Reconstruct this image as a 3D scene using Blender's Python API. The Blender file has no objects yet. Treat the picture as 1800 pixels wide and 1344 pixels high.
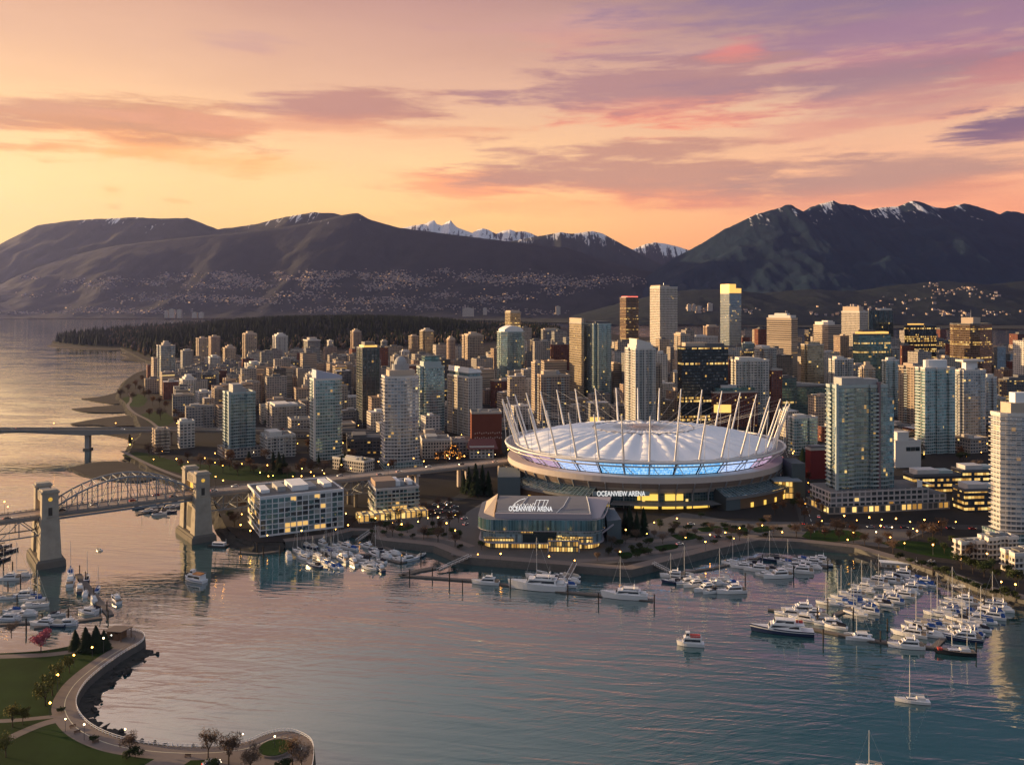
import bpy, math, random
from math import sin, cos, pi, radians, atan2, sqrt, hypot, floor
from mathutils import Vector, noise as mnoise
from mathutils.geometry import tessellate_polygon
S = bpy.context.scene
COL = S.collection
rnd = random.Random(7)

# ------------------------------------------------------------------ camera
CH, CF, HY = 150.0, 1500.0, 530.0        # camera height (m), focal length and horizon row of the 1800 px photograph
cd = bpy.data.cameras.new('camera'); cam = bpy.data.objects.new('camera', cd); COL.objects.link(cam)
cam.location = (0, 0, CH); cam.rotation_euler = (radians(90), 0, 0)
cd.sensor_width = 36; cd.lens = CF/1800*36; cd.shift_y = -(672-HY)/1800
cd.clip_start = 1; cd.clip_end = 60000
S.camera = cam
def depth(py, z=0.0): return (CH-z)*CF/(py-HY)
def gp(px, py, z=0.0):
    Y = depth(py, z); return ((px-900)/CF*Y, Y)
def wx(px, Y): return (px-900)/CF*Y
def wz(py, Y): return CH-(py-HY)/CF*Y
def scr(x, y, z): return (900+x/y*CF, HY+(CH-z)/y*CF)

# ------------------------------------------------------------------ sky, sun, exposure
SUN_EL, SUN_AZ = 7.5, -71.0              # azimuth from the view direction (+Y), negative = towards the sea
class NT:                                 # small node-tree writer
    def __init__(s, tree): s.t = tree; tree.nodes.clear()
    def n(s, typ, **kw):
        nd = s.t.nodes.new(typ)
        for k, v in kw.items(): setattr(nd, k, v)
        return nd
    def set(s, sock, v):
        if isinstance(v, bpy.types.NodeSocket): s.t.links.new(v, sock)
        elif v is not None:
            if isinstance(v, (tuple, list)) and len(v) == 3 and sock.type == 'RGBA': v = (*v, 1)
            sock.default_value = v
    def m(s, op, a, b=None, c=None, clamp=False):
        nd = s.n('ShaderNodeMath', operation=op, use_clamp=clamp)
        for i, v in enumerate((a, b, c)):
            if v is not None: s.set(nd.inputs[i], v)
        return nd.outputs[0]
    def add(s, a, b): return s.m('ADD', a, b)
    def sub(s, a, b): return s.m('SUBTRACT', a, b)
    def mul(s, a, b): return s.m('MULTIPLY', a, b)
    def ss(s, v, a, b, lo=0.0, hi=1.0):
        nd = s.n('ShaderNodeMapRange', interpolation_type='SMOOTHSTEP')
        for i, x in enumerate((v, a, b, lo, hi)): s.set(nd.inputs[i], x)
        return nd.outputs[0]
    def mix(s, f, a, b, blend='MIX'):
        nd = s.n('ShaderNodeMix', data_type='RGBA', blend_type=blend)
        s.set(nd.inputs[0], f); s.set(nd.inputs[6], a); s.set(nd.inputs[7], b)
        return nd.outputs[2]
    def ramp(s, f, stops, interp='LINEAR'):
        nd = s.n('ShaderNodeValToRGB'); cr = nd.color_ramp; cr.interpolation = interp
        while len(cr.elements) < len(stops): cr.elements.new(0.5)
        for e, (p, c) in zip(cr.elements, stops): e.position = p; e.color = (*c, 1)
        s.set(nd.inputs[0], f); return nd.outputs[0]
    def noise(s, vec, scale, detail=3, rough=.5, dist=0.0, color=False):
        nd = s.n('ShaderNodeTexNoise'); s.set(nd.inputs['Vector'], vec)
        for k, v in (('Scale', scale), ('Detail', detail), ('Roughness', rough), ('Distortion', dist)): s.set(nd.inputs[k], v)
        return nd.outputs[1 if color else 0]
    def comb(s, x, y, z=0.0):
        nd = s.n('ShaderNodeCombineXYZ')
        for i, v in enumerate((x, y, z)): s.set(nd.inputs[i], v)
        return nd.outputs[0]
    def sep(s, v):
        nd = s.n('ShaderNodeSeparateXYZ'); s.set(nd.inputs[0], v); return nd.outputs
def L(r, g, b):                           # 8-bit display colour -> linear
    f = lambda c: (c/255/12.92) if c/255 <= .04045 else ((c/255+.055)/1.055)**2.4
    return (f(r), f(g), f(b))

W = bpy.data.worlds.new('World'); S.world = W; W.use_nodes = True
w = NT(W.node_tree)
tc = w.n('ShaderNodeTexCoord').outputs['Generated']
dx, dy, dz = w.sep(tc)
hor = w.m('MAXIMUM', w.m('SQRT', w.add(w.mul(dx, dx), w.mul(dy, dy))), .02)
te = w.m('MAXIMUM', w.m('DIVIDE', dz, hor), 0.0)         # tangent of the elevation
az = w.m('ARCTAN2', dx, dy)                               # azimuth from +Y, radians
tu = w.mul(w.m('ARCTANGENT', te), 2/pi)                   # 0 horizon .. 1 zenith
def col(stops): return w.ramp(tu, [(math.atan(t)*2/pi, L(*c) if max(c) > 4 else c) for t, c in stops])
left = col([(0, (252, 186, 100)), (.07, (254, 208, 128)), (.13, (255, 212, 142)), (.2, (246, 196, 140)), (.28, (216, 170, 136)), (.36, (198, 152, 126)), (.44, (1.35, .98, .80)), (.8, (1.0, .78, .70)), (1.6, (.5, .45, .5)), (4, (104, 120, 146))])  # upper stops lie out of view, brightened to lift the water's reflections
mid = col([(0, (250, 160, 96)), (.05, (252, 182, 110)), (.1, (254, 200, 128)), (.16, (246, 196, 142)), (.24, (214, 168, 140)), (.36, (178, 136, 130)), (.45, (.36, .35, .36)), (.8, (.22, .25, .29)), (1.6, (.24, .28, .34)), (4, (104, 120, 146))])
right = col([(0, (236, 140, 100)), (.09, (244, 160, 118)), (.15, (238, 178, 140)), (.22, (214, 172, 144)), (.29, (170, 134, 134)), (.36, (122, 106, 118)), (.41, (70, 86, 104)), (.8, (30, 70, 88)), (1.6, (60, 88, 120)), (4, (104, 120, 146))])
back = col([(0, (134, 142, 156)), (.2, (142, 150, 163)), (.6, (136, 148, 166)), (4, (112, 130, 156))])  # sky behind the camera, unseen, raised as fill light
base = w.mix(w.ss(az, -.62, -.02), left, mid)
base = w.mix(w.ss(az, -.10, .46), base, right)
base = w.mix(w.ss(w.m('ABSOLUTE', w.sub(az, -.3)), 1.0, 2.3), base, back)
# clouds: drifting banks laid out by azimuth and elevation, broken up by stretched noise
azx, tev = w.mul(az, 1.0), te
wv = w.comb(w.mul(azx, 2.0), w.mul(tev, 9.0), 3.0)
warp = w.sub(w.noise(wv, 1.3, 4, .55), .5)
fin = w.noise(w.comb(w.add(w.mul(azx, 3.0), w.mul(warp, .7)), w.mul(tev, 20.0), 8.0), 2.7, 8, .64)
strk = w.noise(w.comb(w.mul(azx, 2.0), w.add(w.mul(tev, 30.0), w.mul(azx, 1.2)), 1.0), 1.6, 6, .6)
def azte(px, py):
    u = (px-900)/CF; a = math.atan(u); return a, (HY-py)/CF*cos(a)
def cloud(skyc, x0, x1, y0, y1, ctop, cbot, dens, soft=.32, tilt=0.0, lo=.0):
    a0, _ = azte(x0, 300); a1, _ = azte(x1, 300); am = (a0+a1)/2
    _, t1 = azte((x0+x1)/2, y0); _, t0 = azte((x0+x1)/2, y1)
    u = w.m('DIVIDE', w.sub(w.add(azx, w.mul(warp, .12)), am), (a1-a0)/2)
    tm = w.add(w.sub(tev, (t0+t1)/2), w.add(w.mul(w.sub(azx, am), -tilt), w.mul(warp, .055)))
    v = w.m('DIVIDE', tm, (t1-t0)/2*1.25)
    d = w.add(w.mul(u, u), w.mul(v, v))
    e = w.sub(1.25, w.m('SQRT', d))
    e = w.add(e, w.add(w.mul(w.sub(fin, .5), 3.2), w.mul(w.sub(strk, .5), 1.1)))
    mask = w.mul(w.ss(e, lo, lo+soft*2.6), dens)
    c = w.mix(w.ss(w.add(v, w.mul(w.sub(fin, .5), 1.6)), -1.2, -.05), L(*cbot), L(*ctop))
    return w.mix(mask, skyc, c)
sky = base
for a in [(-160, 470, 172, 262, (190, 134, 100), (255, 165, 84), .93, .3), (-100, 250, 160, 215, (205, 150, 115), (225, 150, 95), .6, .4),
          (150, 820, 205, 245, (216, 150, 116), (242, 165, 115), .75, .4), (470, 800, 168, 218, (180, 130, 118), (206, 140, 112), .95),
          (130, 560, 265, 292, (252, 182, 110), (255, 196, 124), .6, .4), (345, 540, 58, 104, (190, 148, 138), (202, 150, 134), .7, .4),
          (650, 960, 300, 348, (246, 158, 110), (255, 166, 112), .85, .35), (600, 1250, 345, 385, (250, 168, 108), (255, 172, 112), .5, .5), (780, 1240, 20, 78, (190, 144, 138), (220, 144, 124), .7, .4), 
          (960, 2200, -90, 72, (134, 110, 134), (160, 120, 128), .95, .5), (1330, 2200, 55, 130, (138, 110, 134), (166, 122, 128), .9, .5), (1150, 2100, 25, 104, (148, 114, 136), (214, 128, 126), .85, .4),
          (905, 1480, 112, 206, (166, 124, 124), (238, 138, 108), .97, .3), (1180, 2000, 105, 180, (152, 118, 128), (220, 132, 114), .85, .4, .03),
          (1380, 2000, 140, 206, (186, 136, 130), (228, 140, 116), .7, .4, .05), (1290, 1540, 215, 256, (212, 150, 130), (222, 154, 130), .75, .4),
          (840, 1480, 262, 338, (188, 138, 120), (248, 152, 108), .95, .3), (1280, 2000, 262, 332, (178, 136, 124), (232, 150, 116), .9, .35),
          (1180, 2000, 318, 366, (220, 146, 118), (240, 148, 114), .7, .5), (1670, 2000, 186, 242, (118, 92, 118), (150, 108, 120), .95, .25, .03),
          (1235, 1345, 68, 104, (226, 128, 112), (236, 134, 110), .6, .5), (1640, 2000, 88, 140, (190, 122, 120), (204, 126, 120), .5, .4, .06)]:
    sky = cloud(sky, *a)
for x0, x1, y0, y1 in [(155, 215, 330, 345), (275, 350, 344, 358), (175, 220, 360, 372), (150, 200, 268, 285), (50, 100, 282, 291)]:
    sky = cloud(sky, x0, x1, y0, y1, (240, 176, 98), (250, 186, 104), .6, .5)
sky = w.mix(w.ss(w.m('ABSOLUTE', az), 1.0, 1.4), sky, base)
sky = w.mix(1.0, sky, w.mix(w.noise(wv, 2.2, 5, .6), (.90, .87, .84), (1.08, 1.08, 1.02)), 'MULTIPLY')
nis = w.n('ShaderNodeTexSky', sky_type='NISHITA', sun_disc=False)
nis.sun_elevation = radians(SUN_EL); nis.sun_rotation = radians(SUN_AZ); nis.altitude = 100; nis.dust_density = 1.5
bg1 = w.n('ShaderNodeBackground'); w.set(bg1.inputs[0], nis.outputs[0]); bg1.inputs[1].default_value = .002
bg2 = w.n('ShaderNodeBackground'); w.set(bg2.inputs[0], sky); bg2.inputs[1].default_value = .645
ad = w.n('ShaderNodeAddShader'); w.t.links.new(bg1.outputs[0], ad.inputs[0]); w.t.links.new(bg2.outputs[0], ad.inputs[1])
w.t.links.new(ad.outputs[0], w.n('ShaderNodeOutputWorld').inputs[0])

sl = bpy.data.lights.new('sun', 'SUN'); sl.energy = 5.0; sl.angle = radians(.6); sl.color = (1.0, .66, .31)
so = bpy.data.objects.new('sun', sl); COL.objects.link(so)
sd = Vector((sin(radians(SUN_AZ))*cos(radians(SUN_EL)), cos(radians(SUN_AZ))*cos(radians(SUN_EL)), sin(radians(SUN_EL))))
so.rotation_euler = sd.to_track_quat('Z', 'Y').to_euler(); so.location = (-400, 300, 400)
S.view_settings.view_transform = 'Standard'; S.view_settings.look = 'None'; S.view_settings.exposure = 1.05; S.view_settings.gamma = 1.0
S.render.engine = 'CYCLES'
S.cycles.max_bounces = 5; S.cycles.diffuse_bounces = 2; S.cycles.glossy_bounces = 3; S.cycles.transmission_bounces = 2; S.cycles.volume_bounces = 1
S.cycles.volume_step_rate = 10; S.cycles.sample_clamp_indirect = 3.0; S.cycles.caustics_reflective = False; S.cycles.caustics_refractive = False

# ------------------------------------------------------------------ mesh and object helpers
class MB:                                 # collects faces with uv and material slot, builds ONE mesh object
    def __init__(s): s.v = []; s.f = []; s.mi = []; s.uv = []
    def face(s, pts, m=0, uv=None):
        i = len(s.v); s.v.extend(pts); s.f.append(tuple(range(i, i+len(pts)))); s.mi.append(m)
        s.uv.append(uv if uv else [(0, 0)]*len(pts))
    def wall(s, a, b, z0, z1, m=0, u0=0.0):
        d = hypot(b[0]-a[0], b[1]-a[1])
        s.face([(a[0], a[1], z0), (b[0], b[1], z0), (b[0], b[1], z1), (a[0], a[1], z1)], m, [(u0, z0), (u0+d, z0), (u0+d, z1), (u0, z1)])
        return u0+d
    def cap(s, poly, z, m=0, down=False):
        if len(poly) <= 4:
            p = [(x, y, z) for x, y in poly]
            s.face(p[::-1] if down else p, m, [(x, y) for x, y in (poly[::-1] if down else poly)]); return
        for t in tessellate_polygon([[Vector((x, y, 0)) for x, y in poly]]):
            q = [poly[k] for k in t]
            ar = (q[1][0]-q[0][0])*(q[2][1]-q[0][1])-(q[1][1]-q[0][1])*(q[2][0]-q[0][0])
            if (ar < 0) != down: q = q[::-1]
            s.face([(x, y, z) for x, y in q], m, q)
    def prism(s, poly, z0, z1, m=0, mt=None, bottom=False, top=True):
        u = 0.0
        for i in range(len(poly)): u = s.wall(poly[i], poly[(i+1) % len(poly)], z0, z1, m, u)
        if top: s.cap(poly, z1, m if mt is None else mt)
        if bottom: s.cap(poly, z0, m, True)
        return s
    def box(s, x0, y0, z0, x1, y1, z1, m=0, mt=None):
        return s.prism([(x0, y0), (x1, y0), (x1, y1), (x0, y1)], z0, z1, m, mt, True)
    def tube(s, p, q, r0, r1=None, n=6, m=0, caps=True):
        p, q = Vector(p), Vector(q); r1 = r0 if r1 is None else r1
        d = (q-p); ln = d.length
        if ln < 1e-6: return s
        d /= ln; a = d.orthogonal().normalized(); b = d.cross(a)
        A = [p+(a*cos(2*pi*k/n)+b*sin(2*pi*k/n))*r0 for k in range(n)]
        B = [q+(a*cos(2*pi*k/n)+b*sin(2*pi*k/n))*r1 for k in range(n)]
        for k in range(n):
            j = (k+1) % n; s.face([tuple(A[k]), tuple(A[j]), tuple(B[j]), tuple(B[k])], m)
        if caps:
            s.face([tuple(x) for x in A[::-1]], m); s.face([tuple(x) for x in B], m)
        return s
    def bar(s, p, q, wd, ht, m=0):        # rectangular member
        p, q = Vector(p), Vector(q); d = (q-p).normalized()
        a = d.cross(Vector((0, 0, 1)));
        a = a.normalized() if a.length > 1e-3 else Vector((1, 0, 0))
        b = a.cross(d).normalized(); a *= wd/2; b *= ht/2
        A = [p-a-b, p+a-b, p+a+b, p-a+b]; B = [x+(q-p) for x in A]
        for k in range(4):
            j = (k+1) % 4; s.face([tuple(A[j]), tuple(A[k]), tuple(B[k]), tuple(B[j])], m)
        s.face([tuple(x) for x in A], m); s.face([tuple(x) for x in B[::-1]], m)
        return s
    def sphere(s, c, r, m=0, nu=8, nv=5, sz=1.0, jit=0.0, R=None):
        c = Vector(c); g = []
        for j in range(nv+1):
            t = pi*j/nv
            g.append([tuple(c+Vector((r*sin(t)*cos(2*pi*i/nu), r*sin(t)*sin(2*pi*i/nu), r*sz*cos(t)))*(1+(R.uniform(-jit, jit) if R else 0))) for i in range(nu)])
        for j in range(nv):
            for i in range(nu):
                k = (i+1) % nu
                if j == 0: s.face([g[0][0], g[1][i], g[1][k]], m)
                elif j == nv-1: s.face([g[j][i], g[nv][0], g[j][k]], m)
                else: s.face([g[j][i], g[j+1][i], g[j+1][k], g[j][k]], m)
        return s
    def loft(s, rings, m=0, closed=True, cap0=True, cap1=True):
        n = len(rings[0])
        for a, b in zip(rings, rings[1:]):
            for k in range(n if closed else n-1):
                j = (k+1) % n; s.face([a[k], a[j], b[j], b[k]], m)
        if cap0: s.face(list(rings[0])[::-1], m)
        if cap1: s.face(list(rings[-1]), m)
        return s
    def build(s, name, mats, parent=None, loc=None, smooth=False, weld=False):
        me = bpy.data.meshes.new(name); me.from_pydata(s.v, [], s.f)
        for mt in (mats if isinstance(mats, (list, tuple)) else [mats]): me.materials.append(mt)
        me.polygons.foreach_set('material_index', s.mi)
        ul = me.uv_layers.new(name='UVMap'); flat = [c for f in s.uv for q in f for c in q[:2]]
        ul.data.foreach_set('uv', flat)
        if weld:
            import bmesh
            bm = bmesh.new(); bm.from_mesh(me); bmesh.ops.remove_doubles(bm, verts=bm.verts, dist=.001); bm.to_mesh(me); bm.free()
        if smooth: me.polygons.foreach_set('use_smooth', [True]*len(me.polygons))
        me.update()
        o = bpy.data.objects.new(name, me); COL.objects.link(o)
        if parent: o.parent = parent
        if loc is not None: o.location = loc
        return o
def tag(o, label=None, cat=None, group=None, kind=None):
    for k, v in (('label', label), ('category', cat), ('group', group), ('kind', kind)):
        if v: o[k] = v
    return o
def root(name, loc, label, cat, group=None, rz=0.0):
    o = bpy.data.objects.new(name, None); COL.objects.link(o); o.location = loc; o.rotation_euler = (0, 0, rz)
    o.empty_display_size = 1
    return tag(o, label, cat, group)
def kids(o): return [c for c in COL.objects if c.parent is o]
KIDS = {}
def remember(o):                          # a finished prototype: its parts and sub-parts, for copying
    KIDS[o.name] = [(c, [d for d in COL.objects if d.parent is c]) for c in COL.objects if c.parent is o]
    return o
def dup(o, loc, rz=0.0, label=None, scale=1.0, group=None):
    r = o.copy(); COL.objects.link(r); r.location = loc; r.rotation_euler = (0, 0, rz); r.scale = (scale,)*3 if not isinstance(scale, tuple) else scale
    for c, sub in KIDS.get(o.name, []):
        k = c.copy(); COL.objects.link(k); k.parent = r
        for d in sub:
            e = d.copy(); COL.objects.link(e); e.parent = k
    if label: r['label'] = label
    if group: r['group'] = group
    return r
FIRST = {}
def place(proto, loc, rz=0.0, label=None, scale=1.0, group=None):   # the first placing moves the prototype itself
    if proto.name not in FIRST:
        FIRST[proto.name] = 1
        proto.location = loc; proto.rotation_euler = (0, 0, rz); proto.scale = (scale,)*3 if not isinstance(scale, tuple) else scale
        if label: proto['label'] = label
        if group: proto['group'] = group
        return proto
    return dup(proto, loc, rz, label, scale, group)

# ------------------------------------------------------------------ materials
MATS = {}
def mat(name, c, rough=.7, metal=0.0, emit=None, es=0.0, var=0.0, scale=.5, spec=.5, bump=0.0, bscale=2.0, quiet=False, coord='Object'):
    if name in MATS: return MATS[name]
    M = bpy.data.materials.new(name); M.use_nodes = True; MATS[name] = M
    n = NT(M.node_tree); b = n.n('ShaderNodeBsdfPrincipled'); n.t.links.new(b.outputs[0], n.n('ShaderNodeOutputMaterial').inputs[0])
    cc = (*c, 1); tcn = n.n('ShaderNodeTexCoord').outputs[coord]
    if var:
        f = n.noise(tcn, scale, 4, .6)
        oi = n.n('ShaderNodeObjectInfo').outputs['Random']
        f = n.m('ADD', n.mul(f, .8), n.mul(oi, .2))
        cc = n.mix(f, tuple(x*(1-var) for x in c), tuple(min(1, x*(1+var)) for x in c))
    n.set(b.inputs['Base Color'], cc)
    b.inputs['Roughness'].default_value = rough; b.inputs['Metallic'].default_value = metal; b.inputs['Specular IOR Level'].default_value = spec if rough < .75 else .08
    if bump:
        bn = n.n('ShaderNodeBump'); bn.inputs['Strength'].default_value = bump; n.set(bn.inputs['Height'], n.noise(tcn, bscale, 4, .6)); n.t.links.new(bn.outputs[0], b.inputs['Normal'])
    if emit:
        b.inputs['Emission Color'].default_value = (*emit, 1); b.inputs['Emission Strength'].default_value = es
        if quiet: M.cycles.emission_sampling = 'NONE'
    return M
LITC = (1.0, .60, .16)
def facade(name, wall, glass, bay=3.0, flo=3.0, fu=.75, fv=.6, lit=.06, metal=.35, les=1.0, grough=.12, band=None, bands=.0, wv_=.12, runs=1.0, mull=0.0):
    """wall with a grid of windows, laid out in metres by the uv map: each cell gets its own tint, blinds or light"""
    if name in MATS: return MATS[name]
    M = bpy.data.materials.new(name); M.use_nodes = True; MATS[name] = M; M.cycles.emission_sampling = 'NONE'
    n = NT(M.node_tree); b = n.n('ShaderNodeBsdfPrincipled'); n.t.links.new(b.outputs[0], n.n('ShaderNodeOutputMaterial').inputs[0])
    u, v, _ = n.sep(n.n('ShaderNodeUVMap').outputs[0])
    rid = n.mul(n.n('ShaderNodeObjectInfo').outputs['Random'], 917.0)
    us, vs = n.m('DIVIDE', u, bay), n.m('DIVIDE', v, flo)
    iu, iv = n.m('FLOOR', us), n.m('FLOOR', vs); fu_, fv_ = n.m('FRACT', us), n.m('FRACT', vs)
    def inside(f, frac, c=.5):
        return n.m('LESS_THAN', n.m('ABSOLUTE', n.sub(f, c)), frac/2)
    win = n.mul(inside(fu_, fu), inside(fv_, fv, .55))
    if mull: win = n.mul(win, n.m('GREATER_THAN', n.m('ABSOLUTE', n.sub(fu_, .5)), mull))
    def wn(x, y, z):
        nd = n.n('ShaderNodeTexWhiteNoise', noise_dimensions='3D'); n.set(nd.inputs['Vector'], n.comb(x, y, z)); return nd.outputs['Value']
    r1 = wn(iu, iv, rid); r2 = wn(n.m('FLOOR', n.m('DIVIDE', us, 3.0)), iv, n.add(rid, 31.0)); r3 = wn(iu, iv, n.add(rid, 77.0)); r4 = wn(iv, 5.0, rid)
    litm = n.m('LESS_THAN', n.add(n.mul(r1, 1-.5*min(runs, 1)), n.mul(r2, .5*min(runs, 1))), lit*1.0 if runs == 0 else lit*.8+.04)
    if bands: litm = n.m('MAXIMUM', litm, n.mul(n.m('LESS_THAN', r4, bands), n.m('LESS_THAN', r1, .75)))
    litm = n.mul(litm, win)
    wc = n.mix(n.noise(n.comb(u, v, rid), .12, 4, .6), tuple(x*(1-wv_) for x in wall), tuple(min(.85, x*(1+wv_)) for x in wall))
    if band: wc = n.mix(n.m('LESS_THAN', fv_, .22), wc, (*band, 1))
    gc = n.mix(r1, tuple(x*.55 for x in glass), tuple(x*1.5 for x in glass))
    gc = n.mix(n.mul(n.m('GREATER_THAN', r3, .82), .55), gc, tuple(min(.6, x*.6+.16) for x in wall))    # blinds
    n.set(b.inputs['Base Color'], n.mix(win, wc, gc))
    n.set(b.inputs['Specular IOR Level'], n.m('MULTIPLY_ADD', win, .4, .1)); n.set(b.inputs['Metallic'], n.mul(win, metal)); n.set(b.inputs['Roughness'], n.m('MULTIPLY_ADD', win, grough-.75, .75))
    n.set(b.inputs['Emission Color'], n.mix(r3, (1.0, .46, .07), (1.0, .68, .22)))
    n.set(b.inputs['Emission Strength'], n.mul(litm, n.m('MULTIPLY_ADD', r3, les*.42, les*.10)))
    bn = n.n('ShaderNodeBump'); bn.inputs['Strength'].default_value = .5; bn.inputs['Distance'].default_value = .25
    n.set(bn.inputs['Height'], n.add(n.mul(win, -1.0), n.mul(n.mul(r1, win), .06))); n.t.links.new(bn.outputs[0], b.inputs['Normal'])
    return M
# ------------------------------------------------------------------ water
def water_material():
    M = bpy.data.materials.new('sea_water'); M.use_nodes = True
    n = NT(M.node_tree); deep = n.n('ShaderNodeBsdfDiffuse'); gl = n.n('ShaderNodeBsdfGlossy'); ms = n.n('ShaderNodeMixShader'); lw = n.n('ShaderNodeLayerWeight'); lw.inputs[0].default_value = .5
    pos = n.n('ShaderNodeNewGeometry').outputs['Position']; x, y, z = n.sep(pos)
    deep.inputs[0].default_value = (.007, .050, .060, 1); gl.inputs['Roughness'].default_value = .05; gl.inputs[0].default_value = (1, 1, 1, 1)
    n.set(ms.inputs[0], n.m('MULTIPLY_ADD', n.m('POWER', lw.outputs['Facing'], 2.35), .93, .05))
    n.t.links.new(deep.outputs[0], ms.inputs[1]); n.t.links.new(gl.outputs[0], ms.inputs[2]); n.t.links.new(ms.outputs[0], n.n('ShaderNodeOutputMaterial').inputs[0])
    def wave(ang, lx, ly, det, dist, seed):
        c, s = cos(ang), sin(ang)
        a = n.add(n.mul(x, c/lx), n.mul(y, s/lx)); d = n.add(n.mul(x, -s/ly), n.mul(y, c/ly))
        return n.noise(n.comb(a, d, seed), 1.0, det, .55, dist)
    patch = n.ss(n.noise(n.comb(n.mul(x, .006), n.mul(y, .011), 4.0), 1.0, 3, .55), .36, .66)
    swell = wave(radians(-9), 30, 5.0, 1, .8, 1.0)
    ripple = wave(radians(16), 10, 2.3, 2, .7, 5.0)
    chop = wave(radians(-30), 3.0, 1.2, 3, .5, 9.0)
    far_steep = n.ss(y, 350.0, 1500.0, 1.0, 1.5)                     # waves steepen with distance, shaped to reflect paler sky
    h = n.add(n.mul(swell, .23), n.add(n.mul(n.mul(ripple, .115), n.m('MULTIPLY_ADD', patch, 1.0, .35)), n.mul(n.mul(chop, .034), n.m('MULTIPLY_ADD', patch, 1.0, .3))))
    gust = n.ss(n.noise(n.comb(n.mul(x, .0075), n.add(n.mul(y, .019), n.mul(x, .003)), 7.0), 1.0, 4, .6, .6), .38, .62, .42, 1.35)
    h = n.mul(n.mul(n.mul(h, gust), far_steep), n.ss(x, -230.0, 20.0, .7, 1.0))
    bn = n.n('ShaderNodeBump'); bn.inputs['Strength'].default_value = 1.0; bn.inputs['Distance'].default_value = 1.0
    n.set(bn.inputs['Height'], h); [n.t.links.new(bn.outputs[0], q.inputs['Normal']) for q in (deep, gl, lw)]
    return M
mb = MB(); mb.face([(-9000, -600, 0), (9000, -600, 0), (9000, 9000, 0), (-9000, 9000, 0)])
tag(mb.build('water', water_material()), kind='structure')

# ------------------------------------------------------------------ land
GZ = 4.0
m_city = mat('city_ground', (.032, .029, .028), .9, var=.5, scale=.03, bump=.1)
m_wall = mat('seawall_stone', (.115, .110, .105), .85, var=.4, scale=.5, bump=.4, bscale=1.2)
m_rock = mat('shore_rock', (.050, .047, .043), .95, var=.7, scale=.3, bump=1.0, bscale=.8)
m_sand = mat('beach_sand', (.055, .046, .041), .95, var=.4, scale=.08)
m_grass = mat('lawn_grass', (.015, .034, .008), .95, var=.75, scale=.07)
m_path = mat('promenade_paving', (.19, .155, .14), .85, var=.15, scale=.6)
m_plaza = mat('plaza_paving', (.115, .105, .102), .85, var=.2, scale=.15)
m_asph = mat('asphalt', (.055, .053, .053), .85, var=.25, scale=.3)
m_paint = mat('road_paint', (.75, .72, .66), .7)
def pts(l, z): return [gp(x, y, z) for x, y in l]
SHORE = [(92,602),(105,606),(150,609),(212,611),(235,622),(250,630),(268,637),(262,648),(240,655),(222,668),(212,684),(208,697),(222,708),(225,718),(240,730),(245,745),
  (252,760),(235,778),(228,795),(250,812),(268,826),(300,838),(345,850),(372,870),(385,900),(395,922),(403,932),(417,944),(451,953),(501,952),(577,943),(620,932),(652,933),
  (660,947),(676,950),(729,955),(762,959),(806,977),(831,980),(920,987),(1010,994),(1070,999),(1110,1001),(1144,993),(1248,967),(1334,949),(1405,952),(1502,962),(1549,976),(1600,989),
  (1660,1009),(1718,1032),(1800,1053),(1900,1085),(2000,1120)]
BACK = [(2000,660),(1800,638),(1600,626),(1400,605),(1300,601),(1100,590),(1000,576),(900,570),(700,566),(520,564),(400,566),(330,570),(230,578),(150,586),(110,593),(92,599)]
land = pts(SHORE, GZ)
mb = MB(); poly = land+pts(BACK, GZ)
mb.cap(poly, GZ)
tag(mb.build('ground', m_city), kind='structure')
def inpoly(x, y, P):
    c = False; j = len(P)-1
    for i in range(len(P)):
        if (P[i][1] > y) != (P[j][1] > y) and x < (P[j][0]-P[i][0])*(y-P[i][1])/(P[j][1]-P[i][1])+P[i][0]: c = not c
        j = i
    return c
def offset_line(P, d):
    out = []
    for i in range(len(P)):
        a = P[max(i-1, 0)]; b = P[min(i+1, len(P)-1)]; l = hypot(b[0]-a[0], b[1]-a[1]) or 1
        out.append((P[i][0]+(b[1]-a[1])/l*d, P[i][1]-(b[0]-a[0])/l*d))
    return out
def resample(P, step):
    out = [P[0]]
    for a, b in zip(P, P[1:]):
        k = max(1, int(hypot(b[0]-a[0], b[1]-a[1])/step))
        out += [(a[0]+(b[0]-a[0])*i/k, a[1]+(b[1]-a[1])*i/k) for i in range(1, k+1)]
    return out
def smooth_line(P, it=2):
    for _ in range(it):
        Q = [P[0]]
        for a, b in zip(P, P[1:]): Q += [(a[0]*.75+b[0]*.25, a[1]*.75+b[1]*.25), (a[0]*.25+b[0]*.75, a[1]*.25+b[1]*.75)]
        P = Q+[P[-1]]
    return P
def strip(mb, A, B, za, zb, m=0):
    u = 0
    for i in range(len(A)-1):
        d = hypot(A[i+1][0]-A[i][0], A[i+1][1]-A[i][1])
        mb.face([(*A[i], za), (*A[i+1], za), (*B[i+1], zb), (*B[i], zb)], m, [(u, 0), (u+d, 0), (u+d, 3), (u, 3)]); u += d
def wallstrip(name, P, z0, z1, mt, batter=.4):
    mb = MB(); Q = offset_line(P, batter); strip(mb, Q, P, z0, z1); return mb.build(name, mt)
i_q = 30   # the quay begins
wl = wallstrip('seawall', land[i_q-1:], -2, GZ, m_wall); tag(wl, 'long grey stone seawall round the downtown shore below the arenas', 'seawall')
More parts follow.
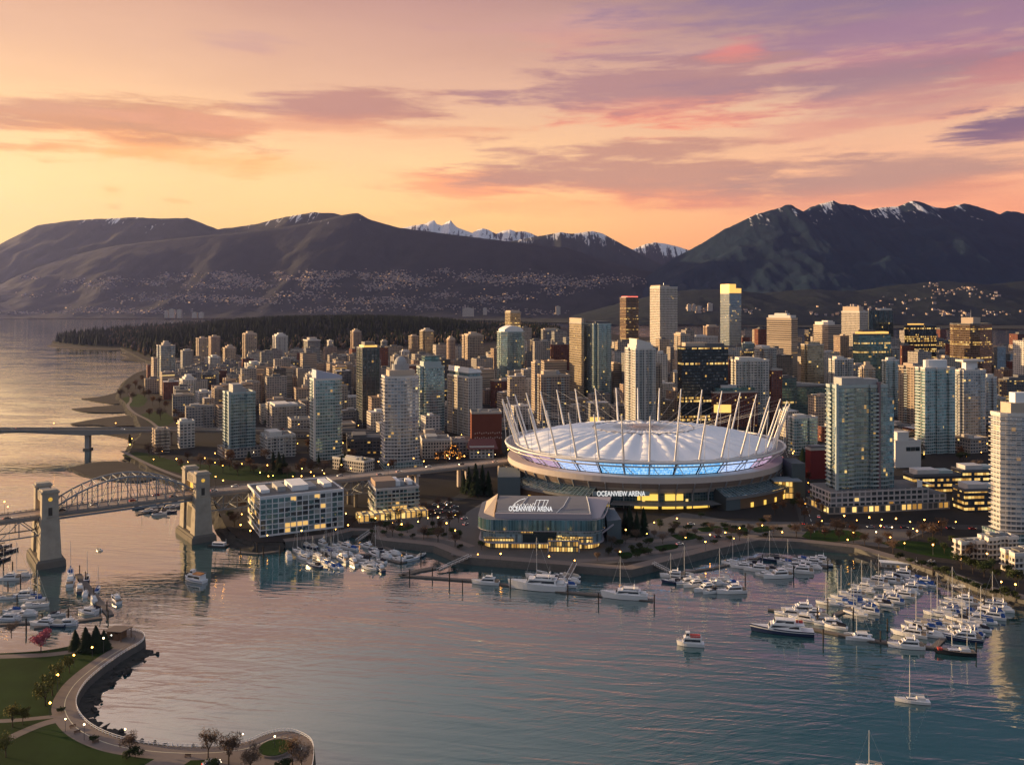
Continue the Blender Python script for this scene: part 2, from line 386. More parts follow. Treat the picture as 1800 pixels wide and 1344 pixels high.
# rocky natural shore further out: a rough slope down into the sea
def rocky(name, P, z1, width, z0=-1.0, mt=None, seed=0, step=6.0, kind='structure'):
    R = random.Random(seed); Q = resample(P, step); n = len(Q); rows = []
    for k in range(6):
        t = k/5; off = offset_line(Q, width*t)
        rows.append([(x+R.uniform(-1, 1)*width*.12, y+R.uniform(-1, 1)*width*.12, z1+(z0-z1)*t**.8+(R.uniform(-.5, .5)*min(1, width/8) if 0 < k < 5 else -.02)) for x, y in off])
    mb = MB()
    for a, b in zip(rows, rows[1:]):
        for i in range(n-1): mb.face([a[i], b[i], b[i+1], a[i+1]])
    return tag(mb.build(name, mt or m_rock, weld=True), kind=kind)
rocky('shore', land[:i_q], GZ, 9, -1.2, m_rock, 3, 9)
rocky('shore', land[i_q+1:i_q+4], 1.2, 5, -1.2, m_rock, 4, 4)
rocky('shore', land[47:], 1.8, 9, -1.2, m_rock, 5, 4)
def slab(name, px, z, mt, kind='structure', sm=0, th=None):
    P = pts(px, z)
    if sm: P = smooth_line(P+[P[0]], sm)[:-1]
    mb = MB()
    if sum(P[i-1][0]*P[i][1]-P[i][0]*P[i-1][1] for i in range(len(P))) < 0: P = P[::-1]
    if th: mb.prism(P, z-th, z)
    else: mb.cap(P, z)
    return tag(mb.build(name, mt), kind=kind)
# beach spits and the rock island off the far point
for P in ([(83,607),(110,603),(150,608),(214,611),(214,616),(150,614),(105,611)], [(212,622),(240,620),(268,630),(262,637),(238,634),(205,633),(232,629)],
          [(143,700),(180,697),(216,686),(225,700),(214,711),(180,707)], [(126,718),(170,714),(226,710),(240,722),(205,725),(150,724)],
          [(124,744),(160,737),(200,732),(246,728),(262,748),(215,753),(180,746),(130,747)], [(150,757),(200,748),(260,748),(262,770),(240,776),(212,765)]):
    slab('beach', P, 1.0, m_sand, sm=2, th=2)
isl = [(121,822),(150,814),(190,810),(232,812),(262,824),(278,838),(250,846),(205,843),(160,838),(135,829)]
slab('beach', isl, 1.1, m_sand, sm=2, th=2.2)
rocky('shore', smooth_line(pts([(278,838),(250,846),(205,843),(160,838),(135,829),(121,822)], 1.1), 2)[::-1], 1.0, 5, -.8, m_rock, 8, 4)
slab('lawn', [(216,800),(245,792),(300,808),(330,816),(440,818),(520,826),(520,842),(430,846),(352,838),(282,824)], GZ+.03, m_grass, sm=1)
slab('lawn', [(215,700),(240,690),(262,700),(250,716),(226,714)], GZ+.03, m_grass, sm=1)
slab('lawn', [(248,728),(285,720),(310,738),(290,750),(262,746)], GZ+.03, m_grass, sm=1)
def road(name, px, wd, z, mt, sm=2, kind='structure', world=None):
    P = smooth_line(world or pts(px, z), sm); mb = MB(); strip(mb, offset_line(P, wd/2), offset_line(P, -wd/2), z, z); return tag(mb.build(name, mt), kind=kind), P
road('path', [(214,792),(240,806),(275,822),(310,836),(345,846)], 4, GZ+.05, m_path)
road('path', [(228,690),(232,704),(222,712),(235,726),(262,738),(276,750)], 4, GZ+.05, m_path)
# promenade along the quay, plazas and streets round the arenas
Q = land[i_q-1:]
mb = MB(); strip(mb, offset_line(Q, -.3), offset_line(Q, -7.5), GZ+.02, GZ+.02); tag(mb.build('promenade', m_path), kind='structure')
slab('plaza', [(792,975),(820,900),(870,870),(1110,930),(1200,900),(1290,915),(1450,918),(1640,930),(1560,962),(1400,943),(1335,940),(1248,957),(1144,983),(1070,990)], GZ+.012, m_plaza)
slab('plaza', [(660,940),(690,915),(800,905),(835,905),(850,940),(815,972),(740,952)], GZ+.017, m_plaza)
for P in ([(1094,934),(1120,930),(1132,941),(1098,945)], [(1270,927),(1310,924),(1318,934),(1280,936)], [(1108,965),(1140,960),(1146,969),(1112,974)]): slab('planting_bed', P, GZ+.3, m_grass, sm=2, th=.3)
slab('lawn', [(1420,932),(1500,930),(1535,944),(1480,953),(1405,946)], GZ+.03, m_grass, sm=1)
slab('lawn', [(1545,953),(1600,948),(1680,962),(1720,985),(1660,982),(1590,968)], GZ+.03, m_grass, sm=1)
rd1, RP1 = road('road', [(1432,935),(1415,880),(1396,830),(1380,790),(1368,755)], 15, GZ+.024, m_asph, 1)
mb = MB()
for a, b in zip(resample(RP1, 6)[::2], resample(RP1, 6)[1::2]):
    mb.bar((*a, GZ+.034), (*b, GZ+.034), .35, .004)
tag(mb.build('road_markings', m_paint), kind='structure')
road('road', [(400,905),(470,878),(620,890),(700,885),(800,880),(830,860)], 10, GZ+.024, m_asph, 1)
road('road', [(1440,925),(1560,925),(1700,925),(1800,930)], 12, GZ+.022, m_asph, 1)

# ------------------------------------------------------------------ north shore, mountains
def mountain_mat(name, zs, zw, snow=1.0, base=(.040, .046, .044), seed=0.0):
    M = bpy.data.materials.new(name); M.use_nodes = True
    n = NT(M.node_tree); b = n.n('ShaderNodeBsdfPrincipled'); n.t.links.new(b.outputs[0], n.n('ShaderNodeOutputMaterial').inputs[0])
    g = n.n('ShaderNodeNewGeometry'); x, y, z = n.sep(g.outputs['Position'])
    f1 = n.noise(n.comb(n.mul(x, .017), n.mul(y, .0035), seed), 1.0, 7, .74)
    f2 = n.noise(n.comb(n.mul(x, .0024), n.mul(z, .003), seed+4), 1.0, 3, .5)
    f3 = n.noise(n.comb(n.mul(x, .006), n.mul(y, .006), seed+9), 1.0, 5, .65)
    lev = n.add(n.add(n.m('DIVIDE', n.sub(z, zs), zw), n.mul(n.sub(f1, .5), 8.5)), n.mul(n.sub(f2, .5), 3.4))
    sm = n.mul(n.ss(lev, .9, 1.15), snow)
    c = n.mix(f3, tuple(v*.5 for v in base), tuple(v*1.5 for v in base))
    n.set(b.inputs['Base Color'], n.mix(sm, c, (.72, .70, .72)))
    b.inputs['Roughness'].default_value = .95; b.inputs['Specular IOR Level'].default_value = .1
    bn = n.n('ShaderNodeBump'); bn.inputs['Strength'].default_value = .8; bn.inputs['Distance'].default_value = 24; n.set(bn.inputs['Height'], f3); n.t.links.new(bn.outputs[0], b.inputs['Normal'])
    return M
def interp(L_, x):
    if x <= L_[0][0]: return L_[0][1]
    for (a, b), (c, d) in zip(L_, L_[1:]):
        if x <= c:
            t = (x-a)/(c-a); return b+(d-b)*t
    return L_[-1][1]
def mountain(name, ridge, Yr, Yb, mt, nx, ny, amp, p=1.15, zb=5.0, back=.5, jag=5.0, seed=0, gul=900.0, cut=None, rough=1.0):
    X0, X1 = wx(ridge[0][0], Yr), wx(ridge[-1][0], Yr)
    def h(X, Y):
        zr = wz(interp(ridge, 900+X/Yr*CF), Yr)
        if Y <= Yr:
            t = max(0.0, (Y-Yb)/(Yr-Yb)); e = t*(1-t)*4
            g = mnoise.ridged_multi_fractal(Vector((X/gul+seed, Y/(gul*3.2)+Y/9000, seed*1.7)), .9, 2.1, 4, 1.0, 2.0)
            f = mnoise.fractal(Vector((X/420+seed, Y/420, 3.1+seed)), .9, 2.1, 5)
            z = zb+(zr-zb)*(t**p)+(-(1.2-g)*.55+f*.28*rough)*amp*e*min(1, (zr-zb)/500)
        else:
            t = (Y-Yr)/(Yr*.06); z = zb+(zr-zb)*max(0, 1-t*back)
        return z+mnoise.fractal(Vector((X/70+seed, Y/70, 9.0)), .8, 2.0, 3)*jag
    mb = MB(); n = nx; ys = [Yb+(Yr-Yb)*(j/ny) for j in range(ny+1)]+[Yr*(1+.06*k/3/1) for k in (1, 2, 3)]
    V = []
    for Y in ys:
        for i in range(nx+1):
            X = X0+(X1-X0)*i/nx
            V.append((X*(.35+.65*Y/Yr) if cut is None else X, Y, max(2.0, h(X, Y))))
    F = [(j*(nx+1)+i, j*(nx+1)+i+1, (j+1)*(nx+1)+i+1, (j+1)*(nx+1)+i) for j in range(len(ys)-1) for i in range(nx)]
    me = bpy.data.meshes.new(name); me.from_pydata(V, [], F); me.materials.append(mt); me.polygons.foreach_set('use_smooth', [True]*len(F)); me.update()
    o = bpy.data.objects.new(name, me); COL.objects.link(o); tag(o, kind='structure')
    return h
mountain('mountain', [(-420,560),(-200,520),(-90,478),(0,430),(30,414),(65,396),(120,388),(165,385),(190,384),(230,382),(285,384),(330,383),(352,391),(383,403),(420,398),(455,393),(480,386),(520,378),(550,373),(588,375),(605,380),(640,392),(700,420),(760,470)],
         10800, 8600, mountain_mat('west_slope', 1130, 220, .9, (.050, .048, .042), 1.0), 260, 34, 190, 1.0, seed=1, cut=1)
h2 = mountain('mountain', [(-420,570),(-150,540),(0,490),(100,455),(200,432),(300,420),(420,408),(500,399),(560,388),(600,378),(628,374),(650,386),(700,400),(800,413),(900,425),(950,430),(1000,436),(1070,461),(1150,479),(1200,490),(1260,508),(1330,528),(1420,545)],
         9800, 7400, mountain_mat('forest_slope', 1120, 200, .7, (.030, .032, .036), 2.0), 300, 40, 130, 1.35, seed=2, cut=1)
mountain('mountain', [(660,420),(700,402),(735,395),(748,393),(755,389),(760,388),(763,387),(768,394),(776,397),(784,391),(789,389),(792,386),(795,391),(802,399),(815,404),(830,409),(842,403),(848,401),(858,404),(872,411),(884,406),(897,403),(908,408),(920,406),(938,412),(952,418),(1000,440)],
         14500, 12500, mountain_mat('snow_peaks', 820, 360, 1.0, (.07, .07, .08), 3.0), 200, 24, 420, 1.0, seed=3, jag=9, cut=1, gul=500)
mountain('mountain', [(840,450),(900,424),(935,417),(970,411),(985,408),(1005,411),(1020,409),(1040,406),(1058,410),(1075,419),(1095,430),(1120,443),(1145,456),(1165,466),(1200,490)],
         12600, 11000, mountain_mat('blue_ridge', 950, 150, .9, (.036, .044, .046), 4.5), 140, 24, 260, 1.0, seed=4, cut=1)
mountain('mountain', [(1080,460),(1110,439),(1135,429),(1150,426),(1168,428),(1190,433),(1215,441),(1260,470)],
         14000, 12500, mountain_mat('far_ridge', 800, 180, 1.0, (.05, .055, .06), 5.0), 80, 18, 260, 1.0, seed=5, cut=1)
mountain('mountain', [(1080,520),(1120,500),(1165,466),(1190,451),(1210,440),(1240,424),(1270,405),(1300,391),(1330,376),(1352,370),(1372,365),(1381,360),(1389,359),(1398,364),(1412,372),(1425,364),(1440,359),(1452,356),(1465,353),(1476,358),(1500,361),(1522,369),(1550,365),(1580,363),(1595,356),(1607,352),(1622,356),(1642,364),(1662,366),(1680,361),(1695,358),(1712,361),(1740,370),(1758,376),(1770,371),(1785,372),(1800,376),(1860,385),(1960,420),(2100,470)],
         9400, 6600, mountain_mat('north_peaks', 1085, 260, 1.0, (.010, .025, .042), 6.3), 460, 60, 180, 1.25, seed=6, jag=6, cut=1, gul=1100)  # blue of the distant haze is put into the base colour
h7 = mountain('hill', [(1000,556),(1100,530),(1180,512),(1260,508),(1340,515),(1420,508),(1500,512),(1580,500),(1660,494),(1740,500),(1800,494),(1900,500),(2050,530)],
         6900, 5300, mountain_mat('wooded_foothill', 9000, 100, 0, (.016, .024, .026), 7.0), 200, 20, 90, .9, seed=7, jag=6, cut=1)
mb = MB(); NS = [(-500,557.5),(300,557.5),(420,558),(700,560),(850,563),(950,566.5),(1100,569),(1250,572),(1450,575.5),(1600,577),(1800,578),(2200,580)]
P = pts(NS, 3.0); mb.cap(P+[(7000, 9000), (-7000, 9000)], 3.0)
tag(mb.build('north_shore_ground', mat('lowland', (.045, .048, .042), .95, var=.6, scale=.01)), kind='structure')

# houses scattered over the hillside: the nearest ones singly, the rest as one mass
m_hw = [mat('house_white', (.46, .38, .35), .8), mat('house_tan', (.30, .23, .19), .8), mat('house_grey', (.32, .30, .31), .8), mat('house_glow', (.5, .35, .25), .8, emit=(1, .55, .25), es=.25, quiet=True)]
m_hr = mat('house_roof', (.16, .12, .12), .8)
def house(mb, x, y, z, a, s, k, roofm=4):
    c, d = cos(a), sin(a)
    def T(u, v, h): return (x+(u*c-v*d)*s, y+(u*d+v*c)*s, z+h*s)
    B = [(-8, -5), (8, -5), (8, 5), (-8, 5)]
    for i in range(4):
        p, q = B[i], B[(i+1) % 4]; mb.face([T(*p, -6), T(*q, -6), T(*q, 7), T(*p, 7)], k)
    mb.face([T(-8.5, -6, 6.7), T(8.5, -6, 6.7), T(8.5, 0, 10.5), T(-8.5, 0, 10.5)], roofm); mb.face([T(8.5, 6, 6.7), T(-8.5, 6, 6.7), T(-8.5, 0, 10.5), T(8.5, 0, 10.5)], roofm)
    mb.face([T(-8, 5, 7), T(-8, -5, 7), T(-8, 0, 10.4)], k); mb.face([T(8, -5, 7), T(8, 5, 7), T(8, 0, 10.4)], k)
BL = [(45,487,10,2,12),(62,489,6,2,8),(130,497,14,4,30),(112,512,16,4,16),(60,520,30,5,14),(180,500,30,7,70),(205,491,16,5,50),(270,497,26,6,70),(290,487,12,4,50),(330,484,12,3,40),(312,492,10,3,30),
      (395,486,26,6,200),(420,494,34,7,240),(375,503,36,5,120),(445,503,25,5,80),(487,480,9,2,40),(500,489,14,4,60),(550,480,16,3,70),(535,492,14,5,60),(575,487,18,6,120),(600,483,14,5,90),(560,502,30,5,110),
      (250,525,50,7,90),(330,522,36,7,140),(400,527,45,7,160),(460,530,40,6,110),(530,520,50,7,120),(180,545,60,5,90),(60,550,60,2,50),(260,548,60,4,120),
      (640,485,12,6,90),(690,488,28,9,230),(725,494,40,9,260),(660,505,28,6,120),(780,478,14,4,60),(830,487,30,7,150),(880,492,40,8,200),(930,486,30,6,110),(960,494,40,8,170),(1010,500,36,7,150),(1050,492,26,6,70),(1090,492,30,6,50),(1130,497,30,6,26),
      (640,530,46,7,150),(700,528,40,7,120),(780,518,26,6,100),(850,527,34,6,90),(600,545,80,5,120),(760,540,60,5,90),(900,522,30,6,70),(980,515,30,6,60),(870,545,60,5,60),(950,550,50,4,50),
      (1520,540,60,6,40),(1700,506,14,4,40),(1660,515,26,4,50),(1720,490,10,3,20),(1640,500,12,3,20),(1600,528,50,5,40),(1740,520,30,4,30),(1480,552,100,5,60),(1320,548,30,4,24),(1230,545,20,5,30),(1700,552,80,6,90)]
R = random.Random(11); HS = []
for cx, cy, sx, sy, k in BL:
    for _ in range(int(k*(1.05 if cx < 1180 else .5))):
        px = R.gauss(cx, sx*.62); py = R.gauss(cy, sy*.62)
        if py > 556: continue
        Y = 7300.0 if px < 1180 else 5400.0; hit = None
        while Y < 9700:
            X = wx(px, Y)
            if px < 1180: g = h2(X, Y)
            else: g = h7(X, Y)
            if wz(py, Y) <= g+2: hit = (X, Y, g); break
            Y += 20
        if hit is None:
            if px > 1180: continue
            hit = (wx(px, 7300), 7300, max(3.0, wz(py, 7300)))
        HS.append((*hit, R.uniform(-.7, .7), R.uniform(.5, 1.05), R.choices([0, 1, 2, 3], [5, 3, 3, .5])[0]))
HS.sort(key=lambda q: q[1]-q[4]*400)
mb = MB()
for q in HS[130:]: house(mb, *q)
tag(mb.build('hillside_houses', m_hw+[m_hr]), 'thousands of pale houses scattered over the wooded slope below the mountains', kind='stuff')
for i, q in enumerate(HS[:130]):
    mb = MB(); house(mb, 0, 0, 0, q[3], q[4]*1.35, q[5])
    o = mb.build('house', m_hw+[m_hr], loc=q[:3])
    tag(o, 'tiny pale house among trees low on the hillside across the water', 'house', 'houses low on the far hillside')
# apartment towers on the far shore
mfa = facade('far_apartment', (.55, .46, .40), (.10, .11, .13), 4, 3.2, .5, .5, .05, .2, .6)
for i, (x0, x1, y0, yb, c, lab) in enumerate([(290,296,546,558.5,0,'thin left tower of the pale cluster on the far shore'), (298,307,543.5,558.5,0,'broad middle tower of the pale cluster on the far shore'), (312,319,544,558.5,0,'right tower of the pale cluster on the far shore'),
        (338,347,549,558.5,0,'squat cream block right of the far shore tower cluster'), (350,358,549,558.5,0,'cream block standing just above the dark forest edge'),
        (813,833,541.5,556,1,'wide golden hospital-like slab above the forest skyline'), (849,856,541,553,0,'small pale block beside the wide golden slab across the water'), (977,985,538.5,552,0,'white rounded tower on the shore across the inlet'),
        (1208,1214,535,546,0,'left pink block of the small group across the inlet'), (1217,1222,535,546,0,'middle pink block of the small group across the inlet'), (1225,1231,538,546,0,'right pink block of the small group across the inlet'), (1244,1252,533,546,0,'pale block beside the golden topped tower across the inlet')]):
    Y = 7000.0 if x1 < 900 else 5600.0; X0, X1 = wx(x0, Y), wx(x1, Y); z0 = max(0, wz(yb, Y)); z1 = wz(y0, Y)
    r = root('far_apartment_block', ((X0+X1)/2, Y, z0), lab, 'apartment block', 'apartment blocks across the inlet'); hw = (X1-X0)/2
    MB().box(-hw, -12, -2, hw, 12, z1-z0, 0, 1).build('facade', [mfa, m_hr], r); MB().box(-hw*.5, -6, z1-z0, hw*.4, 6, z1-z0+4).build('penthouse', mfa, r)

# ------------------------------------------------------------------ the forest on the peninsula
m_con = mat('conifer_needles', (.012, .019, .011), .95, var=.6, scale=.02)
m_dec = mat('bare_twigs', (.085, .058, .042), .95, var=.4, scale=.05)
m_floor = mat('forest_floor', (.022, .026, .016), .95, var=.5, scale=.02)
FF = pts([(93,602),(150,608.5),(212,610.5),(240,620),(262,628),(330,630),(420,623),(520,619),(640,612),(760,607),(880,600),(985,591)], GZ)
FB = pts([(985,578),(900,571.5),(700,567.5),(520,565),(400,567),(330,571),(230,580),(150,588),(110,595)], GZ)
FP = FF+FB
TOP = [(95,583),(110,578),(150,576),(200,573),(260,570),(300,566),(345,560),(390,553),(440,549),(500,546),(560,545),(640,544),(720,546),(790,550),(830,556),(880,561),(940,566),(1000,572)]
def fh(x, y):
    px = 900+x/y*CF; lim = wz(interp(TOP, px)+8, y)-36
    d0 = depth(interp([(95,601.5),(212,609),(262,624),(420,610),(640,600),(880,590),(985,583)], px), GZ)
    t = max(0, min(1, (y-d0)/900)); return GZ+max(0, min(70, lim-GZ))*(t*t*(3-2*t))
mb = MB(); mb.cap(FP, GZ+.05)
gx = [min(p[0] for p in FP), max(p[0] for p in FP)]; gy = [min(p[1] for p in FP), max(p[1] for p in FP)]
st = 60.0; nx = int((gx[1]-gx[0])/st); ny = int((gy[1]-gy[0])/st)
for i in range(nx):
    for j in range(ny):
        q = [(gx[0]+(i+a)*st, gy[0]+(j+b)*st) for a, b in ((0, 0), (1, 0), (1, 1), (0, 1))]
        if all(inpoly(x, y, FP) for x, y in q): mb.face([(x, y, fh(x, y)+.1) for x, y in q])
tag(mb.build('forest_floor', m_floor), kind='structure')
R = random.Random(5); mb = MB(); cnt = 0
def conifer(mb, x, y, z, h, r, n, R, m=0):
    a0 = R.random()*6
    for zt, zb_, rr in ((1.0, .45, .55), (.72, .12, 1.0)):
        b = [(x+cos(a0+2*pi*k/n)*r*rr*R.uniform(.75, 1.2), y+sin(a0+2*pi*k/n)*r*rr*R.uniform(.75, 1.2), z+h*zb_*R.uniform(.9, 1.1)) for k in range(n)]
        for k in range(n): mb.face([b[k], b[(k+1) % n], (x, y, z+h*zt)], m)
while cnt < 10500:
    x = R.uniform(*gx); y = gy[0]+(gy[1]-gy[0])*R.random()**1.25
    if not inpoly(x, y, FP): continue
    px = 900+x/y*CF; z = fh(x, y); edge = z < GZ+6
    if edge and R.random() < .35 and px > 190:
        h = R.uniform(14, 24); mb.sphere((x, y, z+h*.5), h*.42, 1, 6, 4, 1.15, .12/10, R)
    else:
        h = R.uniform(20, 41); conifer(mb, x, y, z-1, h, h*R.uniform(.15, .23), 5, R, 0)
    cnt += 1
tag(mb.build('forest', [m_con, m_dec]), 'dense dark conifer forest covering the peninsula behind the city', kind='stuff')
# ------------------------------------------------------------------ towers
C_BEI, C_WHI, C_GRE = (.41, .32, .245), (.50, .465, .44), (.25, .24, .235)
FS = {
 'beige': facade('beige_facade', C_BEI, (.07, .08, .10), 3.4, 2.9, .72, .52, .07, .35),
 'tan': facade('tan_facade', (.36, .26, .20), (.07, .07, .09), 3.0, 2.9, .66, .55, .10, .35),
 'white': facade('white_facade', C_WHI, (.09, .11, .13), 3.6, 3.0, .62, .55, .05, .35),
 'grey': facade('grey_facade', C_GRE, (.08, .10, .13), 3.0, 3.1, .7, .55, .05, .4),
 'banded': facade('banded_facade', (.46, .37, .29), (.08, .08, .09), 40, 3.2, 1.0, .5, .03, .4, runs=0),
 'teal': facade('teal_glass', (.30, .33, .34), (.15, .25, .29), 1.9, 2.95, .90, .80, .055, .6),
 'aqua': facade('aqua_glass', (.42, .46, .46), (.20, .33, .35), 2.4, 2.95, .86, .72, .06, .55),
 'blue': facade('blue_glass', (.26, .29, .33), (.16, .23, .30), 2.2, 2.95, .88, .76, .07, .6),
 'pale': facade('pale_glass', (.46, .43, .42), (.24, .27, .31), 2.8, 2.95, .80, .66, .07, .5),
 'dark': facade('dark_glass', (.035, .038, .042), (.030, .042, .050), 2.0, 3.6, .93, .62, .05, .5, bands=.34, les=1.1),
 'darkq': facade('dark_quiet_glass', (.05, .06, .065), (.05, .075, .085), 2.2, 3.4, .92, .75, .045, .6),
 'green': facade('green_glass', (.12, .16, .16), (.10, .19, .19), 2.4, 3.3, .92, .7, .06, .6, bands=.06),
 'bronze': facade('bronze_facade', (.20, .13, .09), (.09, .065, .045), 2.6, 3.4, .9, .55, .10, .6, bands=.12),
 'gold': facade('gold_glass', (.36, .28, .18), (.26, .22, .16), 2.2, 3.3, .90, .72, .07, .65, bands=.05),
 'brick': facade('brick_facade', (.155, .058, .045), (.05, .05, .06), 3.2, 3.0, .5, .5, .12, .3),
 'grid': facade('white_grid', (.50, .44, .385), (.07, .075, .085), 2.6, 3.0, .62, .60, .03, .35),
 'low': facade('low_facade', (.33, .29, .265), (.07, .08, .10), 3.2, 3.1, .68, .5, .12, .35),
 'lowdark': facade('low_dark_facade', (.12, .105, .10), (.05, .06, .07), 3.4, 3.2, .72, .5, .20, .4, bands=.12),
}
m_roof = mat('flat_roof', (.15, .145, .145), .9, var=.35, scale=.15)
m_roofl = mat('pale_roof', (.48, .46, .46), .85, var=.2, scale=.2)
m_conc = mat('concrete_trim', (.40, .36, .33), .8, var=.15, scale=.2)
m_dconc = mat('dark_trim', (.10, .10, .11), .7)
m_wtrim = mat('white_trim', (.56, .53, .51), .7)
m_btrim = mat('beige_trim', (.46, .37, .30), .8)
m_gtrim = mat('teal_trim', (.32, .38, .39), .5)
m_plant = mat('roof_plant', (.30, .30, .31), .7, var=.2, scale=.4)
m_steel = mat('steel', (.45, .45, .47), .4, .7)
m_gold = mat('lit_crown', (.6, .42, .2), .5, emit=(1, .52, .10), es=.55, quiet=True)
m_glow = mat('warm_window_glow', (.8, .5, .2), .6, emit=(1, .56, .12), es=.6, quiet=True)
m_redl = mat('red_sign_glow', (.6, .1, .08), .5, emit=(1, .16, .10), es=.9, quiet=True)
m_cap = mat('white_cap', (.72, .71, .72), .6)
TRIM = dict(beige=m_btrim, tan=m_btrim, white=m_wtrim, grey=m_conc, banded=m_btrim, teal=m_gtrim, aqua=m_wtrim, blue=m_conc, pale=m_wtrim, dark=m_dconc, darkq=m_dconc, green=m_dconc, bronze=m_dconc, gold=m_conc, brick=m_conc, grid=m_wtrim, low=m_conc, lowdark=m_dconc)
LAND = []                                 # (px, py, label) of what carries a name, to describe smaller things by
FOOT = []                                 # (x, y, radius) of built-up ground
def offset_poly(P, d):
    n = len(P); out = []
    for i in range(n):
        a, b, c = P[i-1], P[i], P[(i+1) % n]
        e1 = (b[0]-a[0], b[1]-a[1]); e2 = (c[0]-b[0], c[1]-b[1]); l1 = hypot(*e1) or 1; l2 = hypot(*e2) or 1
        n1 = (e1[1]/l1, -e1[0]/l1); n2 = (e2[1]/l2, -e2[0]/l2); k = max(.35, 1+n1[0]*n2[0]+n1[1]*n2[1])
        out.append((b[0]+(n1[0]+n2[0])/k*d, b[1]+(n1[1]+n2[1])/k*d))
    return out
def footprint(shape, wr, wl):
    if shape == 'rect': return [(0, 0), (wr, 0), (wr, wl), (0, wl)]
    if shape == 'cham': c = min(wr, wl)*.22; return [(c, 0), (wr-c, 0), (wr, c), (wr, wl-c), (wr-c, wl), (c, wl), (0, wl-c), (0, c)]
    if shape == 'bow':                     # curved front
        k = 9; d = wr*.16; return [(wr*i/k, d*(abs(2*i/k-1)**2)) for i in range(k+1)]+[(wr, wl), (0, wl)]
    if shape == 'drum':
        k = 20; return [(wr/2-wr/2*cos(2*pi*i/k), wl/2-wl/2*sin(2*pi*i/k)) for i in range(k)]
    if shape == 'curl':                    # straight front with one rounded corner
        r = min(wr, wl)*.45; return [(0, 0)]+[(wr-r+r*sin(t*pi/10), r-r*cos(t*pi/10)) for t in range(6)]+[(wr, wl), (0, wl)]
    if shape in ('bay', 'bay2'):           # projecting bays on the two near faces
        nb = 3 if shape == 'bay' else 5; P = []; d = 1.5
        for i in range(nb):
            a, b = wr*i/nb, wr*(i+1)/nb; y = 0 if i % 2 == 0 else d; P += [(a, y), (b, y)]
        P += [(wr, wl)]; P += [(0, wl)]
        k = wl/3; P += [(0, 2*k), (d, 2*k), (d, k), (0, k)]
        return P
    if shape == 'notch':
        c = min(wr, wl)*.18; return [(c, 0), (wr-c, 0), (wr-c, c), (wr, c), (wr, wl-c), (wr-c, wl-c), (wr-c, wl), (c, wl), (c, wl-c), (0, wl-c), (0, c), (c, c)]
def solve(x0, xc, x1, Y, th, maxl=1.3):
    s, c = sin(th), cos(th); k0, kc, k1 = (x0-900)/CF, (xc-900)/CF, (x1-900)/CF; cx = kc*Y
    wr = (k1*Y-cx)/max(.2, (c-k1*s)); den = s+k0*c
    wl = (cx-k0*Y)/den if den > .05 else 1e9
    return cx, wr, max(min(wl, max(wr, 12)*maxl), min(wr*.45, 14))
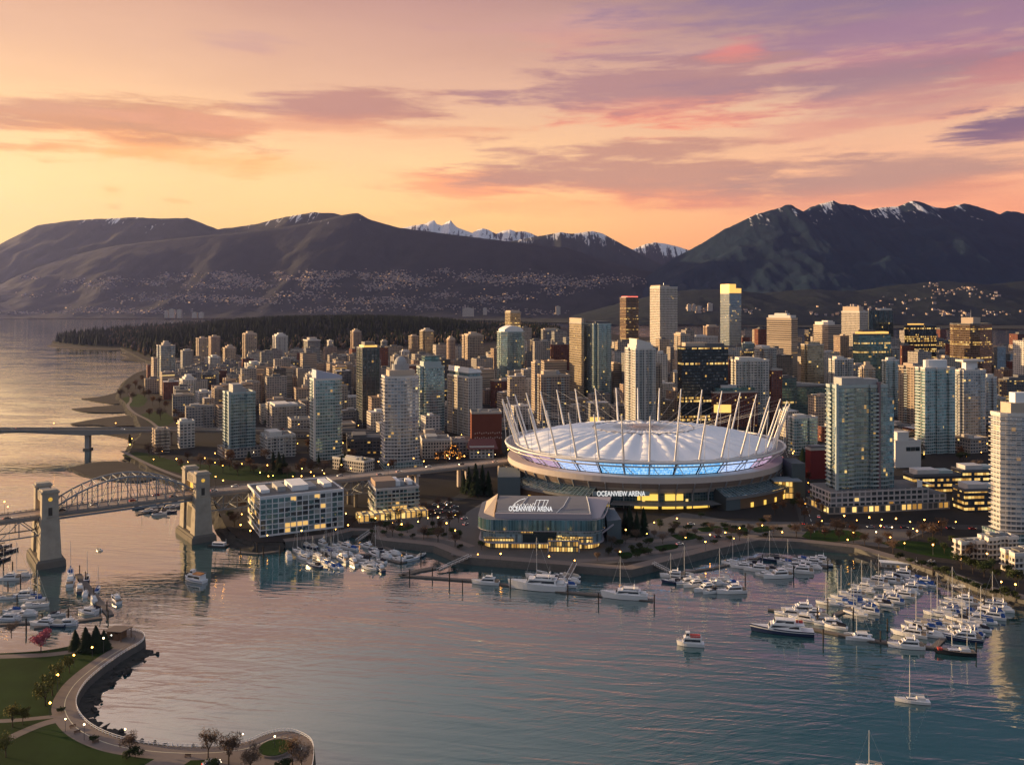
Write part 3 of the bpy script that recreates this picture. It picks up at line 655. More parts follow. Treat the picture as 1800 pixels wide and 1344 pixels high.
def tower(name, label, x0, xc, x1, yt, Y, st='beige', shape='rect', slab=None, floors=3.0, top=(), base=GZ, th=25, group='downtown high-rise towers', podium=None, fins=0, roofm=None, cat='tower', maxl=1.3, stl=None, corner=False, balc=0):
    """near corner on xc at distance Y; x0..x1 the silhouette; yt the parapet row"""
    t = radians(th); cx, wr, wl = solve(x0, xc, x1, Y, t, maxl)
    H = wz(yt, Y)-base; s, c = sin(t), cos(t)
    r = root(name, (cx, Y, base), label, cat, group, t)
    P = footprint(shape, wr, wl)
    FOOT.append((cx+wr/2*c-wl/2*s, Y+wr/2*s+wl/2*c, max(wr, wl)*.72)); LAND.append(((x0+x1)/2, yt, base+H, label, x0, x1))
    mb = MB(); fm, rm = FS[st], roofm or m_roof; mats = [fm, rm]
    mb.prism(P, -3, H, 0, 1); mb.build('facade', mats, r)
    tr = TRIM[st]
    mb = MB(); O = offset_poly(P, .25); I = offset_poly(P, -.5)
    for i in range(len(P)):
        j = (i+1) % len(P)
        mb.wall(O[i], O[j], H-.8, H+1.1); mb.wall(I[j], I[i], H+.05, H+1.1)
        mb.face([(*O[i], H+1.1), (*O[j], H+1.1), (*I[j], H+1.1), (*I[i], H+1.1)])
    mb.build('parapet', tr, r)
    if slab:                               # the floor edges that stand proud of the glass, one per storey
        mb = MB(); O = offset_poly(P, slab); z = floors
        while z < H-1.5:
            for i in range(len(P)):
                j = (i+1) % len(P); mb.wall(O[i], O[j], z-.16, z+.16)
                mb.face([(*O[i], z+.16), (*O[j], z+.16), (*P[j], z+.16), (*P[i], z+.16)]); mb.face([(*O[j], z-.16), (*O[i], z-.16), (*P[i], z-.16), (*P[j], z-.16)])
            z += floors
        mb.build('slab_edge', tr, r)
    if not balc and Y < 1450 and H > 30 and st in ('beige', 'white', 'tan', 'aqua', 'pale', 'teal', 'grey') and shape in ('rect', 'bay', 'bay2', 'notch', 'cham') and wr > 14: balc = 2
    if balc:                               # two tiers of balconies with glass fronts
        mb = MB(); z = floors
        while z < H-3:
            for q in range(balc):
                a = wr*(q+.5)/balc-2.2; mb.box(a, -1.7, z-.12, a+4.4, .3, z+.12); mb.box(a, -1.7, z+.12, a+4.4, -1.6, z+1.1, 1)
            b = wl*.5-2; mb.box(-1.6, b, z-.12, .3, b+4, z+.12); mb.box(-1.6, b, z+.12, -1.5, b+4, z+1.1, 1)
            z += floors
        mb.build('balcony_tier', [tr, m_gtrim], r)
    if fins:
        mb = MB()
        for q in range(fins+1):
            a = wr*q/fins; mb.box(a-.3, -.55, 0, a+.3, .1, H+.6)
        for q in range(1, fins//2+1):
            a = wl*q/(fins//2); mb.box(-.55, a-.3, 0, .1, a+.3, H+.6)
        mb.build('facade_rib', tr, r)
    if corner: MB().box(-.9, -.9, -2, .9, .9, H+2.2).build('corner_pier', tr, r)
    if podium:
        a, b, hh, pst = podium; MB().prism([(-a, -b), (wr+a, -b), (wr+a, wl+b), (-a, wl+b)], -3, hh, 0, 1).build('podium', [FS[pst], m_roof], r)
    z = H
    for k, tp in enumerate(top):           # (kind, inset, height[, material])
        kd, ins, hh = tp[:3]; mm = tp[3] if len(tp) > 3 else tr
        a, b = wr*ins, wl*ins
        if kd == 'box': MB().box(a, b, z, wr-a, wl-b, z+hh, 0).build('penthouse', mm, r); z += hh
        elif kd == 'half': MB().box(a, b, z, wr*.55, wl-b, z+hh, 0).build('penthouse', mm, r)
        elif kd == 'right': MB().box(wr*.5, b, z, wr-a, wl-b, z+hh, 0).build('penthouse', mm, r)
        elif kd == 'drum':
            MB().prism([(wr/2+(wr/2-a)*cos(i*pi/9), wl/2+(wl/2-b)*sin(i*pi/9)) for i in range(18)], z, z+hh).build('penthouse', mm, r); z += hh
        elif kd == 'dome':
            mbd = MB(); rr = min(wr, wl)*.5-min(a, b); rings = [[(wr/2+rr*cos(e)*cos(i*pi/8), wl/2+rr*cos(e)*sin(i*pi/8), z+hh*sin(e)) for i in range(16)] for e in (0, .4, .8, 1.2, 1.5)]
            mbd.loft(rings); mbd.build('dome', mm, r, smooth=False); z += hh
        elif kd == 'slope':                # mono-pitch crown
            mbd = MB(); q = [(a, b), (wr-a, b), (wr-a, wl-b), (a, wl-b)]; zz = [z+hh, z+hh*.35, z+hh*.35, z+hh]
            for i in range(4):
                j = (i+1) % 4; mbd.face([(*q[i], z), (*q[j], z), (*q[j], zz[j]), (*q[i], zz[i])])
            mbd.face([(*q[i], zz[i]) for i in range(4)]); mbd.build('sloping_crown', mm, r); z += hh*.4
        elif kd == 'arc':                  # curved roof shell
            mbd = MB(); A = []
            for i in range(9):
                u = i/8; A.append((a+(wr-2*a)*u, z+hh*(1-(2*u-1)**2)*.6+hh*.4))
            for (x_, z_), (x2, z2) in zip(A, A[1:]):
                mbd.face([(x_, b, z_), (x2, b, z2), (x2, wl-b, z2), (x_, wl-b, z_)]); mbd.face([(x_, b, z), (x2, b, z), (x2, b, z2), (x_, b, z_)])
            mbd.face([(a, wl-b, z), (a, b, z), (a, b, A[0][1]), (a, wl-b, A[0][1])]); mbd.face([(wr-a, b, z), (wr-a, wl-b, z), (wr-a, wl-b, A[-1][1]), (wr-a, b, A[-1][1])])
            mbd.build('curved_roof', mm, r); z += hh
        elif kd == 'mast': MB().tube((wr/2, wl/2, z), (wr/2, wl/2, z+hh), .5, .12, 6).build('antenna', m_steel, r)
    R = random.Random(int(x0*7+yt))
    if Y < 1500 and shape != 'drum':
        for k in range(2):
            a = R.uniform(.1, .7)*wr; b = R.uniform(.15, .7)*wl
            MB().box(a, b, H, a+R.uniform(2, 4), b+R.uniform(2, 4), H+R.uniform(1.5, 3)).build('roof_unit', m_plant, r)
    return r
T = tower
DB = lambda yb: depth(yb, GZ)             # distance of the ground seen at row yb
WE = 'West End high-rise blocks'
# --- the West End on the left, back to front
T('apartment_tower', 'twin-topped cream tower before the forest, beside the dark clock-like gap of water', 340, 349, 366, 595, 1900, 'beige', 'bay', group=WE, top=[('box', .3, 4)], th=32)
T('apartment_tower', 'pinkish slab tower close behind the twin-topped cream one', 365, 371, 387, 592, 2050, 'tan', 'rect', group=WE, top=[('box', .3, 4)], th=32)
T('apartment_tower', 'glassy grey-blue tower at the seaward end of the city, tallest beside the beach', 270, 283, 308, 608, 1420, 'blue', 'bay', .5, 2.95, [('box', .25, 5), ('box', .35, 3)], group=WE, th=36)
T('apartment_tower', 'slim cream tower leaning against the seaward grey-blue glass tower', 265, 270, 277, 630, 1400, 'beige', 'rect', group=WE, th=36)
T('apartment_tower', 'grey tower with rounded brown cap right of the seaward grey-blue glass tower', 314, 322, 341, 617, 1600, 'grey', 'cham', .4, 3, [('drum', .15, 3, m_plant)], group=WE, th=34)
T('apartment_block', 'horizontally striped brown and white slab at the beach end of the city', 281, 285, 307, 655, 1330, 'banded', 'rect', .4, 3, [('box', .3, 2.5)], group=WE, th=36)
T('apartment_tower', 'cream stepped tower in front of the forest, right of the pinkish slab', 388, 396, 416, 612, 1800, 'beige', 'notch', group=WE, top=[('box', .2, 4), ('box', .35, 3)], th=30)
T('apartment_tower', 'tall cream tower with a flat wide cap against the dark forest', 421, 431, 452, 588, 1900, 'beige', 'bay', None, 3, [('box', .04, 3, m_btrim), ('box', .25, 4)], group=WE, th=28)
T('apartment_tower', 'white ribbed tower with notched top against the dark forest', 476, 485, 506, 591, 1850, 'white', 'bay2', None, 3, [('box', .12, 4), ('box', .3, 3)], group=WE, th=28, fins=6)
T('apartment_tower', 'dull grey slab with a wide white hat, right of the white ribbed tower', 530, 541, 563, 599, 1950, 'grey', 'rect', None, 3, [('box', -.04, 2, m_wtrim), ('box', .2, 5)], group=WE, th=28)
T('apartment_tower', 'thin white tower alone before the forest, left of the tan needle', 573, 578, 586, 599, 2000, 'white', 'rect', None, 3, [('box', .3, 3)], group=WE, th=28)
T('apartment_tower', 'tan needle tower rising highest before the forest at the city centre', 615, 621, 635, 583, 2000, 'tan', 'bay', None, 3, [('box', .15, 4), ('box', .32, 3)], group=WE, th=26)
T('apartment_tower', 'narrow lilac-grey tower left of the dark glass pair by the forest', 666, 672, 682, 600, 1900, 'grey', 'cham', None, 3, [('box', .2, 4)], group=WE, th=24)
T('apartment_tower', 'cream half of the tower pair below the middle of the forest', 717, 723, 736, 591, 1800, 'beige', 'bay', None, 3, [('box', .2, 3)], group=WE, th=22)
T('apartment_tower', 'dark-glazed taller half of the tower pair below the middle of the forest', 734, 744, 764, 582, 1750, 'gold', 'notch', .4, 3, [('box', .12, 3), ('box', .3, 3)], group=WE, th=22)
T('apartment_tower', 'orange stone tower with a stepped temple-like top', 784, 789, 801, 597, 1700, 'tan', 'cham', None, 3, [('box', .12, 4), ('box', .28, 3)], group=WE, th=22)
T('apartment_tower', 'wide cream tower with ribbed front and crown, right of the orange stone tower', 812, 822, 850, 590, 1500, 'beige', 'bay2', .5, 2.9, [('box', .1, 3), ('box', .3, 3)], group=WE, th=20)
T('apartment_tower', 'pale stepped block among roofs, left of the dark glass tower by the park', 364, 370, 387, 628, 1700, 'white', 'notch', group=WE, top=[('box', .25, 4)], th=32)
T('apartment_tower', 'grey-white slab tower in the middle of the West End roofs', 427, 437, 462, 640, 1420, 'white', 'bay', .4, 2.95, [('box', .25, 4)], group=WE, th=30)
T('apartment_tower', 'cream tower with shaded blank side left of the blue-topped glass tower', 500, 507, 527, 648, 1350, 'beige', 'bay', None, 3, [('box', .2, 3)], group=WE, th=28)
T('apartment_tower', 'low white terraced tower behind the seaside trees', 311, 322, 347, 668, 1230, 'white', 'notch', .8, 3, [('box', .18, 4), ('box', .3, 3)], group=WE, th=34)
T('apartment_tower', 'white block with stacked balconies, right behind the seaside trees', 342, 350, 372, 690, 1160, 'white', 'bay2', .9, 3, [('box', .25, 3)], group=WE, th=34)
T('apartment_tower', 'cream balcony block hard left of the dark glass park tower', 371, 377, 394, 684, 1090, 'beige', 'bay', .8, 3, [('box', .25, 3)], group=WE, th=32)
T('apartment_block', 'white slab with brown end wall beside the far bridge', 298, 316, 342, 742, DB(788), 'white', 'rect', .5, 3, [('half', .1, 3)], group=WE, th=32, maxl=.7)
T('apartment_block', 'brown and white balcony block left of the white slab by the far bridge', 265, 273, 298, 757, DB(797), 'banded', 'bay2', .8, 3, [('box', .3, 2)], group=WE, th=32)
T('glass_tower', 'dark teal glass tower above the park with a grey core on top', 392, 403, 449, 692, DB(805), 'teal', 'bay', .45, 2.95, [('half', .18, 8, m_plant), ('box', .3, 4, m_plant)], th=32, group=WE, podium=(4, 5, 9, 'low'), corner=True)
T('glass_tower', 'slender aqua tower with sloping blue roof standing behind the viaduct', 544, 553, 605, 668, DB(810), 'aqua', 'curl', .5, 2.95, [('slope', .06, 9, mat('blue_roof', (.34, .38, .50), .5)), ], th=26, balc=2, corner=True, maxl=.7)
T('glass_tower', 'dark tower with glowing gold flank, tallest of the middle left', 620, 637, 667, 612, DB(752), 'darkq', 'rect', .3, 3.1, [('box', .1, 3, m_gold), ('box', .2, 4, m_dconc)], th=24, fins=4)
T('glass_tower', 'rounded pale tower crowned by a grey dome beside the viaduct', 669, 678, 738, 664, DB(825), 'pale', 'bow', .9, 2.95, [('box', .12, 6, m_btrim), ('drum', .24, 5, m_plant), ('dome', .26, 7, m_plant)], th=17, maxl=.8, podium=(2, 3, 6, 'aqua'))
T('glass_tower', 'green-blue glass tower with a square crown behind the dome-topped one', 731, 740, 783, 646, DB(768), 'teal', 'notch', .4, 2.95, [('box', .14, 6, m_gtrim), ('box', .2, 6, FS['green'])], th=20)
T('hotel_tower', 'white egg-crate slab with teal glass side and white roof hat', 786, 824, 847, 664, DB(768), 'grid', 'rect', None, 3, [('box', .05, 5, FS['teal']), ('box', .0, 1, m_cap), ('slope', .02, 5, m_cap)], th=32, maxl=3, fins=8)
# --- downtown, left to right
T('office_tower', 'slim tower with golden flank peeping over the curved-roof teal tower', 881, 897, 915, 549, 1800, 'gold', 'rect', None, 3.2, [('box', .05, 4, m_btrim)], th=22)
T('glass_tower', 'teal tower with white curved roof left of the twin gold towers', 871, 884, 925, 584, 1330, 'teal', 'cham', .5, 2.95, [('arc', .1, 10, m_cap)], th=20, balc=1)
T('office_tower', 'grey glass block with bright frame on the forest edge', 951, 960, 986, 580, 1800, 'grey', 'rect', None, 3.2, [('box', .1, 3)], th=20)
T('apartment_tower', 'bright orange slab left of the twin gold towers', 975, 987, 998, 613, 1450, 'tan', 'rect', th=24, top=[('box', .2, 3)])
T('apartment_tower', 'beige punched-window tower with brown side wall rising behind the stadium masts', 946, 951, 1001, 660, DB(758), 'tan', 'bay', .5, 2.9, [('half', .1, 5, m_btrim), ('drum', .3, 5, m_plant)], th=14, podium=(2, 2, 12, 'low'))
T('apartment_tower', 'narrow beige tower tucked left of the punched-window beige tower', 934, 940, 951, 638, 1060, 'beige', 'rect', None, 3, [('box', .2, 3)], th=16)
T('glass_tower', 'gold-fronted half of the twin towers, taller box on its roof', 1001, 1022, 1026, 568, DB(714), 'gold', 'rect', .3, 3.0, [('box', .0, 7, m_btrim)], th=20, maxl=9)
T('glass_tower', 'broad twin tower with gold front and deep teal side', 1024, 1046, 1077, 570, DB(716), 'teal', 'notch', .5, 3.0, [('box', .1, 4, m_dconc)], th=20, maxl=1.5)
T('office_tower', 'dark tower wrapped in a crossing diagonal pattern with a red lit top', 1085, 1102, 1124, 523, 1900, 'bronze', 'bow', .5, 3.2, [('box', .08, 3, m_redl)], th=16)
T('glass_tower', 'tall pale ribbed tower, left one of the two that overtop the skyline', 1142, 1160, 1191, 505, 1500, 'grid', 'rect', .35, 3.0, [('half', .02, 4, m_btrim), ('mast', .4, 9)], th=14)
T('apartment_tower', 'white stepped tower with ribbed corners just behind the stadium', 1091, 1117, 1152, 614, DB(752), 'white', 'bay2', None, 3, [('box', .08, 5), ('slope', .14, 7, m_wtrim)], th=14, fins=6)
T('apartment_tower', 'lower pale shoulder tower right of the white stepped tower', 1146, 1151, 1164, 642, DB(748), 'beige', 'bay', None, 3, [('box', .2, 3)], th=14)
T('office_tower', 'blank beige slab beside the tall pale ribbed tower', 1174, 1196, 1213, 588, 1250, 'beige', 'rect', None, 3, [('half', .1, 3)], th=16)
T('office_tower', 'black-green office block streaked with rows of yellow light', 1193, 1199, 1280, 610, DB(752), 'dark', 'rect', None, 3.6, [('half', .08, 5, m_btrim), ('right', .08, 4, m_dconc)], th=10, maxl=.7)
T('glass_tower', 'tallest right-hand tower with a blazing golden crown', 1266, 1282, 1303, 516, 1600, 'blue', 'rect', .4, 3.1, [('box', .0, 10, m_gold), ('half', .0, 8, m_gold)], th=16)
T('apartment_tower', 'grey-white gridded slab with many roof boxes behind the right masts', 1289, 1294, 1352, 634, DB(748), 'white', 'bay2', .5, 3, [('half', .1, 4), ('right', .2, 3)], th=10, maxl=.6)
T('office_tower', 'pale blocks topped tower just above the grey-white gridded slab', 1323, 1338, 1368, 613, 1120, 'grey', 'notch', None, 3.2, [('half', .1, 4, m_wtrim)], th=12)
T('office_tower', 'golden banded tower with white box top, alone before the inlet', 1348, 1391, 1402, 560, 1280, 'banded', 'rect', .3, 3.3, [('box', .05, 5, m_wtrim), ('box', .25, 3, m_wtrim)], th=40, maxl=4)
T('office_tower', 'plain chocolate-brown slab in front of the golden banded tower', 1352, 1356, 1375, 650, 1010, 'brick', 'rect', None, 3, [('box', .3, 2)], th=10)
T('office_block', 'stepped glass block glowing yellow right of the golden banded tower', 1406, 1416, 1450, 606, 1200, 'gold', 'notch', None, 3.3, [('box', .2, 4, FS['gold'])], th=14)
T('office_tower', 'grey tower with pale stepped hat between golden banded and white gridded towers', 1430, 1456, 1479, 572, 1450, 'banded', 'rect', .3, 3.2, [('half', .05, 6, m_wtrim), ('box', .3, 8, m_wtrim)], th=20, maxl=2)
T('office_tower', 'white gridded tower with a sloping stone crown', 1479, 1511, 1526, 548, 1480, 'grid', 'rect', None, 3.3, [('half', .05, 9, m_btrim), ('slope', .1, 6, m_wtrim)], th=32, maxl=3)
T('office_tower', 'black and white striped tower beside the stone-crowned white one', 1522, 1527, 1570, 546, 1520, 'darkq', 'rect', None, 3.4, [('right', .05, 4, m_wtrim)], th=12, fins=5)
T('office_tower', 'dark green glass tower with a bright lit top strip', 1501, 1509, 1566, 588, 1260, 'green', 'rect', None, 3.5, [('box', .06, 4, m_gold), ('half', .15, 3, m_dconc)], th=12)
T('office_tower', 'thin grey tower right of the dark green glass tower', 1562, 1566, 1582, 612, 1300, 'grey', 'rect', None, 3.2, [], th=12)
T('office_tower', 'jet black tower with lit roof edge standing before the inlet', 1594, 1599, 1646, 572, 1480, 'dark', 'rect', None, 3.6, [('half', .1, 3, m_gold), ('right', .15, 3, m_dconc)], th=12, maxl=.8)
T('office_tower', 'broad bronze tower with banded floors and a pale core crown', 1664, 1717, 1749, 570, 1300, 'bronze', 'cham', .5, 3.4, [('box', .3, 10, m_btrim), ('mast', .4, 12)], th=36, maxl=2)
T('glass_tower', 'tapering grey glass office right of the bronze tower', 1748, 1753, 1768, 610, 1350, 'blue', 'rect', .4, 3.3, [], th=12)
T('apartment_tower', 'golden balcony tower left of the two pale glass condos', 1579, 1607, 1623, 645, DB(752), 'beige', 'bay2', .9, 3, [('box', .2, 4, m_btrim)], th=34, maxl=2)
T('glass_tower', 'pale green glass condo tower, left one behind the big riverside tower', 1615, 1626, 1679, 648, DB(798), 'aqua', 'bay2', .5, 2.95, [('drum', .12, 8, m_cap)], th=12, balc=3, maxl=.8)
T('glass_tower', 'white and glass condo tower right of the pale green one', 1680, 1690, 1736, 652, DB(785), 'pale', 'notch', .45, 2.95, [('box', .28, 9, m_cap), ('box', .1, 2, m_wtrim)], th=12, maxl=.8)
T('apartment_tower', 'grey stone tower peeking left behind the big riverside tower', 1387, 1396, 1437, 735, DB(800), 'aqua', 'bay', .4, 3, [('half', .15, 3)], th=12, maxl=.7)
T('office_block', 'low-slung dark glass office with sloping roof right of the masts', 1385, 1394, 1456, 680, DB(735), 'green', 'rect', None, 3.6, [('slope', .02, 6, m_plant)], th=12, maxl=.7)
T('apartment_block', 'white punched-window block between the dark office and the big riverside tower', 1421, 1440, 1466, 700, 1000, 'white', 'rect', None, 3, [('half', .1, 3)], th=14)
T('cultural_block', 'windowless crimson block with black roof frame by the riverside tower', 1418, 1425, 1462, 790, DB(842), 'brick', 'rect', None, 3, [('box', .05, 2.5, m_dconc)], th=10)
T('office_block', 'dark lit office at the right edge below the bronze tower', 1763, 1770, 1815, 668, DB(735), 'lowdark', 'rect', .4, 3.4, [('box', .12, 3, m_roof), ('right', .2, 3)], th=10)
for nm, lab, x0, xc, x1, yt, Y, st, sh, tp_ in [
 ('office_tower','dark slab tower between the curved-roof teal tower and the orange slab',930,936,952,598,1700,'lowdark','rect',[('box',.2,3)]),
 ('office_tower','grey banded tower squeezed right of the teal twin tower',1072,1078,1093,640,1250,'banded','rect',[('half',.1,3)]),
 ('apartment_tower','cream tower low behind the twin gold towers, right side',1062,1069,1086,602,1750,'beige','bay',[('box',.2,4)]),
 ('office_tower','wide white block low between the two overtopping towers',1212,1219,1262,592,1850,'white','rect',[('half',.1,4)]),
 ('apartment_tower','beige tower half hidden left of the tower with the golden crown',1236,1243,1264,574,1950,'tan','bay',[('box',.2,4)]),
 ('office_tower','small teal glass tower under the golden crown tower, right side',1304,1309,1326,604,1500,'teal','rect',[('box',.15,3)]),
 ('office_tower','dark green lit block left of the golden banded tower foot',1368,1374,1400,664,1050,'green','rect',[('half',.1,3)]),
 ('apartment_tower','white slab in front of the stone-crowned tower',1459,1467,1500,632,1120,'white','bay2',[('half',.15,4)]),
 ('apartment_tower','golden small tower with stepped hat before the dark green glass tower',1508,1516,1540,648,1010,'beige','notch',[('box',.2,4),('box',.32,4)]),
 ('glass_tower','slim aqua tower right behind the big riverside tower',1552,1558,1580,634,1080,'aqua','bay',[('box',.2,4)]),
 ('office_tower','grey tower in the gap right of the jet black tower',1644,1650,1666,618,1550,'grey','rect',[('box',.2,3)]),
 ('apartment_tower','pale tower behind the white and glass condo tower',1726,1733,1752,664,930,'pale','bay',[('box',.2,4)]),
 ('glass_tower','blue glass tower at the far right edge behind the dark lit office',1768,1776,1812,622,1350,'blue','rect',[('box',.2,4)]),
 ('office_tower','dark lit slab right of the black-green streaked office block',1276,1282,1296,650,1250,'lowdark','rect',[('half',.1,3)]),
 ('office_tower','low golden glass block between the pale green condos and the edge',1738,1746,1768,700,960,'gold','rect',[('half',.1,3)]),
 ('apartment_tower','white tower right of the dome-topped tower, far behind',700,706,720,618,1500,'white','bay',[('box',.2,3)]),
 ('apartment_tower','cream slab left of the gold-flanked dark tower',600,606,620,640,1350,'beige','rect',[('half',.1,3)]),
 ('apartment_tower','grey blocky tower between the grey hat slab and the tan needle',588,594,612,626,1600,'grey','bay',[('box',.2,3)]),
 ('apartment_tower','white tower behind the sloping blue roof of the aqua tower',532,540,558,636,1500,'white','notch',[('box',.2,3)])]:
    T(nm, lab, x0, xc, x1, yt, Y, st, sh, .4 if Y < 1400 else None, 3.0, tp_, th=22 if x1 < 900 else 14, maxl=1.0)
big = T('glass_tower', 'big blue glass riverside tower with thin white floors and a purple pier', 1458, 1471, 1560, 680, DB(900), 'teal', 'bay', .7, 2.9, [('half', .12, 6, m_plant), ('right', .15, 5, m_plant)], th=9, maxl=.55, corner=True)
T('glass_tower', 'pale round-fronted tower cut by the right edge of the picture', 1760, 1768, 1850, 730, DB(960), 'pale', 'bow', .9, 2.9, [('box', .16, 7, m_btrim), ('box', .3, 6, m_cap)], th=6, maxl=.7, podium=(3, 4, 8, 'aqua'))
# blind crimson brick of the two windowless blocks
m_crim = mat('crimson_wall', (.16, .030, .030), .85, var=.2, scale=.1)
m_bbrk = mat('blind_brick', (.150, .052, .036), .85, var=.25, scale=.1, bump=.2)
for o in COL.objects:
    if o.name == 'facade' or o.name.startswith('facade.'):
        if o.parent and o.parent.name.startswith('cultural_block'): o.data.materials[0] = m_crim
# the purple-brown pier up the front of the big tower, its glass side wing and its long podium of shop fronts
def wing(rt, x0, x1, y0, y1, z, st, slab=0, nm='wing'):
    MB().prism([(x0, y0), (x1, y0), (x1, y1), (x0, y1)], -3, z, 0, 1).build(nm, [FS[st], m_roof], rt)
Hb = wz(680, big.location.y)-GZ; wb = solve(1458, 1471, 1560, big.location.y, radians(9), .55)[1]
MB().box(wb*.80, -1.6, 0, wb*.80+1.6, 1, Hb+3).build('pier', mat('plum_pier', (.16, .11, .13), .7), big)
wing(big, wb-1, wb+6, 1.5, 16, Hb-8, 'teal')
m_shop = facade('shop_front', (.30, .25, .22), (.10, .10, .10), 4.2, 5.2, .72, .7, .62, .3, 1.4, runs=0)
m_podw = facade('podium_grid', (.42, .38, .38), (.07, .09, .10), 4.4, 3.6, .74, .64, .05, .35)
MB().prism([(-9, -5), (0, -5.5), (wb*.8, -5.5), (wb+46, -3), (wb+46, 26), (-9, 26)], -2, 5.2, 0, 1).build('shop_floor', [m_shop, m_roof], big)
MB().prism([(-7, -4), (wb+30, -2.5), (wb+30, 24), (-7, 24)], 5.2, 15.5, 0, 1).build('podium', [m_podw, m_roof], big)
MB().prism([(wb+30.01, -2), (wb+44, -2), (wb+44, 22), (wb+30.01, 22)], 5.2, 10.5, 0, 1).build('podium', [m_podw, m_roof], big)
mb = MB(); mb.face([(wb+22, -1, 21), (wb+36, -1, 16), (wb+38, 10, 16), (wb+22, 10, 21)]); mb.face([(wb+22, -1, 15.5), (wb+26, -1, 15.5), (wb+26, -1, 19.6), (wb+22, -1, 21)]); mb.build('canopy', m_cap, big)

# --- the lower blocks one can tell apart
def block(name, label, x0, xc, x1, yt, yb, st, th=14, top=(), shape='rect', slab=None, maxl=1.0, cat='building', roofm=None, group='low blocks round the viaduct', **k):
    return tower(name, label, x0, xc, x1, yt, DB(yb), st, shape, slab, 3.1, top, th=th, group=group, roofm=roofm, cat=cat, maxl=maxl, **k)
bb = block('brick_block', 'blind red-brown brick block left of the stadium', 824, 829, 882, 726, 800, 'brick', 6, maxl=.8); [setattr(c.data.materials, '__doc__', None) if 0 else c.data.materials.__setitem__(0, m_bbrk) for c in kids(bb) if c.name.startswith('facade')]
mb = MB()
for k in range(26): mb.box(3+(k % 13)*2.1, -.12, 20-(k//13)*4.5+(k % 3)*.4, 3.8+(k % 13)*2.1, .05, 21.2-(k//13)*4.5+(k % 3)*.4)
mb.build('perforated_grille', mat('pale_vent', (.5, .4, .36), .8), bb)
hall = block('brick_hall', 'low maroon-roofed hall with white walls before the blind brick block', 822, 826, 868, 786, 806, 'white', 6, maxl=.7)
mb = MB(); wq = 26; mb.face([(-2, -2, 9), (wq, -2, 9), (wq-2, 9, 17), (0, 9, 17)]); mb.face([(wq, 20, 9), (-2, 20, 9), (0, 9, 17), (wq-2, 9, 17)]); mb.face([(-2, 20, 9), (-2, -2, 9), (0, 9, 17)]); mb.face([(wq, -2, 9), (wq, 20, 9), (wq-2, 9, 17)])
mb.build('roof', mat('maroon_roof', (.15, .045, .04), .7), hall)
block('stepped_block', 'white stepped-balcony block with bluish side, left of the aqua tower', 440, 470, 519, 768, 806, 'white', 30, [('half', .1, 4), ('right', .4, 2)], 'bay2', .9)
block('apartment_block', 'wide white low block behind the stepped-balcony block', 463, 478, 538, 716, 760, 'low', 26, [('half', .1, 3, m_wtrim), ('right', .2, 2, m_wtrim)], 'bay2', .4)
ter = block('terrace_block', 'long white terraced block with roof garden just behind the viaduct', 580, 640, 658, 812, 832, 'grid', 56, [('half', .3, 2)], maxl=3, roofm=m_grass)
block('apartment_block', 'dark brown brick block between the aqua and the dome-topped towers', 605, 610, 672, 772, 800, 'lowdark', 12, [('half', .15, 3)], 'bay')
block('apartment_block', 'white arched-window block right of the dome-topped tower', 735, 742, 792, 774, 806, 'grid', 10, [('half', .15, 3, m_plant)])
block('apartment_block', 'flat grey podium linking the white arched block and the brick hall', 790, 796, 838, 776, 800, 'low', 10, [('half', .2, 2)])
block('school_block', 'long pale low block behind the park trees', 505, 512, 548, 738, 770, 'low', 24)
block('car_park', 'bright flat car park deck below the gold-flanked tower', 560, 566, 625, 748, 775, 'banded', 22)
block('brick_block', 'red brick block with dark glass attic behind the right masts', 1248, 1254, 1332, 690, DB and 752, 'brick', 10, [('box', .05, 5, FS['green']), ('half', .2, 3, m_roofl)], maxl=.6, group='blocks behind the stadium')
wb_ = block('white_block', 'blank white studio block with three dark windows in the middle of the right side', 1569, 1574, 1619, 776, 822, 'white', 8, [('half', .1, 8, m_wtrim)], group='blocks behind the stadium')
for c in kids(wb_):
    if c.name.startswith('facade'): c.data.materials[0] = m_wtrim
_x, ww, _z = solve(1569, 1574, 1619, DB(822), radians(8))
for k in range(3): MB().box(ww*(.42+.18*k), -.25, 14.5, ww*(.42+.18*k)+4, .05, 18).build('window', FS['darkq'], wb_)
m_yell = facade('yellow_strip_office', (.05, .05, .055), (.06, .07, .08), 2.4, 4.0, .93, .45, .75, .4, 1.2, runs=0)
for nm, lab, x0, xc, x1, yt, yb in [('library', 'low black block with yellow window strips right of the blank white block', 1600, 1606, 1690, 836, 868), ('library', 'curved dark block with a sloping pale roof left of the round-fronted edge tower', 1684, 1692, 1760, 828, 866),
        ('office_block', 'lowest dark block with scattered yellow lights behind the shop podium', 1690, 1696, 1772, 862, 900)]:
    o = block(nm, lab, x0, xc, x1, yt, yb, 'lowdark', 6, [('half', .1, 4, m_roofl), ('right', .15, 3, m_gtrim)], maxl=.6, group='blocks behind the stadium')
    for c in kids(o):
        if c.name.startswith('facade'): c.data.materials[0] = m_yell
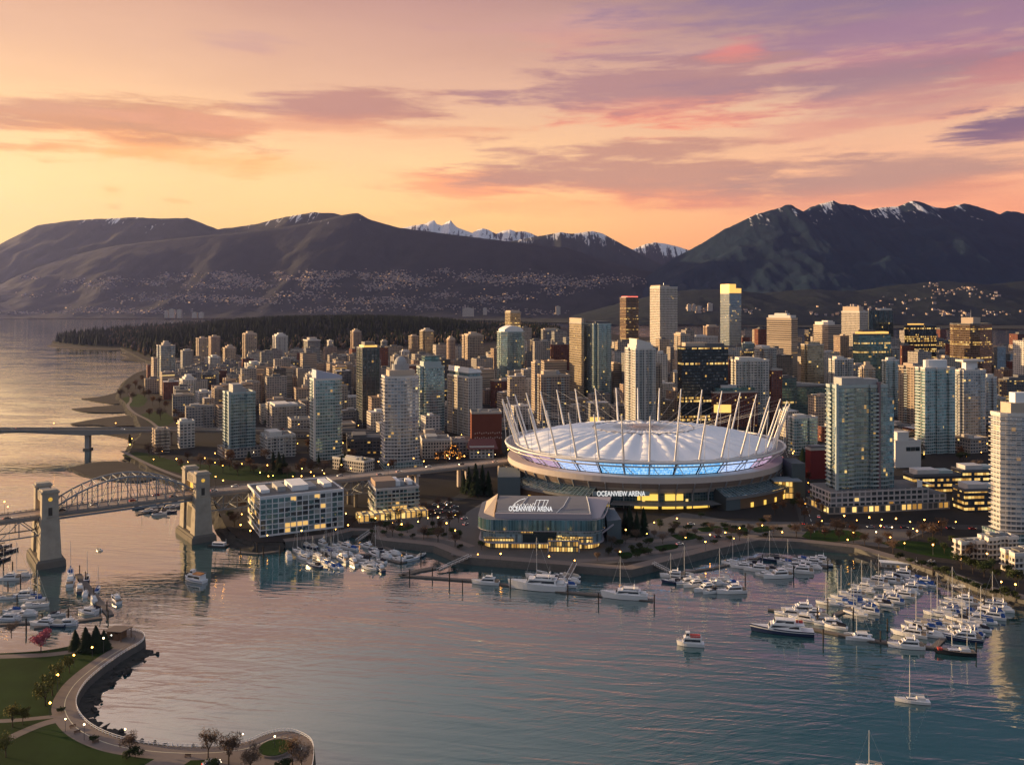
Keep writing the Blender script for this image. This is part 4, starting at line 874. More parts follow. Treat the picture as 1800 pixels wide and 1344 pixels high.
# --- two waterside apartment houses with every window its own part
def waterside(name, label, x0, xc, x1, yt, yb, th, nfl, nbr, nbl, frame, glass, maxl):
    Y = DB(yb); t = radians(th); cx, wr, wl = solve(x0, xc, x1, Y, t, maxl); H = wz(yt, Y)-GZ
    r = root(name, (cx, Y, GZ), label, 'apartment block', 'waterside apartment houses', t); FOOT.append((cx+wr/2*cos(t), Y+wl/2, wr*.7)); LAND.append(((x0+x1)/2, yt, GZ+H, label, x0, x1))
    MB().prism([(0, 0), (wr, 0), (wr, wl), (0, wl)], -2, H, 0, 1).build('wall', [frame, m_roof], r)
    fh_ = (H-1)/(nfl+.25); R = random.Random(int(x0)); gl = [MATS['pane_dark'], MATS['pane_teal'], MATS['pane_pale'], MATS['pane_lit']]
    meshes = {}
    def win(key, w_, h_, m):
        if (key, m) not in meshes:
            mb = MB(); mb.box(-w_/2, -.06, 0, w_/2, .06, h_)
            o = mb.build('window', gl[m]); meshes[(key, m)] = o.data; bpy.data.objects.remove(o)
        o = bpy.data.objects.new('window', meshes[(key, m)]); COL.objects.link(o); o.parent = r; return o
    for f in range(nfl):
        z = 1.0+fh_*f
        for i in range(nbr):
            bw = wr/nbr; lit = (f == 0 and R.random() < .35) or R.random() < .06 or (f == 1 and 3 < i < 8)
            m = 3 if lit else R.choices([0, 1, 2], [5, 4, 2])[0]
            if i in (1, 2) and nbr > 10 and not lit: m = 1
            o = win('r', bw*.84, fh_*.78, m); o.location = (bw*(i+.5), -.07, z+.25)
        for i in range(nbl):
            bw = wl/nbl; m = 3 if R.random() < .12 else R.choices([0, 1, 2], [5, 3, 3])[0]
            o = win('l', bw*.8, fh_*.74, m); o.location = (-.07, bw*(i+.5), z+.25); o.rotation_euler = (0, 0, -pi/2)
    for i in range(0, nbr+1, 2 if nbr > 10 else 3):
        a = wr*i/nbr; MB().box(a-.28, -.55, -1, a+.28, .05, H+.7).build('pier', frame, r)
    MB().box(-.6, -.6, 4.3*0+fh_+.7, wr+.4, wl+.3, fh_+1.0).build('belt_course', frame, r)
    for k in range(5):
        a = wr*(.06+.19*k); MB().box(a, wl*.3, H, a+wr*.1, wl*.7, H+R.uniform(1.2, 3.2)).build('roof_unit', m_plant if k % 2 else m_cap, r)
    MB().box(wr*.42, wl*.25, H, wr*.62, wl*.8, H+3.4).build('penthouse', m_cap, r)
    for i in range(1, nbr, 4):
        for f in range(1, nfl):
            if R.random() < .75:
                mb = MB(); x_ = wr*i/nbr; z = 1.0+fh_*f; mb.box(x_-2.0, -1.5, z-.1, x_+2.0, -.02, z+.1); mb.box(x_-2.0, -1.5, z+.1, x_+2.0, -1.42, z+1.0, 1); mb.build('balcony', [frame, m_gtrim], r)
    mb = MB(); P = [(0, 0), (wr, 0), (wr, wl), (0, wl)]; O = offset_poly(P, .3); I = offset_poly(P, -.4)
    for i in range(4):
        j = (i+1) % 4; mb.wall(O[i], O[j], H-.4, H+.8); mb.wall(I[j], I[i], H+.02, H+.8); mb.face([(*O[i], H+.8), (*O[j], H+.8), (*I[j], H+.8), (*I[i], H+.8)])
    mb.build('parapet', frame, r)
    return r, wr, wl, H
mat('pane_dark', (.04, .055, .065), .08, .4); mat('pane_teal', (.11, .20, .21), .08, .5); mat('pane_pale', (.30, .32, .32), .3, .2); mat('pane_lit', (.7, .5, .25), .4, emit=(1, .56, .13), es=.36, quiet=True)
waterside('waterside_house', 'long white framed apartment house on the quay beside the bridge', 436, 457, 603, 875, 944, 27, 7, 14, 7, mat('white_render', (.66, .65, .67), .7, var=.08), None, 1)
ws, wsr, wsl, wsh = waterside('waterside_house', 'smaller apartment house with curved balconies between quay house and stadium', 626, 661, 736, 861, 908, 20, 6, 11, 5, mat('grey_render', (.42, .41, .42), .7, var=.1), None, 1)
MB().box(wsr*.02, wsl*.2, wsh, wsr*.5, wsl*.75, wsh+4.5).build('penthouse', mat('brown_box', (.33, .24, .19), .8), ws)
mb = MB()
for k in range(6):
    z = 2+k*(wsh-2)/6.2; mb.box(-.9, -1.2, z, wsr+.6, 0, z+.3)
mb.build('balcony_tier', m_gtrim, ws)  # whole balcony slabs, one per storey
MB().box(-14, -14, 0, wsr+3, -2, 5).build('arcade', [facade('lit_arcade', (.4, .33, .27), (.2, .15, .1), 3.5, 5.2, .7, .7, .95, .1, 1.3, runs=0), m_roof], ws)
for k, (a, b, c_, d_, e) in enumerate([(1684, 1690, 1732, 955, 985), (1728, 1738, 1790, 948, 985), (1776, 1784, 1850, 975, 1010)]):
    block('terrace_house', ['white terraced house with green roof on the right promenade', 'white stepped house at the foot of the round-fronted edge tower', 'white house cut by the right edge above the shore path'][k], a, b, c_, d_, e, 'grid', 10, [('half', .2, 1.5, m_roof)], 'bay', .6, roofm=m_grass if k == 0 else None, group='terraced houses on the right shore')

# --- the countless smaller blocks between them, each one a building of its own
STAD = (106, 690, 135)
def rel(px, py):                           # a phrase that places a small thing next to something that has a name
    best = min(LAND, key=lambda l: abs(l[0]-px)+1.6*abs(l[1]-py)); return best
fill_cols = ['cream', 'white', 'tan', 'grey', 'brown']
fst = {'cream': ['beige', 'banded'], 'white': ['white', 'low', 'grid'], 'tan': ['tan'], 'grey': ['grey', 'low'], 'brown': ['lowdark', 'brick']}
LUMP = {}; R = random.Random(21); nfill = 0; used = {}
vpoly = [gp(330, 848, GZ), gp(900, 815, GZ), gp(900, 790, GZ), gp(330, 800, GZ)]
cells = []
for i in range(-40, 60):
    for j in range(0, 60):
        u, v = i*46, 780+j*40; t = radians(24)
        x = u*cos(t)-(v-900)*sin(t)*.55; y = v+u*sin(t)*.25
        x += R.uniform(-9, 9); y += R.uniform(-8, 8); cells.append((x, y))
cells.sort(key=lambda p: p[1])
for x, y in cells:
    if nfill >= 620: break
    if y < 790 or y > 2250: continue
    px, py = scr(x, y, GZ)
    if px < 262 or px > 1815: continue
    if not inpoly(x, y, poly) or inpoly(x, y, FP): continue
    if any((x-a)**2+(y-b)**2 < (r_+13)**2 for a, b, r_ in FOOT): continue
    if hypot(x-STAD[0], (y-STAD[1])*1.1) < STAD[2]+14: continue
    west = px < 900
    lump = y > 1330 or (y > 1000 and R.random() < .25)
    if west and (py > 792 or (px < 345 and py > 735) or (px < 300 and py > 700)): continue
    if px < 560 and py > 760: continue
    if not west and px < 1440 and py > 770 and px > 1360: continue
    if not west and py > 800: continue
    if y > 1700 and R.random() < .25: continue
    if inpoly(px, py, [(900, 745), (1360, 745), (1400, 830), (860, 850), (800, 812)]): continue
    far = (y-800)/1300
    hgt = R.choice([9, 11, 13, 17, 22, 30, 36])*R.uniform(.85, 1.3) if y < 1150 else R.choice([18, 26, 34, 44, 54])*R.uniform(.8, 1.2)
    if not west: hgt *= 1.15 if y < 1150 else 1.45
    top = wz(545 if not west else interp([(260, 640), (420, 618), (640, 606), (900, 600)], px), y); hgt = min(hgt, max(8, top-GZ))
    if west and px < 420: hgt = min(hgt, 26)
    c_ = R.choices(fill_cols, [6, 6, 2, 2, 1.6] if west else [4, 4, 2, 4, 4])[0]; st = R.choice(fst[c_])
    wd, dp = R.uniform(16, 34), R.uniform(13, 22)
    t = radians(R.choice([24, 24, 24, 28]) if west else R.choice([12, 14, 16]))
    lab = min(LAND, key=lambda l: abs(l[0]-px)*1.0+.3*abs(l[1]-py))[3]
    lw = lab.split(); short = ' '.join(lw[:4]) if len(lw) > 4 else lab
    if lump:
        cs_, sn_ = cos(t), sin(t); q = [(x+a*cs_-b*sn_, y+a*sn_+b*cs_) for a, b in ((-wd/2, -dp/2), (wd/2, -dp/2), (wd/2, dp/2), (-wd/2, dp/2))]
        LUMP.setdefault(st, MB()).prism(q, 0, GZ+hgt, 0, 1); q = [(x+(a-x)*.4, y+(b-y)*.4) for a, b in q]; LUMP[st].prism(q, GZ+hgt, GZ+hgt+3, 1, 1); FOOT.append((x, y, max(wd, dp)*.45)); nfill += 1; continue
    r = root('city_block', (x, y, GZ), '', 'building', 'smaller city blocks between the towers', t)
    P = [(-wd/2, -dp/2), (wd/2, -dp/2), (wd/2, dp/2), (-wd/2, dp/2)]
    if R.random() < .35: P = [(-wd/2, -dp/2), (wd*.1, -dp/2), (wd*.1, -dp/2+3), (wd/2, -dp/2+3), (wd/2, dp/2), (-wd/2, dp/2)]
    MB().prism(P, -2, hgt, 0, 1).build('facade', [FS[st], m_roofl if R.random() < .25 else m_roof], r)
    a = R.uniform(-.4, .0)*wd; MB().box(a, -dp*.2, hgt, a+wd*R.uniform(.2, .4), dp*.25, hgt+R.uniform(1.5, 4)).build('penthouse', TRIM[st], r)
    if R.random() < .5:
        O = offset_poly(P, .35); mb = MB()
        for i in range(len(P)): mb.wall(O[i], O[(i+1) % len(P)], hgt-.6, hgt+.9); mb.wall(O[(i+1) % len(P)], O[i], hgt-.6, hgt+.9)
        mb.build('parapet', TRIM[st], r)
    FOOT.append((x, y, max(wd, dp)*.5)); nfill += 1
    r['lab_'] = 1; used.setdefault((c_, lab), []).append((px, r, hgt))
lm = MB(); lmats = []
for st, b in LUMP.items():
    o_ = len(lm.v); k = len(lmats); lmats += [FS[st], m_roof]; lm.v += b.v; lm.f += [tuple(i+o_ for i in f) for f in b.f]; lm.mi += [i+k for i in b.mi]; lm.uv += b.uv
print('blocks', nfill, 'massed', sum(len(b.f) for b in LUMP.values())/10)
tag(lm.build('distant_blocks', lmats), 'hundreds of small far blocks packed between the high-rise towers', kind='stuff')
HW = lambda h: 'low' if h < 16 else 'mid-height' if h < 28 else 'tall'
def shorten(lab):
    for s_ in (' with ', ' standing ', ' rising ', ' just ', ' right of ', ' left of ', ' behind ', ' beside ', ' before ', ' in front ', ' between ', ' against ', ', ', ' cut by ', ' tucked ', ' peeking ', ' peeping ', ' close ', ' hard ', ' leaning ', ' alone ', ' at the ', ' in the ', ' below '):
        if s_ in lab: lab = lab.split(s_)[0]
    return lab
for (c_, lab), L_ in used.items():
    L_.sort(key=lambda q: q[0]); x0, x1 = [(l[4], l[5]) for l in LAND if l[3] == lab][0]
    for k, (px, r, h) in enumerate(L_):
        side = 'left of' if px < x0+2 else 'right of' if px > x1-2 else 'behind' if r.location.y > 900 else 'below'
        others = [q for q in L_ if q is not L_[k]]
        num = '' if not others else ['first ', 'second ', 'third ', 'fourth ', 'fifth ', 'sixth ', 'seventh ', 'eighth '][min(k, 7)]
        depthw = '' if not others else (' among the far roofs' if r.location.y > 1500 else ' among the nearer roofs' if r.location.y < 1050 else ' amid the roofs')
        s_ = f"{num}{c_} {HW(h)} block {side} the {shorten(lab)}{depthw}"
        r['label'] = ' '.join(s_.split()[:16]); del r['lab_']
# ------------------------------------------------------------------ the stadium
SX, SY = 106.0, 690.0
sta = root('stadium', (SX, SY, GZ), 'huge white domed stadium ringed by leaning white masts', 'stadium')
LAND.append((1130, 780, 40, 'white domed stadium', 888, 1372))
m_fab = mat('roof_membrane', (.82, .83, .88), .55, var=.05, scale=.05)
m_mast = mat('white_steel', (.78, .74, .72), .45)
m_ring = mat('ring_steel', (.62, .60, .60), .5)
m_band = mat('pale_precast', (.50, .43, .40), .8, var=.15, scale=.1)
m_rib = mat('stadium_rib', (.22, .22, .23), .7)
m_dglass = facade('stadium_glass', (.10, .13, .14), (.05, .11, .13), 2.2, 2.2, .86, .86, .03, .6)
m_tan = mat('bronze_panel', (.17, .10, .055), .7, var=.15, scale=.2)
m_slate = mat('slate_wall', (.075, .10, .115), .7, var=.15, scale=.2)
m_cream = mat('cream_wall', (.55, .44, .34), .8)
m_yel = mat('lit_concourse', (.7, .5, .15), .6, emit=(1, .60, .10), es=.55)
RA, RB = 111.0, 95.0
def E(t, k, z, ka=None): return (RA*k*cos(t), RB*(ka or k)*sin(t), z)
ZR = 32.0                                  # ring height above the plaza
# fabric roof: 36 gores, each a row of air-filled pillows between radial cables
mb = MB(); NA, NR = 36*6, 22; G = []
for j in range(NR+1):
    q = j/NR; k = .17+(.915-.17)*q
    row = []
    for i in range(NA):
        t = 2*pi*(i/NA); ph = (i % 6)/6
        z = ZR+1.2+10.8*(1-q**1.9)
        z += 2.6*sin(pi*ph)*(.25+.75*sin(pi*min(1, q*1.05))**.7)*min(1, k*1.3)
        z += .55*abs(sin(pi*q*6))*sin(pi*ph)
        row.append(E(t, k, z))
    G.append(row)
for j in range(NR):
    for i in range(NA):
        i2 = (i+1) % NA; mb.face([G[j][i], G[j+1][i], G[j+1][i2], G[j][i2]])
mb.build('roof_membrane', m_fab, sta, weld=True, smooth=True)
# inner oval: shallow cone inside a scalloped cable ring, with a hub
mb = MB(); N = 72
for i in range(N):
    a, b = 2*pi*i/N, 2*pi*(i+1)/N; w_ = .35*abs(sin(18*a)); w2 = .35*abs(sin(18*b))
    mb.face([E(a, .17, ZR+12.3), E(a, .36, ZR+11.7+w_), E(b, .36, ZR+11.7+w2), E(b, .17, ZR+12.3)][::1])
mb.build('inner_membrane', m_fab, sta)
mb = MB()
for i in range(N):
    a, b = 2*pi*i/N, 2*pi*(i+1)/N; mb.tube(E(a, .365, ZR+12.2+.9*abs(sin(9*a))), E(b, .365, ZR+12.2+.9*abs(sin(9*b))), .45, n=5, caps=False)
mb.build('scalloped_ring', mat('ring_cable', (.34, .32, .33), .5), sta)
mb = MB(); mb.prism([(8*cos(i*pi/10), 6.5*sin(i*pi/10)) for i in range(20)], ZR+11.5, ZR+14.6); mb.prism([(17*cos(i*pi/10), 13*sin(i*pi/10)) for i in range(20)], ZR+11.8, ZR+12.6)
mb.build('roof_hub', mat('hub_beige', (.60, .47, .42), .7), sta)
mb = MB()
for i in range(0, 36): mb.tube(E(2*pi*i/36, .12, ZR+13.2), E(2*pi*i/36, .36, ZR+12.0), .3, n=4, caps=False)
mb.build('radial_cable_net', m_ring, sta)
def ringtube(k, z, r, name, mt, n=108, sides=8, ky=None):
    mb = MB(); rows = []
    for i in range(n):
        t = 2*pi*i/n; c, s = cos(t), sin(t)
        rows.append([(RA*k*c+r*cos(2*pi*q/sides)*c, RB*(ky or k)*s+r*cos(2*pi*q/sides)*s, z+r*sin(2*pi*q/sides)) for q in range(sides)])
    rows.append(rows[0]); mb.loft(rows, cap0=False, cap1=False); return mb.build(name, mt, sta, weld=True, smooth=True)
ringtube(.925, ZR+.3, 1.5, 'compression_ring', m_ring)
ringtube(1.0, ZR+1.2, .9, 'outer_ring', m_ring)
ringtube(.99, ZR-1.6, .45, 'lower_ring', m_ring)
def annulus(k0, z0, k1, z1, name, mt, n=108, t0=0, t1=2*pi, uv=True, par=None, both=False):
    mb = MB(); u = 0
    for i in range(n):
        a, b = t0+(t1-t0)*i/n, t0+(t1-t0)*(i+1)/n; P = [E(a, k0, z0), E(b, k0, z0), E(b, k1, z1), E(a, k1, z1)]
        d = hypot(P[1][0]-P[0][0], P[1][1]-P[0][1]); h_ = hypot(z1-z0, (k1-k0)*RB); uvs = [(u, 0), (u+d, 0), (u+d, h_), (u, h_)]
        mb.face(P, 0, uvs); u += d
        if both: mb.face(P[::-1], 0, uvs[::-1])
    return mb.build(name, mt, par or sta)
annulus(.925, ZR+.9, .995, ZR+1.1, 'ring_walkway', mat('walkway_grating', (.50, .48, .49), .7), both=True)
for i in range(36):                        # masts, each with its hanger, strut and raking brace
    t = 2*pi*(i+.5)/36; f = i % 2
    m = MB().tube(E(t, .925, ZR), E(t, 1.03, ZR+34.5), .85, .48, 8).build('mast', m_mast, sta, smooth=False)
    MB().tube(E(t, 1.025, ZR+34.2), E(t, 1.0, ZR+1.2), .17, n=4).build('hanger_cable', m_ring, m)
    MB().tube(E(t, 1.0, ZR+1.0), E(t, .90, ZR-9.5), .38, n=6).build('strut', m_ring, m)
    MB().tube(E(t, .985, ZR+.6), E(t+.075, .90, ZR-9.5), .30, n=5).build('brace', m_ring, m)
    MB().tube(E(t, 1.025, ZR+34.0), E(t, .36, ZR+12.6), .055, n=4).build('stay_cable', m_ring, m)
# LED screens between the struts
def led(name, c0, c1, es):
    M = bpy.data.materials.new(name); M.use_nodes = True; n = NT(M.node_tree); b = n.n('ShaderNodeBsdfPrincipled'); n.t.links.new(b.outputs[0], n.n('ShaderNodeOutputMaterial').inputs[0])
    u, v, _ = n.sep(n.n('ShaderNodeUVMap').outputs[0]); rid = n.mul(n.n('ShaderNodeObjectInfo').outputs['Random'], 50.0)
    st = n.ss(n.m('ABSOLUTE', n.sub(n.m('FRACT', n.m('DIVIDE', v, 1.75)), .5)), .20, .46)
    g = n.noise(n.comb(n.mul(u, .9), n.m('FLOOR', n.m('DIVIDE', v, 1.75)), rid), 1.0, 3, .6)
    c = n.mix(n.ss(g, .35, .68), c0, c1)
    n.set(b.inputs['Base Color'], (.06, .07, .08)); b.inputs['Roughness'].default_value = .3
    n.set(b.inputs['Emission Color'], c); n.set(b.inputs['Emission Strength'], n.m('MULTIPLY_ADD', st, -es*.62, es)); return M
leds = [led('screen_blue', (.05, .34, .78), (.50, .78, 1.0), .62), led('screen_sky', (.36, .52, .92), (.70, .80, 1.0), .58), led('screen_pink', (.62, .34, .52), (.78, .62, .82), .42), led('screen_violet', (.30, .18, .50), (.50, .34, .66), .22)]
for i in range(36):
    t0, t1 = 2*pi*(i+.5)/36+.006, 2*pi*(i+1.5)/36-.006; mid_ = (t0+t1)/2; d = abs(((mid_+pi/2+pi) % (2*pi))-pi)
    k = 0 if d < .40 else 1 if d < .72 else 2 if d < 1.15 else 3
    annulus(.885, ZR-8.8, .958, ZR-.2, 'led_screen', leds[k], 5, t0, t1, both=True)
annulus(.87, ZR-9.6, .885, ZR-8.8, 'screen_base', m_rib)
annulus(.875, ZR-9.7, 1.0*.935, ZR-9.6, 'gutter_deck', m_rib, both=True)
annulus(.985, ZR-13.4, .985, ZR-9.2, 'fascia_band', m_band)
annulus(.985, ZR-9.2, .90, ZR-9.0, 'fascia_top', m_band)
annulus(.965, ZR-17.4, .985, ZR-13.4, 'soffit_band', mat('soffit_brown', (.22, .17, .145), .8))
annulus(.93, ZR-21, .965, ZR-17.4, 'lower_wall', m_band)
annulus(.93, -2, .93, ZR-21, 'glass_wall', m_dglass)
for i in range(54):                        # buttress ribs under the fascia
    t = 2*pi*i/54+.03; m = MB()
    a, b = E(t, .985, ZR-13.6), E(t, .945, ZR-22); m.bar(a, b, .7, 1.6); m.bar(b, E(t, .945, 0), .7, 1.2); m.build('rib', m_rib, sta)
# curved wings at either side of the entrance with glazed sloping roofs
wglass = facade('wing_glass', (.20, .25, .27), (.06, .12, .14), 3.0, 1.6, .86, .80, .0, .6)
for (a0, a1, nm) in ((-2.70, -2.02, 'wing'), (-1.20, -.36, 'wing')):
    wg = bpy.data.objects.new('wing', None); COL.objects.link(wg); wg.parent = sta
    annulus(1.075, ZR-22.4, .935, ZR-17.6, 'glazed_roof', wglass, 20, a0, a1, par=wg)
    annulus(1.075, ZR-24.4, 1.08, ZR-22.4, 'eaves_band', m_rib, 20, a0, a1, par=wg)
    annulus(1.055, -1, 1.055, ZR-24.3, 'curved_wall', m_tan, 20, a0+.10, a1-.04, par=wg)
    annulus(1.065, -1, 1.065, ZR-24.3, 'end_wall', m_cream if a0 < -2 else m_slate, 5, a0, a0+.11, par=wg)
    annulus(1.065, -1, 1.065, ZR-24.3, 'end_wall', m_slate, 4, a1-.08, a1, par=wg)
    for q in range(5):
        t = a0+.2+(a1-a0-.3)*q/4.5; annulus(1.058, 0.3, 1.058, 3.6, 'lit_doorway', m_yel, 2, t, t+.025, par=wg)
    for t in (a0, a1):
        m = MB(); P = [E(t, 1.075, -1), E(t, .93, -1), E(t, .935, ZR-17.6), E(t, 1.075, ZR-22.4)]; m.face(P); m.face(P[::-1]); m.build('flank_wall', m_slate, wg)
# entrance front
for q, (a, b) in enumerate(((-1.76, -1.60), (-1.575, -1.43), (-1.405, -1.24))):
    annulus(.942, .2, .942, 4.5, 'lit_entrance', m_yel, 6, a, b)
    if q < 2: annulus(.942, 6.0, .942, 10.6, 'lit_lobby', m_yel, 6, a+.02, b)
annulus(1.06, 4.6, .94, 5.2, 'entrance_canopy', m_rib, 20, -1.9, -1.22, both=True)
def text(name, body, size, mt, parent, loc, rot, ext=.15, sx=1.0, shear=0.0, font_w=None):
    cu = bpy.data.curves.new(name, 'FONT'); cu.body = body; cu.size = size; cu.extrude = ext; cu.align_x = 'CENTER'; cu.align_y = 'CENTER'; cu.offset = .012*size; cu.shear = shear
    ob = bpy.data.objects.new(name, cu); COL.objects.link(ob); dg = bpy.context.evaluated_depsgraph_get()
    me = bpy.data.meshes.new_from_object(ob.evaluated_get(dg)); bpy.data.objects.remove(ob); me.name = name; me.materials.clear(); me.materials.append(mt)
    o = bpy.data.objects.new(name, me); COL.objects.link(o); o.parent = parent; o.location = loc; o.rotation_euler = rot; o.scale = (sx, 1, 1); return o
m_sign = mat('lit_letters', (.8, .8, .8), .5, emit=(1, .95, .88), es=.34, quiet=True)
YS = -.985*RB-1.2
sg = MB().box(-50, YS, ZR-21.4, -10, YS+.7, ZR-18.4).build('sign_board', mat('sign_grey', (.26, .30, .32), .6), sta)
text('lettering', 'OCEANVIEW ARENA', 5.0, m_sign, sg, (-30, YS-.25, ZR-19.9), (pi/2, 0, 0), .1, .72)
# dark stair block at the right end, lit atrium beside it
an = MB(); an.box(RA*.93, -52, -1, RA*1.02, -30, ZR-7).build('stair_block', m_slate, sta)
MB().box(RA*.80, -58, .2, RA*.92, -50, 13).build('lit_atrium', [facade('atrium_glass', (.25, .2, .12), (.3, .24, .12), 2.6, 4.2, .84, .84, .95, .1, 1.5, runs=0), m_slate], sta)
MB().box(RA*.78, -62, 13.4, RA*.97, -46, 14.2).build('atrium_roof', mat('zinc', (.30, .33, .36), .5), sta)
MB().box(-RA*1.05, -62, -1, -RA*.9, -24, 17).build('stair_block', m_slate, sta)

# ------------------------------------------------------------------ the glass arena on the waterfront
ax, ay = gp(838, 966, GZ)
TH = radians(-2)
ar = root('glass_arena', (ax, ay, GZ), 'rounded teal glass arena with a grey sign-bearing roof on the waterfront', 'arena', None, TH)
LAND.append((955, 900, 25, 'rounded teal glass arena', 822, 1090))
AW, AD = 76.0, 52.0
def rrect(x0, y0, x1, y1, r, n=6, rs=None):
    P = []; cs = [((x1-r), (y0+r), -pi/2), ((x1-r), (y1-r), 0), ((x0+r), (y1-r), pi/2), ((x0+r), (y0+r), pi)]
    for cx, cy, a in cs: P += [(cx+r*cos(a+pi/2*k/n), cy+r*sin(a+pi/2*k/n)) for k in range(n+1)]
    return P
m_ag = facade('arena_glass', (.10, .17, .19), (.09, .18, .21), 1.5, 30, .86, 1.0, .0, .6, runs=0)
m_ag2 = facade('arena_panel', (.22, .29, .33), (.20, .28, .33), 1.6, 9, .88, 1.0, .0, .45, runs=0)
m_alit = facade('arena_lit', (.12, .12, .11), (.30, .24, .12), 1.6, 3.2, .75, .75, .80, .1, 1.2, runs=0)
m_aroof = mat('arena_roof', (.135, .14, .165), .65, var=.12, scale=.1)
m_aband = mat('arena_parapet', (.34, .30, .33), .7)
MB().prism(rrect(0, 0, AW, AD, 11), 11.4, 17.8, 0, 1).build('upper_glass_band', [m_ag, m_aroof], ar)
MB().prism(rrect(1.6, 1.6, AW-1.6, AD-1.6, 10), 3.9, 11.4, 0).build('curtain_wall', m_ag2, ar)
MB().prism(rrect(3.2, 3.2, AW-3.2, AD-3.2, 9), -2, 3.9, 0).build('lit_ground_floor', [m_alit, m_aroof], ar)
MB().prism(rrect(-.2, -.2, AW+.2, AD+.2, 11.2), 11.1, 11.4, 0, bottom=True).build('belt', m_aband, ar)
MB().prism(rrect(.4, .4, AW-.4, AD-.4, 11), 3.6, 4.2, 0, bottom=True).build('balcony', m_aband, ar)
for a, b, z0, z1, y_ in ((4, 22, 5.0, 7.0, 1.45), (50, 68, 4.6, 7.8, 1.45), (41, 50, 7.6, 8.5, 1.45)):
    MB().box(a, y_, z0, b, y_+.4, z1).build('lit_strip', m_alit, ar)
MB().box(27, 1.3, 4.3, 47, 2.2, 11.0).build('dark_recess', mat('recess_glass', (.02, .04, .05), .12, .3), ar)
MB().box(26, .6, 9.4, 33, 1.5, 11).build('lit_strip', m_alit, ar)
MB().box(42, -3.4, -1, 60, 3, 6.6).build('entrance_hall', [m_alit, m_aroof], ar)
mb = MB(); mb.bar((42, -3.7, 0), (42, -3.7, 7), .6, .6); mb.bar((60, -3.7, 0), (60, -3.7, 7), .6, .6); mb.bar((41.7, -3.7, 6.8), (60.3, -3.7, 6.8), .6, .6); mb.build('entrance_frame', m_aband, ar)
MB().box(4, 4.5, 17.8, AW-14, AD-2, 17.9).build('roof_deck', m_aroof, ar)
# raised barrel roof with its front parapet, sign and seams
mb = MB(); X0, X1 = 11.0, AW-9.0; prof = [(5, 19.8), (7, 20.4), (14, 21.2), (24, 21.7), (34, 21.6), (AD-3, 21.0)]
for (ya, za), (yb, zb) in zip(prof, prof[1:]): mb.face([(X0, ya, za), (X1, ya, za), (X1, yb, zb), (X0, yb, zb)])
for X, fl in ((X0, 1), (X1, 0)):
    P = [(X, y, z) for y, z in prof]+[(X, AD-3, 17.8), (X, 5, 17.8)]; mb.face(P if fl else P[::-1])
mb.face([(X1, AD-3, 17.8), (X0, AD-3, 17.8), (X0, AD-3, 21.0), (X1, AD-3, 21.0)]); mb.face([(X0, 5, 17.8), (X1, 5, 17.8), (X1, 5, 19.8), (X0, 5, 19.8)])
br = mb.build('barrel_roof', m_aroof, ar)
MB().box(X0-.5, 3.4, 17.8, X1+.5, 5.2, 20.8).build('front_parapet', m_aband, ar)
mb = MB(); mb.face([(X0-8, 16, 17.9), (X0-1, 6, 17.9), (X0-1, 6, 20.6), (X0-1, AD-4, 22.4), (X0-8, AD-8, 18.4)]); mb.face([(X0-8, 16, 17.9), (X0-1, 6, 17.9), (X0-1, 6, 20.6), (X0-1, AD-4, 22.4), (X0-8, AD-8, 18.4)][::-1]); mb.build('sloping_flank', m_cream, ar)
def onroof(x, y):
    for (ya, za), (yb, zb) in zip(prof, prof[1:]):
        if y <= yb: return (x, y, za+(zb-za)*(y-ya)/(yb-ya)+.12)
    return (x, y, prof[-1][1]+.12)
def line(mb, P, r=.16):
    for a, b in zip(P, P[1:]): mb.tube(a, b, r, n=4)
m_seam = mat('white_seam', (.75, .75, .75), .6)
for X in (24, 50): mb = MB(); line(mb, [onroof(X+6*(y-7)/41-(3 if y < 20 else 0)*(1-(y-7)/13 if y < 20 else 0), y) for y in (7, 10, 14, 19, 26, 34, 44)], .2); mb.build('roof_seam', m_seam, br)
mb = MB(); line(mb, [onroof(x, 9) for x in range(12, 67, 3)], .08); line(mb, [onroof(X1, y) for y in (6, 10, 14, 24, 34, 48)], .25); mb.build('roof_edge', m_seam, br)
# the sign lies on the front slope of the barrel roof: lettering, with a ribboned outline and frames above it
sl_ = math.atan2(24.6-21.6, 24-7)
lt = text('lettering', 'OCEANVIEW ARENA', 4.1, m_sign, br, (31.5, 9.6, 22.0), (.95, 0, 0), .1, .68)
mb = MB(); R = random.Random(3)
sx0 = 21.5; P = []
for k in range(46): P.append((sx0+k*.27+.35*sin(k*1.3), 14.5+2.0*sin(k*.9)*(.6+.4*sin(k*.31))+k*.05, 22.6+.75*sin(k*.9)))
line(mb, P, .10)
for dxs in (0, 2.2, 5.0): line(mb, [(33.6+dxs, 13.5, 22.2), (35.0+dxs, 21.5, 24.6)], .14)
line(mb, [(35.0, 21.5, 24.6), (42.3, 21.5, 24.6), (40.3, 13.5, 22.2)], .14); line(mb, [(20, 12, 22.0), (22.0, 20, 23.0), (24.5, 26, 23.4), (28, 32, 23.2)], .14)
mb.build('emblem_outline', m_sign, br)
mb = MB(); mb.face([(AW-8.5, 3.5, 17.95), (AW-3, 6, 17.95), (AW+7, AD, 20.0), (AW-8.5, AD, 20.0)]); line(mb, [(AW-5, 2, 18.0), (AW-1, 6, 18.1), (AW+2, 20, 18.6), (AW+6, AD-6, 19.8), (AW+7, AD, 20.1)], .3); mb.build('swept_roof', m_aband, ar)
MB().prism([(AW-3, 14), (AW+6, AD-2), (AW-10, AD-2), (AW-10, 14)], -1, 17.7, 0, 1).build('flank_wing', [m_ag, m_aroof], ar)
